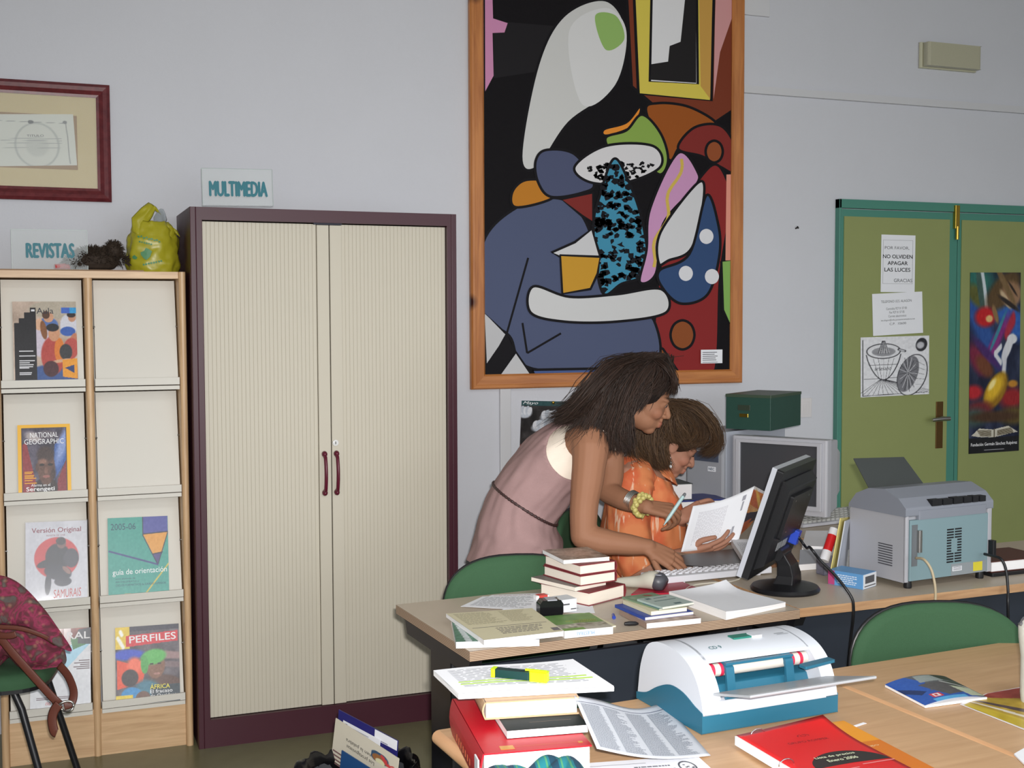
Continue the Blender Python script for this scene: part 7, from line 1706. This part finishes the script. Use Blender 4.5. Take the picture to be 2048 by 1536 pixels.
for sd in (-1, 1):
    hj = D(1266, 1215, QD) + Wv * (.085 * sd); kn = hj + Fv2 * .40 + V((0, 0, -.02)); an = V((kn.x + .02, kn.y, .08))
    limb(body, [hj, hj.lerp(kn, .5), kn, kn.lerp(an, .4), an], [.095, .085, .062, .056, .038]); limb(body, [an + V((-.02, 0, -.03)), an + Fv2 * .07 + V((0, 0, -.05)), an + Fv2 * .15 + V((0, 0, -.058))], [.036, .030, .02])
me = fuse(body, .0042, 5); me = join_mb(me, extra); co = mesh_arrays(me)
base2 = lin3((172, 124, 102)); col = np.tile(base2, (len(co), 1)); face_colors(co, col, h2, base2, (164, 86, 78), (92, 64, 48), (178, 112, 92))
finish(me, 'body', SKIN, T2, O2, col)
e1 = MB(); h2.ell(e1, (.0785, .032, .0085), (.0105, .0125, .0095)); e1.build('eye', mat('eye_white', (150, 128, 118), .35), T2, smooth=True).location = -O2
e1 = MB(); h2.ell(e1, (.0865, .0325, .0065), (.0042, .0075, .0066)); e1.build('iris', mat('dark_iris', (30, 20, 18), .15), T2, smooth=True).location = -O2
def blousemat():
    m = bpy.data.materials.new('orange_patterned_cotton'); m.use_nodes = True; n = m.node_tree; b = n.nodes['Principled BSDF']; b.inputs['Roughness'].default_value = .8
    tc = n.nodes.new('ShaderNodeTexCoord'); nz = n.nodes.new('ShaderNodeTexNoise'); nz.inputs['Scale'].default_value = 13; nz.inputs['Detail'].default_value = 2
    n.links.new(tc.outputs['Object'], nz.inputs['Vector']); rp = n.nodes.new('ShaderNodeValToRGB'); rp.color_ramp.elements[0].position = .40; rp.color_ramp.elements[1].position = .62; rp.color_ramp.elements[0].color = srgb(218, 132, 82); rp.color_ramp.elements[1].color = srgb(204, 98, 58)
    n.links.new(nz.outputs['Fac'], rp.inputs[0])
    mp = n.nodes.new('ShaderNodeMapping'); mp.inputs['Scale'].default_value = (34, 34, 3.2); n.links.new(tc.outputs['Object'], mp.inputs[0]); n3 = n.nodes.new('ShaderNodeTexNoise'); n3.inputs['Scale'].default_value = 1.6; n3.inputs['Detail'].default_value = 3; n.links.new(mp.outputs[0], n3.inputs['Vector'])
    r2 = n.nodes.new('ShaderNodeValToRGB'); r2.color_ramp.elements[0].position = .60; r2.color_ramp.elements[1].position = .66; n.links.new(n3.outputs['Fac'], r2.inputs[0])
    mx = n.nodes.new('ShaderNodeMix'); mx.data_type = 'RGBA'; n.links.new(r2.outputs[0], mx.inputs[0]); n.links.new(rp.outputs[0], mx.inputs[6]); mx.inputs[7].default_value = srgb(228, 186, 156); n.links.new(mx.outputs[2], b.inputs['Base Color'])
    return m
BLO = blousemat()
m = MB(); loft(m, rings([(p, f_, a_ + .014, b_ + .014) for p, f_, a_, b_ in ax2_[:6]], 12), Wv, 100, 0, False, 2.2, fold(2.2, .009, 2.4, 5)); m.v = [tuple(V(p) - O2) for p in m.v]
bo = m.build('blouse', BLO, T2, smooth=True); bo.modifiers.new('solid', 'SOLIDIFY').thickness = .003
def sleeve(pts, rad, seed):
    P_ = smooth_path(pts, 10); m = MB(); vs = []; n = 48; up_ = ZUP
    N = len(P_); R_ = np.interp(np.linspace(0, 1, N), np.linspace(0, 1, len(rad)), rad); fd = fold(seed, .010, 1.6, 4)
    for i, p in enumerate(P_):
        tg = (P_[min(i + 1, N - 1)] - P_[max(i - 1, 0)]).normalized(); x = tg.cross(FH).normalized(); y = tg.cross(x)
        for j in range(n):
            a0 = 2 * PI * j / n; q = x * math.cos(a0) + y * math.sin(a0); vs.append(p + q * (R_[i] + fd(i / N, a0, p)) - O2)
    m.add(vs, [(i * n + j, i * n + (j + 1) % n, (i + 1) * n + (j + 1) % n, (i + 1) * n + j) for i in range(N - 1) for j in range(n)] + [tuple(range(n))])
    o = m.build('sleeve', BLO, T2, smooth=True); o.modifiers.new('solid', 'SOLIDIFY').thickness = .003; return o
sleeve([D(1280, 948, 4.52), D(1262, 968, 4.47), D(1258, 1040, 4.44), D(1266, 1105, 4.43), D(1284, 1138, 4.42)], [.07, .085, .080, .080, .076], 3.0)
sleeve([D(1296, 955, 4.75), D(1304, 985, 4.79), D(1322, 1040, 4.80), D(1346, 1072, 4.72)], [.07, .08, .076, .072], 5.0)
def collar(u, v):
    a0 = -2.6 + 5.2 * u; r = .064 + .034 * v; c = D(1300, 928, QD); q = c + Fv2 * (r * math.cos(a0) + .006) + Wv * (r * 1.05 * math.sin(a0)) + ZUP * (.026 - .050 * v - .040 * math.cos(a0) * (.5 + v)); return q - O2
MB().grid(collar, 40, 8).build('collar', BLO, T2, smooth=True, solid=.003)
m = MB()
for sd in (-1, 1):
    hj = D(1266, 1215, QD) + Wv * (.085 * sd); kn = hj + Fv2 * .40 + V((0, 0, -.02)); an = V((kn.x + .02, kn.y, .12)); limb(m, [hj, hj.lerp(kn, .5), kn, kn.lerp(an, .5), an], [.105, .098, .080, .074, .070])
m.v = [tuple(V(p) - O2) for p in m.v]; m.build('trousers', mat('dark_trousers', (44, 42, 48), .8), T2, smooth=True)
for sd in (-1, 1):
    hj = D(1266, 1215, QD) + Wv * (.085 * sd); kn = hj + Fv2 * .40; an = V((kn.x + .02, kn.y, .08)); m = MB(); limb(m, [an + V((-.03, 0, -.04)), an + Fv2 * .07 + V((0, 0, -.052)), an + Fv2 * .16 + V((0, 0, -.058))], [.038, .034, .026]); m.v = [tuple(V(p) - O2) for p in m.v]; m.build('shoe', mat('brown_shoe', (70, 46, 36), .5), T2, smooth=True)
HM2 = hairmat('brown_hair', (58, 42, 30), (94, 70, 48))
hb = MB(); h2.ell(hb, (-.022, 0, .050), (.112, .094, .092)); h2.ell(hb, (-.072, 0, .0), (.068, .082, .085)); h2.ell(hb, (.050, 0, .078), (.068, .075, .042)); h2.ell(hb, (-.075, 0, -.055), (.04, .06, .05))
me = fuse(hb, .006, 4); hair = finish(me, 'hair', mat('hair_underlayer_brown', (52, 38, 28), .55), T2, O2)
n_ = QD - .10
G = []
G.append((((1335, 806, QD - .03, 30, 6, .12), (1290, 822, n_ + .0, 20, 10, .08), (1268, 868, n_ - .01, 16, 14, .08), (1278, 915, n_ + .01, 20, 14, .08), (1306, 938, n_ + .03, 24, 10, .06)), 3))
G.append((((1338, 805, QD - .04, 30, 6, .10), (1322, 826, n_ - .01, 26, 10, .04), (1306, 868, n_ - .02, 20, 14, .03), (1308, 915, n_ - .005, 22, 14, .04), (1322, 936, n_ + .02, 22, 10, .05)), 3))
G.append((((1340, 804, QD - .04, 30, 6, .10), (1376, 822, n_ + .0, 22, 10, .05), (1400, 856, n_ + .0, 16, 12, .05), (1388, 884, n_ + .005, 20, 10, .04), (1368, 880, n_ + .005, 20, 10, .03)), 2.6))
G.append((((1345, 803, QD - .02, 30, 5, .14), (1390, 816, QD - .03, 14, 8, .16), (1424, 850, QD - .03, 10, 10, .16), (1434, 888, QD - .03, 10, 10, .14), (1412, 906, QD - .03, 18, 10, .12)), 3))
G.append((((1330, 806, QD, 30, 6, .14), (1298, 818, QD, 20, 10, .18), (1268, 862, QD, 12, 14, .18), (1272, 905, QD, 16, 14, .16)), 1.5))
G.append((((1345, 806, QD - .06, 16, 5, .06), (1350, 834, n_ - .025, 14, 8, .02), (1362, 862, n_ - .02, 14, 8, .02), (1378, 892, n_ + .0, 12, 10, .03)), 1.4))
G.append((((1338, 805, QD - .05, 16, 5, .04), (1338, 832, n_ - .03, 14, 8, .02), (1340, 860, n_ - .03, 12, 8, .02), (1350, 882, n_ - .02, 12, 6, .02)), 1.5))
locks('hair_locks', G, 4900, HM2, hair, O2, .0019, 8)
ep = h2(-.008, .082, -.036)
m = MB(); m.tube([ep - O2, ep - O2 + V((0, 0, -.028))], .0011, 6); m.ell(ep - O2 + V((0, 0, -.034)), (.0055, .0055, .0085), None, 10, 8); ea = m.build('earring', SILVER, T2, smooth=True); m = MB(); m.ell(ep - O2 + V((0, 0, -.046)), (.006, .006, .007), None, 12, 8); m.build('earring_drop', mat('white_pearl', (226, 228, 228), .25), ea, smooth=True)
m = MB(); m.tube([D(1331, 838, 4.485) - O2, D(1334, 856, 4.485) - O2], .0022, 6).tube([D(1331, 840, 4.485) - O2, D(1328, 858, 4.485) - O2], .0022, 6); m.build('hair_clip', SILVER, T2, smooth=True)
# ---- the page she reads, with a brochure behind it
def pg(u, v):
    L0, L1, R0, R1 = (1386, 1012), (1362, 1104), (1509, 972), (1478, 1078)
    x = (L0[0] * (1 - v) + L1[0] * v) * (1 - u) + (R0[0] * (1 - v) + R1[0] * v) * u; y = (L0[1] * (1 - v) + L1[1] * v) * (1 - u) + (R0[1] * (1 - v) + R1[1] * v) * u
    return D(x, y + 7 * math.sin(PI * u) * (1 - .3 * v), 4.345 + .05 * u - .05 * v + .02 * math.sin(PI * u))
PO = D(1430, 1100, 4.32)
pgf = lambda u, v: pg(u, v) - PO
o = MB().grid(pgf, 20, 16).build('letter_page', PAPER, None, loc=PO, smooth=True, solid=.0006); tag(o, 'typed white page held up in the hands of the seated person', 'paper')
def on_page(name, rects, colr):
    b = MB()
    for (u0, v0, u1, v1) in rects: b.add([V(pgf(u, v)) - FW * .0012 for u, v in ((u0, v0), (u1, v0), (u1, v1), (u0, v1))], [(0, 1, 2, 3)], 0, colr)
    q = b.build(name, printed(), o); q['kind'] = 'stuff'; return q
def tl(rects): return [(u0, v0, u1, v1) for (v0, u0, v1, u1) in rects]
on_page('print_lines', tl(textlines(.16, .9, .14, .62, 24, 91, .25, .35)), (194, 192, 200)); on_page('letterhead', [(.84, .10, .90, .20), (.86, .22, .89, .40), (.80, .68, .84, .9), (.76, .72, .79, .9)], (150, 150, 160))
P4 = [D(1509, 972, 4.43), D(1542, 990, 4.62), D(1500, 1052, 4.58), D(1480, 1070, 4.42)]; c = D(1500, 1040, 4.5)
t = MB().add([p - c for p in P4], [(0, 1, 2, 3)]).build('brochure', PAPER, None, loc=c, solid=.001); tag(t, 'orange and navy illustrated brochure sticking out behind the held page', 'brochure')
p = Pic(50, 70, (226, 130, 50)); p.N(20, 7, 2); p.R(0, 0, 1, .06, (235, 230, 230)); p.P([(0, .06), (.6, .2), (1, .35), (1, .5), (.4, .45), (0, .3)], (196, 90, 40)); p.E(.6, .3, .5, .06, (232, 180, 80), .5, .4)
for k in range(5): p.L(.0, .38 + k * .035, 1, .5 + k * .01, .008, (230, 190, 130))
p.P([(0, .55), (1, .52), (1, .8), (0, .85)], (40, 38, 66)); p.P([(0, .75), (.6, .7), (.5, .95), (0, .98)], (200, 90, 40)); p.N(6, 30, 3)
Q4 = [p_ - c - FW * .0015 for p_ in P4]
def bro(X, Y):
    A_ = [np.array(q) for q in Q4]; f_ = lambda i: (A_[0][i] * (1 - X) + A_[1][i] * X) * (1 - Y) + (A_[3][i] * (1 - X) + A_[2][i] * X) * Y
    return f_(0), f_(1), f_(2)
p.build('brochure_print', 1, 1, 0, t, GLOSS, shape=bro)
